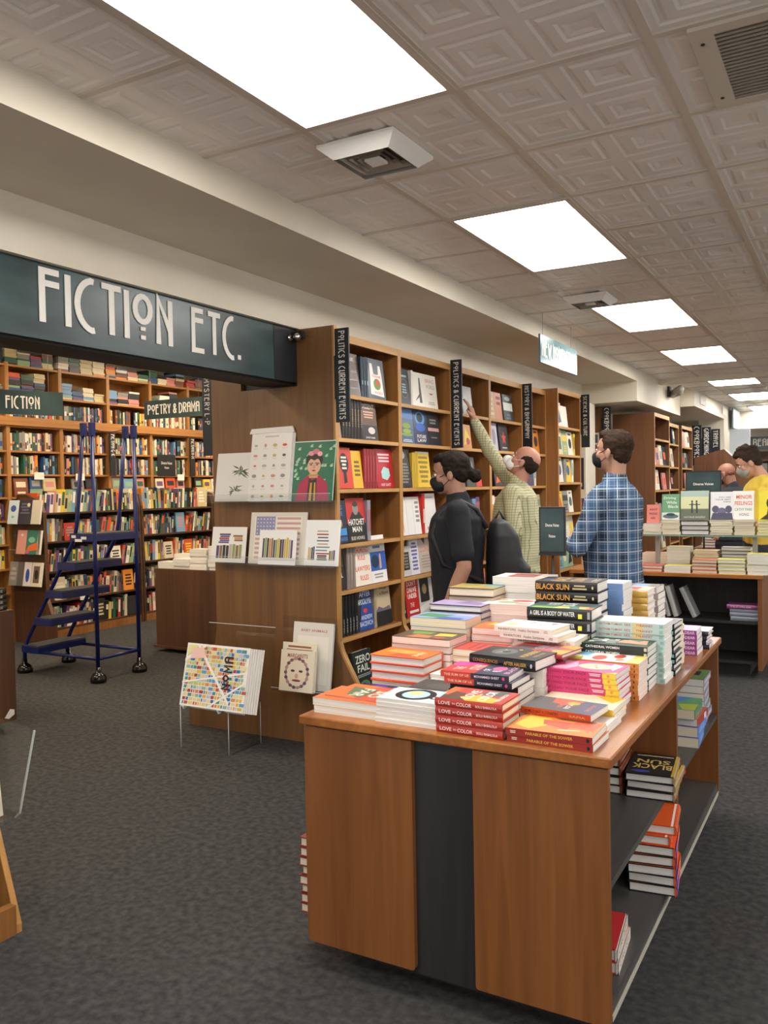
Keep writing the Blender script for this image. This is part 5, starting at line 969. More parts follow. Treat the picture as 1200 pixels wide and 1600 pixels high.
# ------------------------------------------------------------------ dark endcap with racks in the fiction room
e = empty('end_panel', T(-7.3, 5.70, 0), 'low dark brown end panel with three clear racks, left of the ladder', 'end panel'); I = T(7.3, -5.70, 0)
mb = MB(); mb.prism([(-7.56, 0), (-6.98, 0), (-6.98, .22), (-7.08, .45), (-7.10, 1.32), (-7.15, 1.42), (-7.24, 1.47), (-7.45, 1.47), (-7.52, 1.42), (-7.56, 1.34)], 5.68, 5.72, M_BROWN, I); mb.build('panel', e)
for zi, z in enumerate((1.20, .90, .58)):
    rack(-7.54, -7.06, 5.67, z, .2, f'{["upper", "middle", "lower"][zi]} clear rack on the low dark end panel', depth=.06)
L3 = [('top rack', 1.207, [(-7.84, .15, '#cfe0e4', 'pale blue booklet with a flower', [('e', .5, .65, .28, .14, '#4b5fa0'), ('e', .5, .3, .15, .05, '#7fbf8a')]), (-7.68, .19, '#3a3842', 'dark book with a white title strip', [('bars', .1, .4, .9, .9, 4, '#6a6874'), ('e', .75, .8, .12, .08, '#d9cf9a')]), (-7.48, .12, '#cfc6b0', 'tan-edged book', [])]),
      ('middle rack', .907, [(-7.72, .14, '#d99a86', 'salmon pink book', [('e', .5, .8, .15, .05, '#cfd9d4')]), (-7.58, .2, '#3f7a66', 'green and orange illustrated book', [('e', .4, .6, .25, .12, '#7fb59a'), ('p', [(0, .1), (.9, .2), (.8, .5), (.2, .35)], '#dd6a34'), ('e', .15, .1, .12, .08, '#d94f8a')]), (-7.42, .05, '#d9d2bd', 'narrow cream book', [])]),
      ('bottom rack', .587, [(-7.85, .12, '#8f8780', 'grey mottled book', [('bars', .1, .2, .9, .8, 3, '#b0a8a0')]), (-7.73, .1, '#6a625e', 'dark mottled book', []), (-7.64, .13, '#e3d9d0', 'cream book with a blue bottle', [('e', .5, .45, .22, .28, '#3552a8')]), (-7.52, .15, '#e3dcc0', 'cream-framed book with a brown picture', [('r', .2, .15, .8, .85, '#6f5f50'), ('e', .5, .5, .18, .2, '#2f2b2a')])])]
for nm, z, bs in L3:
    for x, w_, c, d, art in bs: Book(.24, w_, .02, c, 'w', False, art, small=True).place(M_face_y(x + .31, 5.61, z, .24, 9), f'{d} in the {nm} of the low dark end panel', f'books in the {nm} of the dark end panel')
# ------------------------------------------------------------------ rolling ladder
e = empty('rolling_ladder', T(-5.75, 4.95, 0), 'blue steel rolling ladder with five dark treads and black domed feet', 'ladder'); I = T(5.75, -4.95, 0)
YN, YF = 4.72, 5.16
feet = [(-6.18, YN), (-6.20, YF + .03), (-5.30, YN), (-5.30, YF)]
for (x, y) in feet:
    mb = MB(); mb.lathe([(.060, 0), (.064, .012), (.062, .035), (.053, .058), (.038, .072), (.022, .080), (.02, .12)], M_RUB, 20, I @ T(x, y, 0)); mb.build('foot', e)
for y in (YN, YF):
    mb = MB(); mb.tube([(-5.30, y, .1), (-5.30, y, 2.04)], .0165, M_BLUE, 10, I); mb.box(-5.32, y - .019, 1.96, -5.28, y + .019, 2.06, M_BLUE, I); mb.build('rear_post', e)
    mb = MB(); mb.tube([(-5.395, y, 2.04), (-5.50, y, 1.25), (-5.53, y, 1.14), (-6.12, y, .30), (-6.175, y, .2), (-6.18, y, .1)], .0165, M_BLUE, 10, I); mb.box(-5.415, y - .019, 1.96, -5.375, y + .019, 2.06, M_BLUE, I); mb.build('stringer', e)
    mb = MB(); mb.tube([(-6.17, y, .185), (-5.30, y, .185)], .014, M_BLUE, 8, I); mb.build('base_rail', e)
mb = MB(); mb.tube([(-5.30, YN, .185), (-5.30, YF, .185)], .014, M_BLUE, 8, I); mb.build('base_rail', e)
mb = MB(); mb.tube([(-5.38, YN, 2.035), (-5.38, (YN + YF) / 2, 1.99), (-5.38, YF, 2.035)], .004, M_DARK, 6, I); mb.build('guard_chain', e)
for x, z in ((-6.17, .235), (-6.01, .475), (-5.855, .71), (-5.70, .945), (-5.545, 1.18)):
    d = .2 if z < 1.1 else .255
    mb = MB(); mb.box(x - .01, YN - .03, z - .06, x + d, YF + .03, z - .004, M_BLUE, I); t = mb.build('tread', e, .004)
    mb = MB(); mb.box(x - .005, YN - .028, z - .004, x + d - .005, YF + .028, z + .003, M_TREAD, I); mb.build('anti_slip_mat', t)
for k, (x, z, w_) in enumerate(((-5.53, 1.158, .05), (-5.42, 1.148, .06), (-5.49, 1.128, .08))):
    mb = MB(); mb.box(x, YN - .032, z - .01, x + w_, YN - .0305, z + .012, M_WHITE, I); mb.build('label_sticker', e)
# ------------------------------------------------------------------ dark counter with paperbacks, and the cabinet at the left edge
e = empty('display_counter', T(-5.4, 6.4, 0), 'dark brown counter behind the end panel, stacked with white paperbacks', 'counter'); I = T(5.4, -6.4, 0)
mb = MB(); mb.box(-5.83, 5.90, .06, -4.88, 7.5, .785, M_BROWN, I); mb.build('body', e, .004)
mb = MB(); mb.box(-5.85, 5.885, .04, -4.86, 7.51, .062, M_BROWN, I); mb.build('base_board', e)
mb = MB(); mb.box(-5.70, 6.0, 0, -5.0, 7.4, .04, M_DARK, I); mb.build('plinth', e)
def pile(n, x, y, z, L_, W_, t_, c, pg, desc, place, sp=None, orient='f', hard=False, art=()):
    b = Book(L_, W_, t_, c, pg, hard, art, sp=sp, small=True)
    for i in range(n):
        dx, dy = R.uniform(-.006, .006), R.uniform(-.006, .006)
        b.place(M_flat(orient, x + dx, y + dy, z + i * (t_ + .0003), L_, W_), (f'{desc}, {ORD[min(n - 1 - i, 10)]} {place}' if n > 1 else f'{desc} {place}'), f'books piled {place}')
for x, n, nm in ((-5.81, 2, 'leftmost on the dark counter'), (-5.61, 3, 'second on the dark counter'), (-5.41, 6, 'third on the dark counter'), (-5.19, 7, 'tallest on the dark counter')):
    pile(n, x, 5.92, .786, .2, .14, .031, '#dedad0', 'w', 'white-edged paperback', nm)
pile(4, -5.79, 6.12, .786, .2, .14, .03, '#d6d9c8', 'w', 'pale green paperback', 'behind on the dark counter')
Book(.26, .19, .02, '#8fa3cf', 'w', False, [('r', 0, 0, 1, .55, '#d99a90'), ('bars', .1, .8, .9, .9, 1, '#5f6fa0')], small=True).place(M_face_y(-5.22, 6.12, .99, .26, 6), 'blue and pink book standing upright on the counter piles')
pile(6, -5.2, 6.10, .786, .2, .14, .0335, '#d9d6cd', 'w', 'grey-white paperback', 'under the upright blue and pink book')
e = empty('display_cabinet', T(-5.2, 3.1, 0), 'brown display cabinet cut off by the left edge, with black books on top', 'cabinet'); I = T(5.2, -3.1, 0)
mb = MB(); mb.box(-5.7, 2.4, .07, -4.70, 3.52, .775, M_BROWN, I); mb.build('body', e, .004)
mb = MB(); mb.box(-5.6, 2.5, 0, -4.8, 3.42, .07, M_DARK, I); mb.build('plinth', e)
mb = MB(); mb.prism([(3.43, .10), (3.47, .15), (3.50, .14), (3.5, .11), (3.46, .09)], -4.699, -4.697, M_WHITE, I, plane='yz'); mb.build('chipped_patch', e)
b = Book(.24, .16, .034, '#141417', 'w', True, (), [('t', .35, .25, .88, .75, 'RELEASE', '#a9a9a6')], sp='#141417')
for i in range(4): b.place(T(-4.722, 3.245, .776 + i * .0345) @ RZm(90), f'black hardcover with white spine lettering, {ORD[3 - i]} on the left-edge cabinet', 'black hardcovers on the left-edge cabinet')
# ------------------------------------------------------------------ case end at the lower left, with clear holder
bookcase('oak bookcase end with slanting foot, cut by the lower left edge', -2.76, .9, 1.885, [.05, .62, .95, 1.3, 1.65, 2.0], 2.1, .33, True, [(-2.53, 0), (-2.53, .03), (-2.65, .40), (-2.74, .7), (-2.76, .76), (-2.76, 2.1)])
Book(.3, .22, .03, '#1b2030', 'w', True, [('bars', .1, .1, .9, .35, 4, '#d9cf3c'), ('t', .3, .5, .9, .6, 'ARE', '#d9cf3c')]).place(M_face_x(-2.63, 1.60, .055, .3, 14), 'dark book with yellow bars in the lower left corner')
e = empty('acrylic_holder', T(-2.9, 1.92, .25), 'clear acrylic brochure holder at the left edge', 'acrylic holder')
def quad(mb, pts, th, mat): mb.prism(pts, 0, th, mat, plane='xz')
mb = MB(); mb.prism([(-.25, .03), (.08, .02), (.11, .045), (.205, .37), (.2, .375), (-.25, .42)], .17, .173, M_ACR, plane='xz'); mb.build('side_wall', e)
mb = MB(); mb.prism([(.08, .018), (.11, .042), (.2065, .37), (.201, .372), (.105, .048), (.08, .024)], .1685, .1745, M_ACRE, plane='xz'); mb.build('polished_edge', e)
mb = MB(); mb.prism([(-.25, .02), (.08, .02), (.08, .024), (-.25, .024)], .02, .17, M_ACR, plane='xz'); mb.build('base', e)
e = empty('leaflet_pack', T(-2.95, 2.0, .28), 'cream leaflets standing in the clear holder at the left edge', 'leaflets')
for k in range(6):
    mb = MB(); mb.prism([(.085 - k * .012, 0), (.089 - k * .012, 0), (.05 - k * .012, .34), (.046 - k * .012, .34)], -.04, .07, flat(['#d9d2bd', '#c9c2ae'][k % 2]), plane='xz'); mb.build('leaflet', e)
# ================================================================== SECOND DISPLAY TABLE (right, behind)
AX0, AX1, AY0, AY1, AZ = -2.15, -.67, 6.95, 7.90, .795
e = empty('display_table', T((AX0 + AX1) / 2, 7.4, 0), 'cherry display table with open black side, behind at the right', 'display table'); I = T(-(AX0 + AX1) / 2, -7.4, 0)
def ap(name, f, bv=0): mb = MB(); f(mb); mb.build(name, e, bv)
ap('table_top', lambda m: m.box(AX0, AY0 - .01, AZ - .03, AX1 + .01, AY1, AZ, wood('cherry_veneer_top_cross', '#96581f', '#bd7a3a', 'x', .28), I), .003)
ap('end_panel', lambda m: m.box(AX1 - .03, AY0, .07, AX1, AY1, AZ - .03, M_TABLE, I))
ap('end_panel', lambda m: m.box(AX0, AY0, .07, AX0 + .03, AY1, AZ - .03, M_TABLE, I))
ap('inner_back', lambda m: m.box(AX0 + .03, 7.40, .1, AX1 - .03, 7.42, AZ - .03, M_BLACKW, I))
ap('shelf', lambda m: m.box(AX0 + .03, AY0 + .02, .415, AX1 - .03, 7.40, .435, M_BLACKW, I))
ap('shelf', lambda m: m.box(AX0 + .03, AY0 + .02, .11, AX1 - .03, 7.40, .13, M_BLACKW, I))
ap('plinth', lambda m: m.box(AX0 + .1, AY0 + .12, 0, AX1 - .1, AY1 - .1, .11, M_BLACKW, I))
zt = .436
for k, (x, c, nm, ln, t_) in enumerate(((-1.47, '#3a7f93', 'teal', 12, .02), (-1.435, '#a9a9a6', 'grey', 14, .03), (-1.39, '#b5b5b1', 'light grey', 16, .035), (-1.28, '#a3a4a2', 'pale grey', 24, .035))):
    b_ = Book(.25, .16, t_, c, 'w', True, small=True); a = math.radians(ln); d = Vector((math.sin(a), 0, -math.cos(a)))
    M = frame(Vector((x + math.sin(a) * .25, 7.0, zt + .001 + math.sin(a) * t_ * 0)) - d * .25, d, (0, 1, 0), d.cross(Vector((0, 1, 0))))
    b_.place(M, f'{nm} hardcover leaning on the black shelf of the far table', 'leaning hardcovers in the far table')
pile(4, -1.66, 6.99, zt, .2, .15, .03, '#a08a62', 'c', 'brown-edged hardcover', 'beside the leaning books', hard=True)
pile(3, -.90, 7.0, zt, .22, .15, .03, '#7f8492', 'w', 'grey-blue hardcover', 'on the right of the black shelf', hard=True, orient='s')
Book(.22, .15, .03, '#8f3f78', 'w', True, (), [('t', .1, .3, .8, .7, 'TRAVELER', '#d9b0cc')], small=True).place(M_flat('s', -.925, 6.995, zt + .092, .22, .15), 'purple-spined hardcover on top of the grey-blue ones')
# piles on its top
TP = [(-1.60, 6.965, 2, .2, '#d9554a', 'red-covered book', '#c9c2b2'), (-1.385, 6.965, 2, .2, '#e6dc4a', 'yellow-covered book', None), (-1.175, 6.965, 4, .185, '#c9673a', 'black-boarded book with orange cover', None), (-.985, 6.965, 4, .2, '#e6e36a', 'black-boarded book with yellow-green cover', None), (-1.60, 7.16, 5, .2, '#e3b9a6', 'pinkish paperback', None), (-1.40, 7.16, 7, .18, '#dbd29a', 'cream paperback', None), (-1.20, 7.16, 6, .19, '#e0c98a', 'cream and dark hardcover', None), (-.99, 7.18, 7, .22, '#4b4a48', 'dark grey hardcover', None), (-1.80, 6.97, 4, .19, '#c9d0d6', 'pale blue book', None), (-2.0, 6.97, 5, .19, '#b9876a', 'brown book', None), (-.78, 7.3, 4, .12, '#e9e4da', 'small white book', None)]
for k, (x, y, n, L_, c, d, sp) in enumerate(TP):
    pl = ['front left', 'second in front', 'third in front', 'fourth in front', 'back left', 'second at the back', 'third at the back', 'fourth at the back', 'hidden by the plaid shirt', 'far left', 'far right'][k]
    if k == 3: pile(n, x, y, AZ, L_, .15, .0285, c, 'w', d, f'{pl} on the far table', hard=True); continue
    pile(n, x, y, AZ, L_, .15, .027, c, 'w' if k % 2 else 'c', d, f'{pl} on the far table', hard=k in (2, 6, 7, 0))
pile(6, -.775, 6.965, AZ, .185, .15, .0265, '#e4e060', 'w', 'yellow-topped grey-edged book', 'at the right on the far table', sp='#d98a72')
pile(1, -.72, 6.98, AZ + .0, .04, .1, .02, '#efe28a', 'w', 'thin yellow booklet', 'by the right table corner')
# raised glass shelf on steel posts
e = empty('raised_glass_shelf', T(-1.1, 7.15, AZ), 'glass shelf raised on steel posts over the far table', 'glass shelf')
mb = MB(); mb.box(-.50, -.13, .285, .62, .22, .295, M_ACR); mb.box(-.50, -.132, .2845, .62, -.129, .2955, flat('#7f9f94', .15)); mb.build('glass', e)
for x in (-.37, .363):
    mb = MB(); mb.box(x - .016, -.02, 0, x + .016, .03, .284, M_STEEL); mb.box(x - .04, -.05, 0, x + .04, .06, .004, M_STEEL); mb.build('post', e)
GZ = AZ + .297
GB = [(-1.565, .145, 4, .021, '#cfd3d8', 'grey-blue paperback', False), (-1.415, .14, 5, .0225, '#d5cfb6', 'cream paperback', False), (-1.265, .205, 3, .036, '#3a3a36', 'black-boarded hardcover', True), (-1.05, .165, 6, .0185, '#e6dfae', 'cream hardcover', True), (-.875, .145, 7, .0165, '#c9c4b4', 'pale paperback', False), (-.71, .19, 5, .022, '#e9d83c', 'bright yellow book', True)]
FB = [(-1.55, .10, .15, '#e2857a', 'pink book reading ANY FRIEND ASK', [('t', .2, .68, .85, .8, 'ANY', '#5f3a3a'), ('t', .2, .45, .85, .57, 'FRIEND', '#5f3a3a'), ('t', .3, .22, .7, .34, 'ASK', '#5f3a3a')]),
      (-1.42, .135, .205, '#6fa37a', 'green book titled Driving While Black', [('t', .1, .78, .8, .9, 'Driving', '#dfe9da'), ('t', .25, .62, .85, .73, 'While', '#dfe9da'), ('t', .35, .46, .95, .57, 'Black', '#dfe9da'), ('r', 0, 0, 1, .28, '#d5dcd6'), ('e', .5, .13, .45, .09, '#5a6a70'), ('e', .5, .2, .25, .06, '#33414a')]),
      (-1.275, .21, .235, '#a9b58c', 'grey-green hardcover with two standing figures', [('r', 0, .8, 1, 1, '#aec3b8'), ('r', 0, .4, 1, .8, '#dbdcae'), ('r', 0, 0, 1, .38, '#6b7261'), ('p', [(.38, .25), (.44, .25), (.44, .6), (.38, .6)], '#3a3a36'), ('p', [(.56, .25), (.62, .25), (.6, .6), (.54, .6)], '#3a3a36'), ('e', .41, .64, .035, .035, '#3a3a36'), ('e', .57, .64, .035, .035, '#3a3a36'), ('r', .3, .52, .7, .55, '#3a3a36'), ('t', .12, .08, .88, .14, 'NATALIE BASZILE', '#c9cfc0')]),
      (-1.05, .165, .22, '#ecebea', 'white hardcover YOU ARE YOUR BEST THING with three faces', [('t', .35, .78, .9, .83, 'YOU ARE', '#7a6f6a'), ('t', .2, .7, .9, .75, 'YOUR BEST', '#7a6f6a'), ('t', .55, .62, .9, .67, 'THING', '#7a6f6a'), ('e', .22, .38, .16, .13, '#5a5870'), ('e', .5, .3, .2, .14, '#6d6a86'), ('e', .8, .38, .15, .13, '#5a5870'), ('p', [(0, 0), (1, 0), (.95, .25), (.1, .25)], '#4f4d66')]),
      (-.885, .15, .22, '#f3f0ea', 'white hardcover MINOR FEELINGS with orange title', [('t', .15, .72, .9, .86, 'MINOR', '#e2592e'), ('t', .08, .5, .92, .64, 'FEELINGS', '#e2592e'), ('t', .08, .3, .92, .4, 'CATHY PARK', '#8aa37a'), ('t', .3, .12, .75, .22, 'HONG', '#7a8f9a')]),
      (-.705, .20, .225, '#f0df1f', 'bright yellow book with a black head silhouette', [('e', .58, .58, .3, .27, '#2a2422'), ('p', [(.35, .5), (.75, .45), (.7, .2), (.5, .02), (.05, .02), (.3, .2)], '#2a2422'), ('p', [(.8, .5), (.95, .42), (.85, .35), (.82, .25), (.7, .25)], '#2a2422'), ('t', .5, .68, .8, .73, 'I AM', '#e9e3d9'), ('t', .42, .6, .85, .65, 'MORE', '#e9e3d9'), ('t', .42, .52, .85, .57, 'FROM', '#e9e3d9'), ('t', .38, .44, .88, .49, 'AFRICA', '#e9e3d9')])]
for (x, w_, n, t_, c, d, hd), (fx, fw, fh, fc, fd, fa) in zip(GB, FB):
    pile(n, x, 7.04, GZ, w_ + .0, .16, t_, c, 'w' if hd else 'c', d, f'under the {fd.split(" ", 1)[0]} upright book' if n else '', hard=hd)
    Book(fh, fw, .025, fc, 'w', True, fa).place(M_face_y(fx + (.01 if fx < -1.5 else 0), 7.09, GZ + n * (t_ + .0003) + .001, fh, 6), f'{fd}, standing on the glass shelf', 'books standing on the glass shelf')
# ------------------------------------------------------------------ framed counter signs
def stand_sign(x0, x1, y, z0, z1, base, l1, l2, label, ang=0):
    cx = (x0 + x1) / 2; W_ = x1 - x0; H_ = z1 - z0
    e = empty('counter_sign', T(cx, y, base) @ RZm(ang), label, 'sign')
    mb = MB(); mb.box(-W_ / 2, -.006, z0 - base, W_ / 2, .006, z1 - base, flat('#16181a', .4)); mb.build('frame', e)
    mb = MB(); mb.box(-W_ / 2 + .01, -.008, z0 - base + .012, W_ / 2 - .01, -.006, z1 - base - .012, M_SIGN)
    draw(mb, frame((-W_ / 2, -.008, z0 - base), (1, 0, 0), (0, 0, 1), (0, -1, 0)), W_, H_, [('t', .22, .54, .78, .62, l1, '#e6e4dc'), ('t', .34, .3, .66, .37, l2, '#e6e4dc')], .0006); mb.build('insert', e)
    mb = MB(); mb.box(-W_ / 2, -.012, z0 - base - .012, W_ / 2, .012, z0 - base, flat('#16181a', .4)); mb.tube([(0, 0, .012), (0, 0, z0 - base)], .008, flat('#16181a', .4), 8); mb.build('stem', e)
    mb = MB(); mb.box(-.07, -.05, 0, .07, .05, .012, flat('#16181a', .4)); mb.build('foot', e)
stand_sign(-1.30, -1.02, 7.45, 1.34, 1.60, AZ, 'Diverse Voices', 'Nonfiction', 'dark green counter sign reading Diverse Voices Nonfiction')
_ss = stand_sign
def small_foot_sign():
    x0, x1, y, z0, z1, base = -1.236, -1.118, 3.566, 1.203, 1.408, TZ
    W_ = x1 - x0; H_ = z1 - z0; bk_ = flat('#16181a', .4)
    e = empty('counter_sign', T((x0 + x1) / 2, y, base), 'black-framed dark green counter sign reading Diverse Voices Fiction on the front table', 'sign')
    mb = MB(); mb.box(-W_ / 2, -.005, z0 - base, W_ / 2, .005, z1 - base, bk_); mb.build('frame', e, .001)
    mb = MB(); mb.box(-W_ / 2 + .007, -.0065, z0 - base + .012, W_ / 2 - .007, -.005, z1 - base - .008, M_SIGN)
    draw(mb, frame((-W_ / 2, -.0066, z0 - base), (1, 0, 0), (0, 0, 1), (0, -1, 0)), W_, H_, [('t', .25, .58, .76, .645, 'Diverse Voices', '#e6e4dc'), ('t', .38, .35, .62, .41, 'Fiction', '#e6e4dc')], .0005); mb.build('insert', e)
    mb = MB(); mb.box(-W_ / 2, -.012, z0 - base - .006, W_ / 2, .008, z0 - base + .003, bk_); mb.tube([(0, 0, .006), (0, 0, z0 - base)], [.006, .005], bk_, 8); mb.build('stem', e)
    mb = MB(); mb.box(-.026, -.02, 0, .026, .03, .006, bk_); mb.build('foot', e)
small_foot_sign()
# ================================================================== FAR LEFT SIDE
# wood panel, poster pillar and deep cases under the lowered soffit
e = empty('end_panel', T(-2.75, 10.12, 0), 'brown wood end panel behind the plaid-shirted man', 'end panel')
mb = MB(); mb.box(-.22, 0, 0, .12, .03, 2.43, M_END); mb.build('panel', e)
mb = MB(); mb.box(-.09, -.012, 1.98, .0, -.002, 2.12, flat('#cfcabb')); mb.box(-.075, -.013, 2.0, -.015, -.012, 2.10, flat('#5a5750')); mb.build('framed_notice', e)
e = empty('poster_pillar', T(-2.86, 9.5, 0), 'pale pillar with posters between the SCIENCE sign and the plaid-shirted man', 'pillar')
mb = MB(); mb.box(-.2, 0, 0, .12, .4, 2.44, M_WALL); mb.build('pillar', e)
mb = MB(); draw(mb, frame((-.12, -.003, 1.45), (1, 0, 0), (0, 0, 1), (0, -1, 0)), .22, .42, [('r', 0, 0, 1, .85, '#2a2a30'), ('e', .7, .93, .12, .06, '#d9a83c'), ('r', 0, .88, .55, .96, '#b0403c'), ('e', .5, .62, .3, .1, '#77747a'), ('e', .5, .36, .25, .1, '#8a8589'), ('r', .1, .08, .9, .18, '#c9c4c6'), ('r', .3, .45, .7, .5, '#b9b5b8')]); mb.build('game_poster', e)
mb = MB(); draw(mb, frame((-.12, -.003, 1.05), (1, 0, 0), (0, 0, 1), (0, -1, 0)), .22, .30, [('r', 0, 0, 1, 1, '#6a4a5a'), ('bars', .1, .1, .9, .9, 4, '#a87a8a')]); mb.build('poster', e)
mb = MB(); draw(mb, frame((-.1, -.003, .75), (1, 0, 0), (0, 0, 1), (0, -1, 0)), .2, .25, [('e', .5, .5, .45, .5, '#8a8f4a'), ('e', .4, .6, .2, .2, '#b9b56a')]); mb.build('green_poster', e)
e = empty('hanging_sign', T(-2.80, 9.35, 2.18), 'black board with a white curved letter beside the SCIENCE sign', 'sign')
mb = MB(); mb.box(-.05, 0, 0, .09, .012, .30, M_SIGNK); mb.build('board', e)
mb = MB()
for a, b in zip(arc(.07, .16, .07, .1, 100, 260, 10)[:-1], arc(.07, .16, .07, .1, 100, 260, 10)[1:]):
    mb.box(min(a[0], b[0]) - .006, -.002, min(a[1], b[1]), max(a[0], b[0]) + .006, 0, max(a[1], b[1]), M_LET)
mb.build('lettering', e)
MDK = (wood('russet_veneer', '#5d3b21', '#754b2b', 'z', .42), M_CASEV, M_CASEE)
FC = [(10.55, 11.45, 2.36, -2.20, 'deep russet bookcase whose end panel rises beside the plaid-shirted man'), (11.9, 12.75, 2.33, -2.32, 'second farther russet bookcase, beyond the deep end panel'), (13.2, 14.1, 2.36, -2.36, 'third farther russet bookcase, next to the three blade signs')]
ZF = [.35, .68, 1.04, 1.42, 1.73, 2.05]
for k, (a, b, tp, xf, lb) in enumerate(FC):
    bookcase(lb, xf, a, b, ZF, tp, .5 if k == 0 else .4, False, None, MDK)
    for z in ZF[2 if k else 1:]:
        y = a + .05; q = 0
        if z > 2 and k == 0: continue
        while y < b - .2:
            c, cn = R.choice([PAL[i] for i in (0, 1, 5, 17, 15, 3, 16, 0)]); w_ = R.uniform(.14, .2); h_ = R.uniform(.2, .27); c2 = rcol()
            if R.random() < .72:
                Book(h_, w_, .025, c, 'w', True, [('r', .2, .3, .8, .7, c2)], small=True).place(M_face_x(xf - .05, y, z + .001, h_, 6), f'{cn} book, {ORL[q]} on the {["", "lowest", "waist-high", "chest-high", "head-high", "topmost"][ZF.index(z)]} shelf of the {["deep russet", "second russet", "third russet"][k]} case', 'books in the far russet cases'); q += 1
            y += w_ + .04
def far_blade(s, x0, x1, y, z0, z1, lb):
    blade_sign(s, x0, x1, y, z0, z1, lb, .5)
far_blade('COOKBOOKS', -2.40, -2.25, 14.3, 1.78, 2.42, 'first of three far blade signs, lettered COOKBOOKS')
far_blade('GARDENING', -2.34, -2.2, 14.9, 1.76, 2.42, 'second of three far blade signs, lettered GARDENING')
far_blade('TRAVEL', -2.24, -2.1, 15.2, 1.74, 2.40, 'third of three far blade signs, lettered TRAVEL')
for k, (x, y) in enumerate(((-2.38, 14.35), (-2.32, 14.95), (-2.22, 15.25))):
    Book(.3, .14, .03, ['#c9cfae', '#b9c49a', '#d9b08a'][k], 'w', True, [('bars', .1, .1, .9, .5, 2, '#8f8a6a')], small=True).place(M_face_y(x, y, 1.46, .3, 3), f'{["pale green", "sage", "peach"][k]} book below the {["first", "second", "third"][k]} of the far blade signs')
    e = empty('shelf_ledge', T(x, y, 1.44), f'small wooden ledge under the {["first", "second", "third"][k]} far blade sign', 'shelf')
    mb = MB(); mb.box(-.05, -.03, 0, .2, .1, .018, MDK[0]); mb.box(-.05, .06, -1.44, .2, .1, 0, MDK[0]); mb.build('ledge', e)
e = empty('sloping_display', T(-1.9, 14.2, 0), 'wooden display with sloping shoulder beyond the nonfiction table', 'display stand')
mb = MB(); mb.prism([(-.45, 0), (.5, 0), (.5, 1.55), (.42, 1.6), (.0, 2.02), (-.1, 2.0), (-.45, 1.9)], 0, .3, MDK[0], plane='xz'); mb.build('body', e)
for k in range(3): Book(.2, .12, .03, ['#c9bfae', '#e3d9c9', '#b9a58c'][k], 'w', True, small=True).place(T(-1.78 + k * .14, 14.24, 1.93 - k * .13) @ Matrix.Rotation(math.radians(50), 4, 'Y'), f'{["highest", "middle", "lowest"][k]} pale book on the sloping display shoulder')
# security camera, vents and the far sign on the lowered soffit
e = empty('security_camera', T(XB, 11.6, 2.70), 'grey security camera on the lowered soffit', 'camera')
mb = MB(); mb.box(0, -.05, -.07, .03, .06, .07, flat('#3c3a38')); mb.build('wall_plate', e)
mb = MB(); mb.tube([(.03, 0, 0), (.08, 0, -.01)], .015, M_STEEL, 8); mb.build('arm', e)
mb = MB(); mb.tube([(.05, .05, -.03), (.16, -.14, -.01), (.2, -.2, .02)], [.05, .06, .045], flat('#8a867e'), 12); mb.build('housing', e)
for k, y in enumerate((12.9, 15.1)):
    e = empty('wall_vent', T(-2.05, y, 2.64), f'{["nearer", "farther"][k]} small square vent grille on the far boxed beam', 'vent')
    mb = MB(); mb.box(0, 0, 0, .01, .5, .12, M_RAIL)
    for j in range(5): mb.box(.01, .03, .015 + j * .02, .014, .47, .024 + j * .02, flat('#8f8775'))
    mb.build('grille', e)
e = empty('lit_sign', T(-1.98, 16.3, 2.45), 'bright hanging sign at the far end of the boxed beam', 'sign')
mb = MB(); mb.box(-.012, -.45, 0, .012, .45, .33, flat('#8fa9b5', .3)); mb.box(.0125, -.42, .10, .014, .42, .23, flat('#f2f2ee')); mb.build('board', e)
e = empty('hanging_sign', T(-1.9, 17.6, 2.12), 'dark sign lettered BEAUTIFUL BOOKS at the far end of the shop', 'sign')
mb = MB(); mb.box(0, 0, 0, 1.9, .03, .24, M_SIGN); mb.build('board', e)
sign_text('BEAUTIFUL BOOKS', 1.1, .13, .004, M_LET, frame((.06, -.002, .06), (1, 0, 0), (0, 0, 1), (0, -1, 0)), 'lettering', e, w=.14)
e = empty('white_display_box', T(-2.0, 16.0, 1.95), 'pale blue-white panel hanging on the far column', 'display panel')
mb = MB(); mb.box(-.1, 0, 0, .28, .04, .48, flat('#c3cbd3')); mb.build('panel', e)
e = empty('bookcase', T(-1.9, 18.0, 0), 'tall shelving at the far end of the shop under the BEAUTIFUL BOOKS sign', 'bookcase')
mb = MB()
for x in (0, .55, 1.1, 1.65, 2.2): mb.box(x, 0, 0, x + .04, .35, 2.1, MDK[0])
mb.build('upright', e)
for z in (.5, .85, 1.2, 1.55, 1.9):
    mb = MB(); mb.box(0, 0, z, 2.24, .35, z + .03, MDK[0]); mb.build('shelf', e)
mb = MB(); mb.box(0, .33, 0, 2.24, .35, 2.1, MDK[0]); mb.build('back_panel', e)
k = 0
for z in (1.23, 1.58):
    for x in (.08, .3, .62, .85, 1.2):
        c, cn = R.choice([PAL[i] for i in (0, 1, 5, 7, 2, 15)])
        Book(.28, .18, .03, c, 'w', True, [('r', .2, .3, .8, .6, rcol())], small=True).place(M_face_y(-1.9 + x, 18.1, z, .28, 4), f'{cn} face-out book, {ORL[k % 5]} on the {["lower", "upper"][k // 5]} lit row of the far end shelving', 'books on the far end shelving'); k += 1
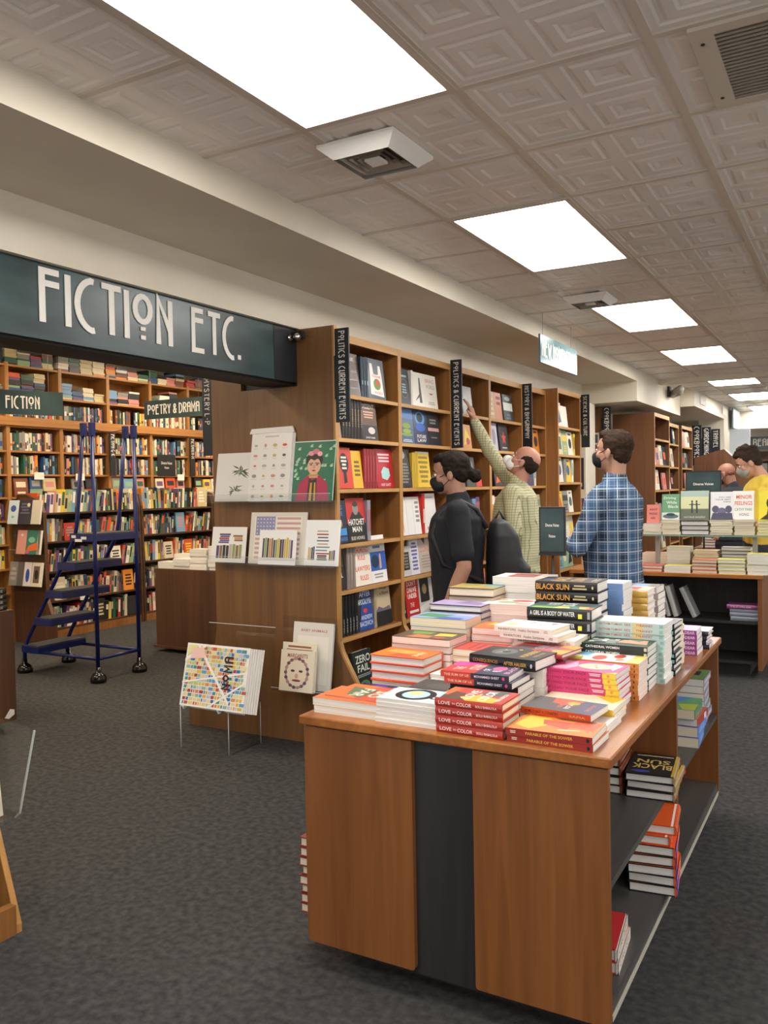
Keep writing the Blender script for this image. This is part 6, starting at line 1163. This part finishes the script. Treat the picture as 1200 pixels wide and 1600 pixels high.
# mid-distance island with books seen under the glass shelf
e = empty('display_table', T(-1.2, 10.6, 0), 'low wooden table heaped with books farther down the shop', 'display table')
mb = MB(); mb.box(-.5, -.4, .72, .8, .6, .76, MDK[0]); mb.build('table_top', e)
mb = MB(); mb.box(-.45, -.35, 0, .75, .55, .72, M_BLACKW); mb.build('body', e)
for k, (x, y, n, c, d) in enumerate(((-1.62, 10.25, 6, '#8a5a3a', 'brown'), (-1.38, 10.25, 8, '#c9b9a0', 'tan'), (-1.12, 10.25, 7, '#b03a3a', 'red'), (-.88, 10.25, 9, '#7f8f9f', 'blue-grey'), (-.64, 10.25, 7, '#d9cfae', 'cream'))):
    pile(n, x, y, .761, .22, .16, .03, c, 'w', f'{d} book', 'on the farther low table', hard=True)
# ================================================================== PEOPLE
def remesh_mesh(prims, voxel, smooth=4, name='body', matl=None, sub=None):
    """closed primitives -> one continuous skin"""
    mb = MB()
    for p in prims:
        if p[0] == 'cap':           # path, radii
            path, rad = p[1], p[2]; mb.tube(path, rad, matl, 16)
            for q, r in ((path[0], rad[0]), (path[-1], rad[-1])): mb.ell((0, 0, 0), (r, r, r), matl, Matrix.Translation(q), 14, 9)
            for q, r in zip(path[1:-1], rad[1:-1]): mb.ell((0, 0, 0), (r * .99, r * .99, r * .99), matl, Matrix.Translation(q), 14, 9)
        elif p[0] == 'ell':         # centre, radii, optional matrix
            mb.ell((0, 0, 0), p[2], matl, Matrix.Translation(p[1]) @ (p[3] if len(p) > 3 else Matrix.Identity(4)), 20, 13)
        elif p[0] == 'loft':        # rings (cx, cy, z, rx, ry)
            n = 24; vs = []
            for (cx, cy, z, rx, ry) in p[1]:
                for k in range(n):
                    t = 2 * PI * k / n; cs, sn = math.cos(t), math.sin(t); e_ = .86
                    vs.append((cx + rx * abs(cs) ** e_ * (1 if cs >= 0 else -1), cy + ry * abs(sn) ** e_ * (1 if sn >= 0 else -1), z))
            m_ = len(p[1]); fs = [(i * n + k, i * n + (k + 1) % n, (i + 1) * n + (k + 1) % n, (i + 1) * n + k) for i in range(m_ - 1) for k in range(n)]
            fs += [tuple(range(n))[::-1], tuple(range((m_ - 1) * n, m_ * n))]; mb.add(vs, fs, matl, None, True)
    me = mb.mesh(name); o = bpy.data.objects.new(name, me); COL.objects.link(o)
    r = o.modifiers.new('r', 'REMESH'); r.mode = 'VOXEL'; r.voxel_size = voxel; r.use_smooth_shade = True
    s = o.modifiers.new('s', 'SMOOTH'); s.iterations = smooth; s.factor = .5
    dg = bpy.context.evaluated_depsgraph_get(); dg.update(); me2 = bpy.data.meshes.new_from_object(o.evaluated_get(dg)); me2.name = name
    bpy.data.objects.remove(o); bpy.data.meshes.remove(me)
    me2.materials.clear(); me2.materials.append(matl); me2.polygons.foreach_set('use_smooth', [True] * len(me2.polygons)); return me2
def child(name, me, parent, label=None):
    o = bpy.data.objects.new(name, me); COL.objects.link(o); o.parent = parent
    if label: o['label'] = label
    return o
def skin(h): return noise_mat('skin_' + h[1:], h, h, nscale=30, rough=.55, bump=.05, bdist=.001)
def hand_prims(w, f, side, palm_n, s=1.0, curl=.35, fan=.12):
    """wrist point, finger direction, thumb-side direction, palm normal (towards the palm side)"""
    f = f.normalized(); side = (side - f * side.dot(f)).normalized(); n = f.cross(side).normalized()
    if n.dot(palm_n) < 0: n = -n
    P = [('cap', [w - f * .01, w + f * .035 * s, w + f * .075 * s], [.021 * s, .026 * s, .026 * s])]
    for q in (-1, 1): P.append(('cap', [w + f * .015 * s + side * .008 * q, w + f * .085 * s + side * .022 * q * s], [.014 * s, .013 * s]))
    for k, (o, l) in enumerate(((.030, .074), (.011, .082), (-.009, .076), (-.028, .06))):
        b = w + f * (.085 - abs(k - 1) * .004) * s + side * o * s; d = (f + side * (o * fan * 10)).normalized(); c = curl * (1 + .12 * k)
        p1 = b + (d * math.cos(c * .4) + n * math.sin(c * .4)) * l * .45 * s; p2 = p1 + (d * math.cos(c * 1.3) + n * math.sin(c * 1.3)) * l * .32 * s; p3 = p2 + (d * math.cos(c * 2) + n * math.sin(c * 2)) * l * .25 * s
        P.append(('cap', [b, p1, p2, p3], [.0098 * s, .0092 * s, .0085 * s, .0072 * s]))
    b = w + f * .025 * s + side * .022 * s; p1 = b + (side * .75 + f * .6 + n * .25) * .035 * s; p2 = p1 + (f * .9 + side * .3 + n * .3) * .03 * s
    P.append(('cap', [b, p1, p2], [.013 * s, .011 * s, .0085 * s])); return P
def person(M, H_, label, headdir, skin_h, arms, torso, shirt_m, hair, mask, sleeves, pants_m, voxel=.0075, headscale=1.0, neck_fwd=.0, lean=0.0, extra=None, collar=True, hem=.86):
    """local frame: x right, y forward, z up. headdir = (pitch up deg, yaw left deg)"""
    s = H_ / 1.75
    root = empty('person', M, label, 'person')
    V = Vector; sk = skin(skin_h)
    hs = s * headscale
    sw = torso.get('shoulder', .2) * s; ch = torso.get('chest', .155) * s; dp_ = torso.get('depth', .115) * s; wst = torso.get('waist', .14) * s; belly = torso.get('belly', .115) * s
    L = lambda z: lean * (z - .95 * s)
    def rings(g): return [(0, 0, .80 * s, wst * .95 + g, dp_ * .95 + g), (0, -.01, .90 * s, wst * 1.1 + g, dp_ * 1.05 + g), (0, L(1.02 * s), 1.02 * s, wst + g, belly + g), (0, L(1.15 * s) + .005, 1.15 * s, ch * .97 + g, belly * 1.02 + g), (0, L(1.28 * s), 1.28 * s, ch * 1.08 + g, dp_ * 1.08 + g), (0, L(1.38 * s) - .01, 1.38 * s, ch * 1.12 + g, dp_ * .98 + g), (0, L(1.44 * s) - .015, 1.44 * s, ch * .8 + g, dp_ * .68 + g), (0, L(1.48 * s) - .02, 1.475 * s, .06 * s + g, .06 * s + g)]
    nb = V((0, L(1.46 * s) - .02, 1.45 * s)); hc = V((0, L(1.6 * s) + neck_fwd + .015, 1.635 * s))
    pt, yw = math.radians(headdir[0]), math.radians(headdir[1])
    Hm = Matrix.Translation(nb + V((0, 0, .06 * s))) @ Matrix.Rotation(yw, 4, 'Z') @ Matrix.Rotation(pt, 4, 'X') @ Matrix.Translation(-(nb + V((0, 0, .06 * s)))) @ Matrix.Translation(hc)
    Hr = Hm.to_3x3().to_4x4(); hp = lambda x, y, z: Hm @ (V((x, y, z)) * hs)
    P = [('loft', rings(-.004)), ('cap', [nb, (nb + hp(0, -.03, -.06)) / 2, hp(0, -.028, -.05)], [.058 * s, .054 * s, .055 * s])]
    for q in (-1, 1):
        P.append(('cap', [V((.085 * q * s, -.01, .88 * s)), V((.09 * q * s, .015, .50 * s)), V((.095 * q * s, -.01, .09 * s))], [.088 * s, .06 * s, .04 * s]))
        P.append(('cap', [V((.095 * q * s, -.02, .05)), V((.105 * q * s, .14 * s, .035))], [.038, .03]))
        P.append(('cap', [V((.05 * q, L(1.4 * s) - .015, 1.43 * s)), V((sw * .9 * q, L(1.4 * s) - .015, 1.40 * s))], [.05 * s, .055 * s]))
    # head
    P += [('ell', hp(0, -.012, .03), (.074 * hs, .093 * hs, .083 * hs), Hr), ('ell', hp(0, .022, -.035), (.058 * hs, .062 * hs, .075 * hs), Hr), ('ell', hp(0, .052, -.085), (.033 * hs, .03 * hs, .025 * hs), Hr),
          ('ell', hp(0, .072, .018), (.05 * hs, .012 * hs, .012 * hs), Hr), ('cap', [hp(0, .078, .005), hp(0, .1, -.03)], [.009 * hs, .0125 * hs]), ('ell', hp(0, .088, -.036), (.016 * hs, .011 * hs, .009 * hs), Hr),
          ('ell', hp(0, .078, -.06), (.022 * hs, .01 * hs, .006 * hs), Hr), ('ell', hp(0, .076, -.07), (.02 * hs, .01 * hs, .006 * hs), Hr)]
    for q in (-1, 1):
        P.append(('ell', hp(.076 * q, -.005, -.012), (.008 * hs, .019 * hs, .032 * hs), Hr @ Matrix.Rotation(.2 * q, 4, 'Z'))); P.append(('ell', hp(.04 * q, .055, -.025), (.022 * hs, .018 * hs, .022 * hs), Hr))
    for a in arms:   # dict: sh, el, wr (local), fdir, side, palm, curl
        sh, el, wr = V(a['sh']), V(a['el']), V(a['wr'])
        P.append(('cap', [sh, sh.lerp(el, .5), el], [.052 * s, .047 * s, .04 * s])); P.append(('cap', [el, el.lerp(wr, .35), wr], [.04 * s, .041 * s, .026 * s]))
        P += hand_prims(wr, V(a['fdir']), V(a['side']), V(a['palm']), s, a.get('curl', .4), a.get('fan', .1))
    child('body', remesh_mesh(P, voxel * .8, 3, 'body', sk), root)
    for q in (-1, 1):
        e_ = MB(); e_.ell((0, 0, 0), (.011 * hs, .008 * hs, .008 * hs), flat('#e6e0d8', .2), Matrix.Translation(hp(.031 * q, .0745, .0)) @ Hr, 10, 7); e_.ell((0, .0062 * hs, 0), (.005 * hs, .004 * hs, .005 * hs), flat('#2c1f18', .2), Matrix.Translation(hp(.031 * q, .0745, .0)) @ Hr, 10, 7); e_.build('eye', root)
        e_ = MB(); e_.tube([hp(.014 * q, .082, .02), hp(.03 * q, .083, .026), hp(.05 * q, .07, .018)], [.003 * hs, .0042 * hs, .002 * hs], flat(hair.get('brow', '#2a1f18'), .8), 6); e_.build('eyebrow', root)
    # shirt
    S = [('loft', [r for r in rings(.014) if r[2] > .82 * s][:-1] + [(0, L(1.475 * s) - .02, 1.47 * s, .07 * s, .07 * s)])]
    if hem < .86: S[0] = ('loft', [(0, -.005, hem * s, wst * 1.15 + .016, dp_ * 1.12 + .016)] + S[0][1])
    for q in (-1, 1): S.append(('cap', [V((.04 * q, L(1.4 * s) - .015, 1.43 * s)), V((sw * .88 * q, L(1.4 * s) - .015, 1.395 * s))], [.062 * s, .068 * s]))
    if collar: S.append(('cap', [nb - V((0, 0, .01)), nb + V((0, .004, .035))], [.072 * s, .067 * s]))
    for a in arms:
        sh, el, wr = V(a['sh']), V(a['el']), V(a['wr'])
        if a.get('sleeve', sleeves) == 'long':
            m_ = sh.lerp(el, .5); w2 = wr.lerp(el, .10)
            S.append(('cap', [sh, m_ + V((0, 0, -.006)), el, el.lerp(w2, .5), w2], [.068 * s, .06 * s, .052 * s, .048 * s, .037 * s]))
        else: S.append(('cap', [sh, sh.lerp(el, .75)], [.068 * s, .062 * s]))
    me = remesh_mesh(S, voxel, 4, 'shirt', shirt_m)
    so = child('shirt', me, root)
    tx = bpy.data.textures.new('folds', 'CLOUDS'); tx.noise_scale = .09; d_ = so.modifiers.new('folds', 'DISPLACE'); d_.texture = tx; d_.strength = .011; d_.mid_level = .5; d_.texture_coords = 'LOCAL'
    # trousers and shoes
    Pn = [('loft', [(0, -.005, .78 * s, wst * 1.0 + .02, dp_ + .02), (0, -.005, .86 * s, wst * 1.1 + .014, dp_ * 1.08 + .012), (0, 0, .95 * s, wst * 1.02 + .012, dp_ + .01)])]
    for q in (-1, 1): Pn.append(('cap', [V((.085 * q * s, -.01, .86 * s)), V((.09 * q * s, .015, .50 * s)), V((.095 * q * s, -.01, .10 * s))], [.1 * s, .075 * s, .062 * s]))
    child('trousers', remesh_mesh(Pn, .012, 3, 'trousers', pants_m), root)
    for q in (-1, 1):
        child('shoe', remesh_mesh([('cap', [V((.095 * q * s, -.045, .055)), V((.1 * q * s, .05 * s, .05)), V((.108 * q * s, .155 * s, .04))], [.05, .046, .038]), ('ell', V((.1 * q * s, .05, .012)), (.046, .14, .012))], .008, 2, 'shoe', flat('#1c1b1c', .5)), root)
    # hair
    hm_ = noise_mat('hair_' + hair['c'][1:], hair['c'], hair.get('c2', hair['c']), scale=(30, 6, 30), nscale=4, rough=.8, bump=.6, bdist=.003, spec=.15)
    Hh = hair['fn'](hp, hs, Hr)
    ho = child('hair', remesh_mesh(Hh, .006, 2, 'hair', hm_), root)
    tx = bpy.data.textures.new('locks', 'CLOUDS'); tx.noise_scale = .022; tx.noise_depth = 1; d_ = ho.modifiers.new('locks', 'DISPLACE'); d_.texture = tx; d_.strength = .009; d_.mid_level = .5; d_.texture_coords = 'LOCAL'
    if mask:
        mm = flat(mask['c'], .7); P = [('ell', hp(0, .05, -.052), (.056 * hs, .056 * hs, .052 * hs), Hr), ('ell', hp(0, .082, -.04), (.026 * hs, .03 * hs, .032 * hs), Hr)]
        if mask.get('cup'): P.append(('ell', hp(0, .095, -.048), (.03 * hs, .038 * hs, .036 * hs), Hr))
        mo = child('face_mask', remesh_mesh(P, .005, 3, 'face_mask', mm), root)
        for q in (-1, 1):
            e_ = MB(); e_.tube([hp(.045 * q, .07, -.02), hp(.066 * q, .035, -.01), hp(.081 * q, -.0, .012)], .0022 * hs, mm, 6); e_.tube([hp(.045 * q, .055, -.085), hp(.066 * q, .03, -.06), hp(.081 * q, -.0, -.035)], .0022 * hs, mm, 6); e_.build('ear_loop', mo)
    if extra: extra(root, hp, hs, Hr, s, nb)
    return root
def hair_short(hp, hs, Hr): return [('ell', hp(0, -.022, .045), (.08 * hs, .093 * hs, .08 * hs), Hr), ('ell', hp(0, -.055, -.005), (.07 * hs, .05 * hs, .065 * hs), Hr), ('ell', hp(0, .028, .088), (.058 * hs, .055 * hs, .03 * hs), Hr)] + [('ell', hp(.068 * q, -.015, .03), (.012 * hs, .04 * hs, .045 * hs), Hr) for q in (-1, 1)]
def hair_pony(hp, hs, Hr): return [('ell', hp(0, -.03, .045), (.083 * hs, .098 * hs, .082 * hs), Hr), ('ell', hp(0, -.06, -.005), (.073 * hs, .052 * hs, .065 * hs), Hr), ('ell', hp(0, .02, .085), (.06 * hs, .06 * hs, .035 * hs), Hr), ('ell', hp(0, -.145, -.03), (.034 * hs, .036 * hs, .04 * hs), Hr), ('cap', [hp(0, -.1, .0), hp(0, -.14, -.025)], [.035 * hs, .025 * hs])] + [('ell', hp(.07 * q, -.02, .02), (.012 * hs, .05 * hs, .05 * hs), Hr) for q in (-1, 1)]
def hair_bald(hp, hs, Hr): return [('ell', hp(0, -.06, .005), (.072 * hs, .05 * hs, .06 * hs), Hr)] + [('ell', hp(.066 * q, -.028, .015), (.013 * hs, .05 * hs, .042 * hs), Hr) for q in (-1, 1)]
def hair_curly(hp, hs, Hr):
    o = hair_short(hp, hs, Hr); rr = random.Random(5)
    for k in range(26): a = rr.uniform(0, 2 * PI); b = rr.uniform(.2, 1.1); o.append(('ell', hp(.075 * math.sin(b) * math.cos(a), -.015 + .09 * math.sin(b) * math.sin(a), .045 + .085 * math.cos(b)), (.02 * hs, .02 * hs, .02 * hs)))
    return o
def check_mat(name, base, line1, line2, p1, w1, p2, w2, rot=0.6):
    """woven check: horizontal bands by height, vertical bands around the body"""
    m, n, l, b = new_mat(name); tc = n.new('ShaderNodeTexCoord'); sx = n.new('ShaderNodeSeparateXYZ'); l.new(tc.outputs['Object'], sx.inputs[0])
    def math_(op, a, b_=None, v=None):
        q = n.new('ShaderNodeMath'); q.operation = op; l.new(a, q.inputs[0])
        if b_ is not None: l.new(b_, q.inputs[1])
        if v is not None: q.inputs[1].default_value = v
        return q.outputs[0]
    u = math_('ADD', math_('MULTIPLY', sx.outputs[0], v=rot), math_('MULTIPLY', sx.outputs[1], v=1.0)); vv = sx.outputs[2]
    def band(c, p, w_, ph): return math_('LESS_THAN', math_('FRACT', math_('MULTIPLY', math_('ADD', c, v=ph + 10), v=1 / p)), v=w_)
    def mix(f, a, bcol, fac):
        q = n.new('ShaderNodeMix'); q.data_type = 'RGBA'; f2 = math_('MULTIPLY', f, v=fac); l.new(f2, q.inputs[0])
        if isinstance(a, str): q.inputs[6].default_value = (*hexc(a), 1)
        else: l.new(a, q.inputs[6])
        q.inputs[7].default_value = (*hexc(bcol), 1); return q.outputs[2]
    c = mix(band(u, p2, .5, 0), base, line2, .75); c = mix(band(vv, p2, .5, 0), c, line2, .6)
    c = mix(band(u, p1, w1, .01), c, line1, .7); c = mix(band(vv, p1, w1, .01), c, line1, .7); c = mix(band(vv, p1 * .5, w2, .02), c, line1, .35); c = mix(band(u, p1 * .5, w2, .02), c, line1, .35)
    l.new(c, b.inputs['Base Color']); b.inputs['Roughness'].default_value = .85; return m
def facing(x, y, fx, fy): 
    f = Vector((fx, fy, 0)).normalized(); r = f.cross(Vector((0, 0, 1))); return frame((x, y, 0), r, f, (0, 0, 1))
# plaid-shirted man, arms crossed, looking up at the shelves on his left
person(facing(-1.235, 4.80, -.90, .12), 1.80, 'man in blue plaid shirt and black face mask, arms folded, seen from behind', (8, 0), '#b98a72',
       [dict(sh=(-.195, .0, 1.41), el=(-.27, .09, 1.16), wr=(-.06, .24, 1.17), fdir=(1, .1, .05), side=(0, 0, 1), palm=(0, -1, 0), curl=.5), dict(sh=(.195, .0, 1.41), el=(.26, .10, 1.16), wr=(.05, .19, 1.20), fdir=(-1, .1, 0), side=(0, 0, 1), palm=(0, -1, 0), curl=.5)],
       dict(shoulder=.2, chest=.165, depth=.13, waist=.155, belly=.135), check_mat('blue_plaid_flannel', '#1b2c45', '#b5c6d2', '#3c5c80', .058, .12, .116, .10, -.4), dict(c='#2b1f17', c2='#3d2d21', fn=hair_short), dict(c='#17161a'), 'long', flat('#17181d', .8), hem=.83)
# reaching man
person(facing(-2.25, 5.965, -.95, -.22), 1.80, 'man in pale green checked shirt and white mask, reaching up to a high shelf', (34, 0), '#b5806a',
       [dict(sh=(.185, .03, 1.50), el=(.20, .22, 1.77), wr=(.165, .335, 2.02), fdir=(-.02, .3, 1), side=(-1, 0, 0), palm=(0, 1, .2), curl=.25, fan=.2), dict(sh=(-.20, .0, 1.45), el=(-.26, -.03, 1.16), wr=(-.25, .07, .91), fdir=(0, .25, -1), side=(0, 1, .2), palm=(1, 0, 0), curl=.4)],
       dict(shoulder=.195, chest=.165, depth=.135, waist=.165, belly=.16), check_mat('pale_green_graph_check', '#bdb996', '#62633f', '#b2ae8a', .019, .17, .3, .0), dict(c='#2c211b', fn=hair_bald), dict(c='#e9e7e2', cup=True), 'long', flat('#8f9aa0', .85), hem=.84, headscale=1.05)
# ponytailed man with backpack
def backpack(root, hp, hs, Hr, s, nb):
    V = Vector
    Pk = [('loft', [(0, -.235, .90, .13, .07), (0, -.24, .93, .15, .095), (0, -.245, 1.10, .15, .10), (0, -.235, 1.24, .14, .085), (0, -.22, 1.31, .11, .05), (0, -.21, 1.33, .06, .02)]), ('loft', [(0, -.335, .93, .10, .03), (0, -.345, .96, .12, .045), (0, -.34, 1.07, .12, .04), (0, -.325, 1.11, .10, .02)])]
    b = empty('backpack', root.matrix_world.copy(), 'black backpack worn by the ponytailed man', 'backpack')
    km = noise_mat('black_nylon', '#0e0e10', '#1a1a1d', nscale=20, rough=.6)
    child('bag', remesh_mesh(Pk, .009, 3, 'bag', km), b)
    for q in (-1, 1):
        e_ = MB(); e_.tube([(.09 * q, -.15, 1.28), (.1 * q, -.10, 1.38), (.105 * q, -.02, 1.425), (.115 * q, .09, 1.37), (.13 * q, .135, 1.26), (.155 * q, .08, 1.10), (.13 * q, -.13, 1.0)], .014, km, 8); e_.build('shoulder_strap', b)
        e_ = MB(); e_.tube([(.12 * q, -.25, 1.02), (.16 * q, -.22, .98)], .01, flat('#8f9090'), 6); e_.build('reflective_tab', b)
    e_ = MB(); e_.tube([(0, -.19, 1.31), (.0, -.22, 1.37), (0, -.25, 1.31)], .009, km, 6); e_.build('haul_loop', b)
    e_ = MB(); e_.box(-.153, -.3, 1.02, -.149, -.26, 1.035, flat('#a9aaab')); e_.box(-.152, -.2, .94, -.149, -.17, .96, flat('#a9aaab')); e_.build('buckle', b)
person(facing(-1.90, 4.17, -.90, -.40), 1.69, 'man with dark hair tied back, black mask and black polo shirt, walking past', (-6, 0), '#a97c66',
       [dict(sh=(-.19, .0, 1.37), el=(-.23, -.03, 1.09), wr=(-.225, .07, .86), fdir=(0, .3, -1), side=(0, 1, .3), palm=(1, 0, 0), curl=.5), dict(sh=(.19, .0, 1.37), el=(.23, -.04, 1.09), wr=(.225, .08, .87), fdir=(0, .3, -1), side=(0, 1, .3), palm=(-1, 0, 0), curl=.5)],
       dict(shoulder=.2, chest=.165, depth=.135, waist=.15, belly=.13), noise_mat('black_navy_cotton', '#121318', '#191b22', nscale=8, rough=.9), dict(c='#16100d', c2='#241b15', fn=hair_pony), dict(c='#121214'), 'short', flat('#14151a', .85), extra=backpack, lean=.03)
# man in yellow shirt, looking down
person(facing(-.80, 8.25, -.95, -.25), 1.84, 'man in bright yellow T-shirt and grey mask looking down behind the glass shelf', (-26, 0), '#c09078',
       [dict(sh=(-.2, .0, 1.40), el=(-.25, .05, 1.12), wr=(-.14, .26, 1.05), fdir=(.2, 1, -.1), side=(1, 0, .2), palm=(0, 0, -1), curl=.5), dict(sh=(.2, .0, 1.40), el=(.25, .05, 1.12), wr=(.14, .26, 1.05), fdir=(-.2, 1, -.1), side=(-1, 0, .2), palm=(0, 0, -1), curl=.5)],
       dict(shoulder=.2, chest=.17, depth=.13, waist=.15, belly=.135), flat('#dcc04a', .85), dict(c='#2a2019', c2='#3c2f25', fn=hair_curly), dict(c='#8f9690'), 'short', flat('#2c3038', .85), headscale=1.08, neck_fwd=.04, collar=False)
# bald man farther back
person(facing(-1.22, 9.72, -.2, .95), 1.72, 'bald man with a dark mask and dark jacket farther down the shop', (-18, 60), '#9c6c56',
       [dict(sh=(-.2, .0, 1.38), el=(-.24, .05, 1.10), wr=(-.12, .24, 1.05), fdir=(.2, 1, -.1), side=(1, 0, .2), palm=(0, 0, -1), curl=.5), dict(sh=(.2, .0, 1.38), el=(.24, .05, 1.10), wr=(.12, .24, 1.05), fdir=(-.2, 1, -.1), side=(-1, 0, .2), palm=(0, 0, -1), curl=.5)],
       dict(shoulder=.2, chest=.17, depth=.13, waist=.15, belly=.135), flat('#23252c', .85), dict(c='#7a5040', c2='#7a5040', fn=lambda hp, hs, Hr: [('ell', hp(0, -.062, -.01), (.066 * hs, .038 * hs, .03 * hs), Hr)]), dict(c='#141416'), 'long', flat('#1c1d22', .85))

# ================================================================== THE 300 BOOKS THAT SHOW LARGEST ARE OBJECTS, THE REST ONE OBJECT OF STUFF
KEEP = set(k for a, b in ((0, 14), (16, 17), (20, 20), (23, 34), (41, 43), (45, 53), (57, 57), (62, 62), (72, 76), (80, 80), (82, 86), (88, 91), (99, 99), (107, 109), (114, 115), (122, 124), (126, 130), (134, 134), (138, 140), (144, 145), (150, 151), (156, 158), (166, 167), (174, 175), (180, 181), (189, 191), (198, 202), (208, 211), (219, 220), (233, 238), (240, 243), (248, 257), (261, 262), (266, 266), (273, 277), (283, 287), (289, 296), (298, 301), (303, 308), (312, 320), (322, 325), (327, 331), (333, 342), (344, 345), (347, 347), (355, 356), (385, 387), (390, 392), (418, 418), (437, 438), (440, 441), (444, 444), (448, 448), (452, 453), (456, 456), (460, 466), (468, 472), (496, 496), (505, 506), (512, 512), (531, 531), (535, 535), (544, 544), (555, 555), (566, 567), (579, 580), (584, 584), (594, 594), (613, 613), (617, 617), (621, 621), (625, 625), (708, 708), (715, 715), (741, 741), (755, 755), (782, 782), (930, 939), (944, 944), (947, 947), (950, 950), (975, 977), (982, 997), (1000, 1000), (1002, 1002), (1005, 1007), (1009, 1009), (1014, 1015), (1020, 1022), (1037, 1039), (1041, 1041), (1047, 1048), (1052, 1057), (1063, 1064), (1072, 1072), (1078, 1078), (1087, 1087), (1090, 1090)) for k in range(a, b + 1))
#KEEPEND
rest = [b for k, b in enumerate(BOOKS) if k not in KEEP]
if rest:
    stuff = [x for x in bpy.data.objects if x.get('kind') == 'stuff'][0]
    bm = bmesh.new(); bm.from_mesh(stuff.data); mats = list(stuff.data.materials); mi = {m.name: i for i, m in enumerate(mats)}
    bm.free()
    V_ = [tuple(v.co) for v in stuff.data.vertices]; F_ = [tuple(p.vertices) for p in stuff.data.polygons]; I_ = [p.material_index for p in stuff.data.polygons]
    for b in rest:
        for ob in ([b] if b.type == 'MESH' else list(b.children)):
            M = ob.matrix_world; off = len(V_); me = ob.data
            V_ += [tuple(M @ v.co) for v in me.vertices]
            mp_ = []
            for m in me.materials:
                if m.name not in mi: mi[m.name] = len(mats); mats.append(m)
                mp_.append(mi[m.name])
            for p_ in me.polygons: F_.append(tuple(off + k for k in p_.vertices)); I_.append(mp_[p_.material_index])
    nm_ = bpy.data.meshes.new('books'); nm_.from_pydata(V_, [], F_)
    for m in mats: nm_.materials.append(m)
    nm_.polygons.foreach_set('material_index', I_); nm_.update(); stuff.data = nm_
    stuff['label'] = 'hundreds of small or half-hidden books filling shelves and inner piles'
    for b in rest:
        for ch in list(b.children): bpy.data.objects.remove(ch)
        bpy.data.objects.remove(b)
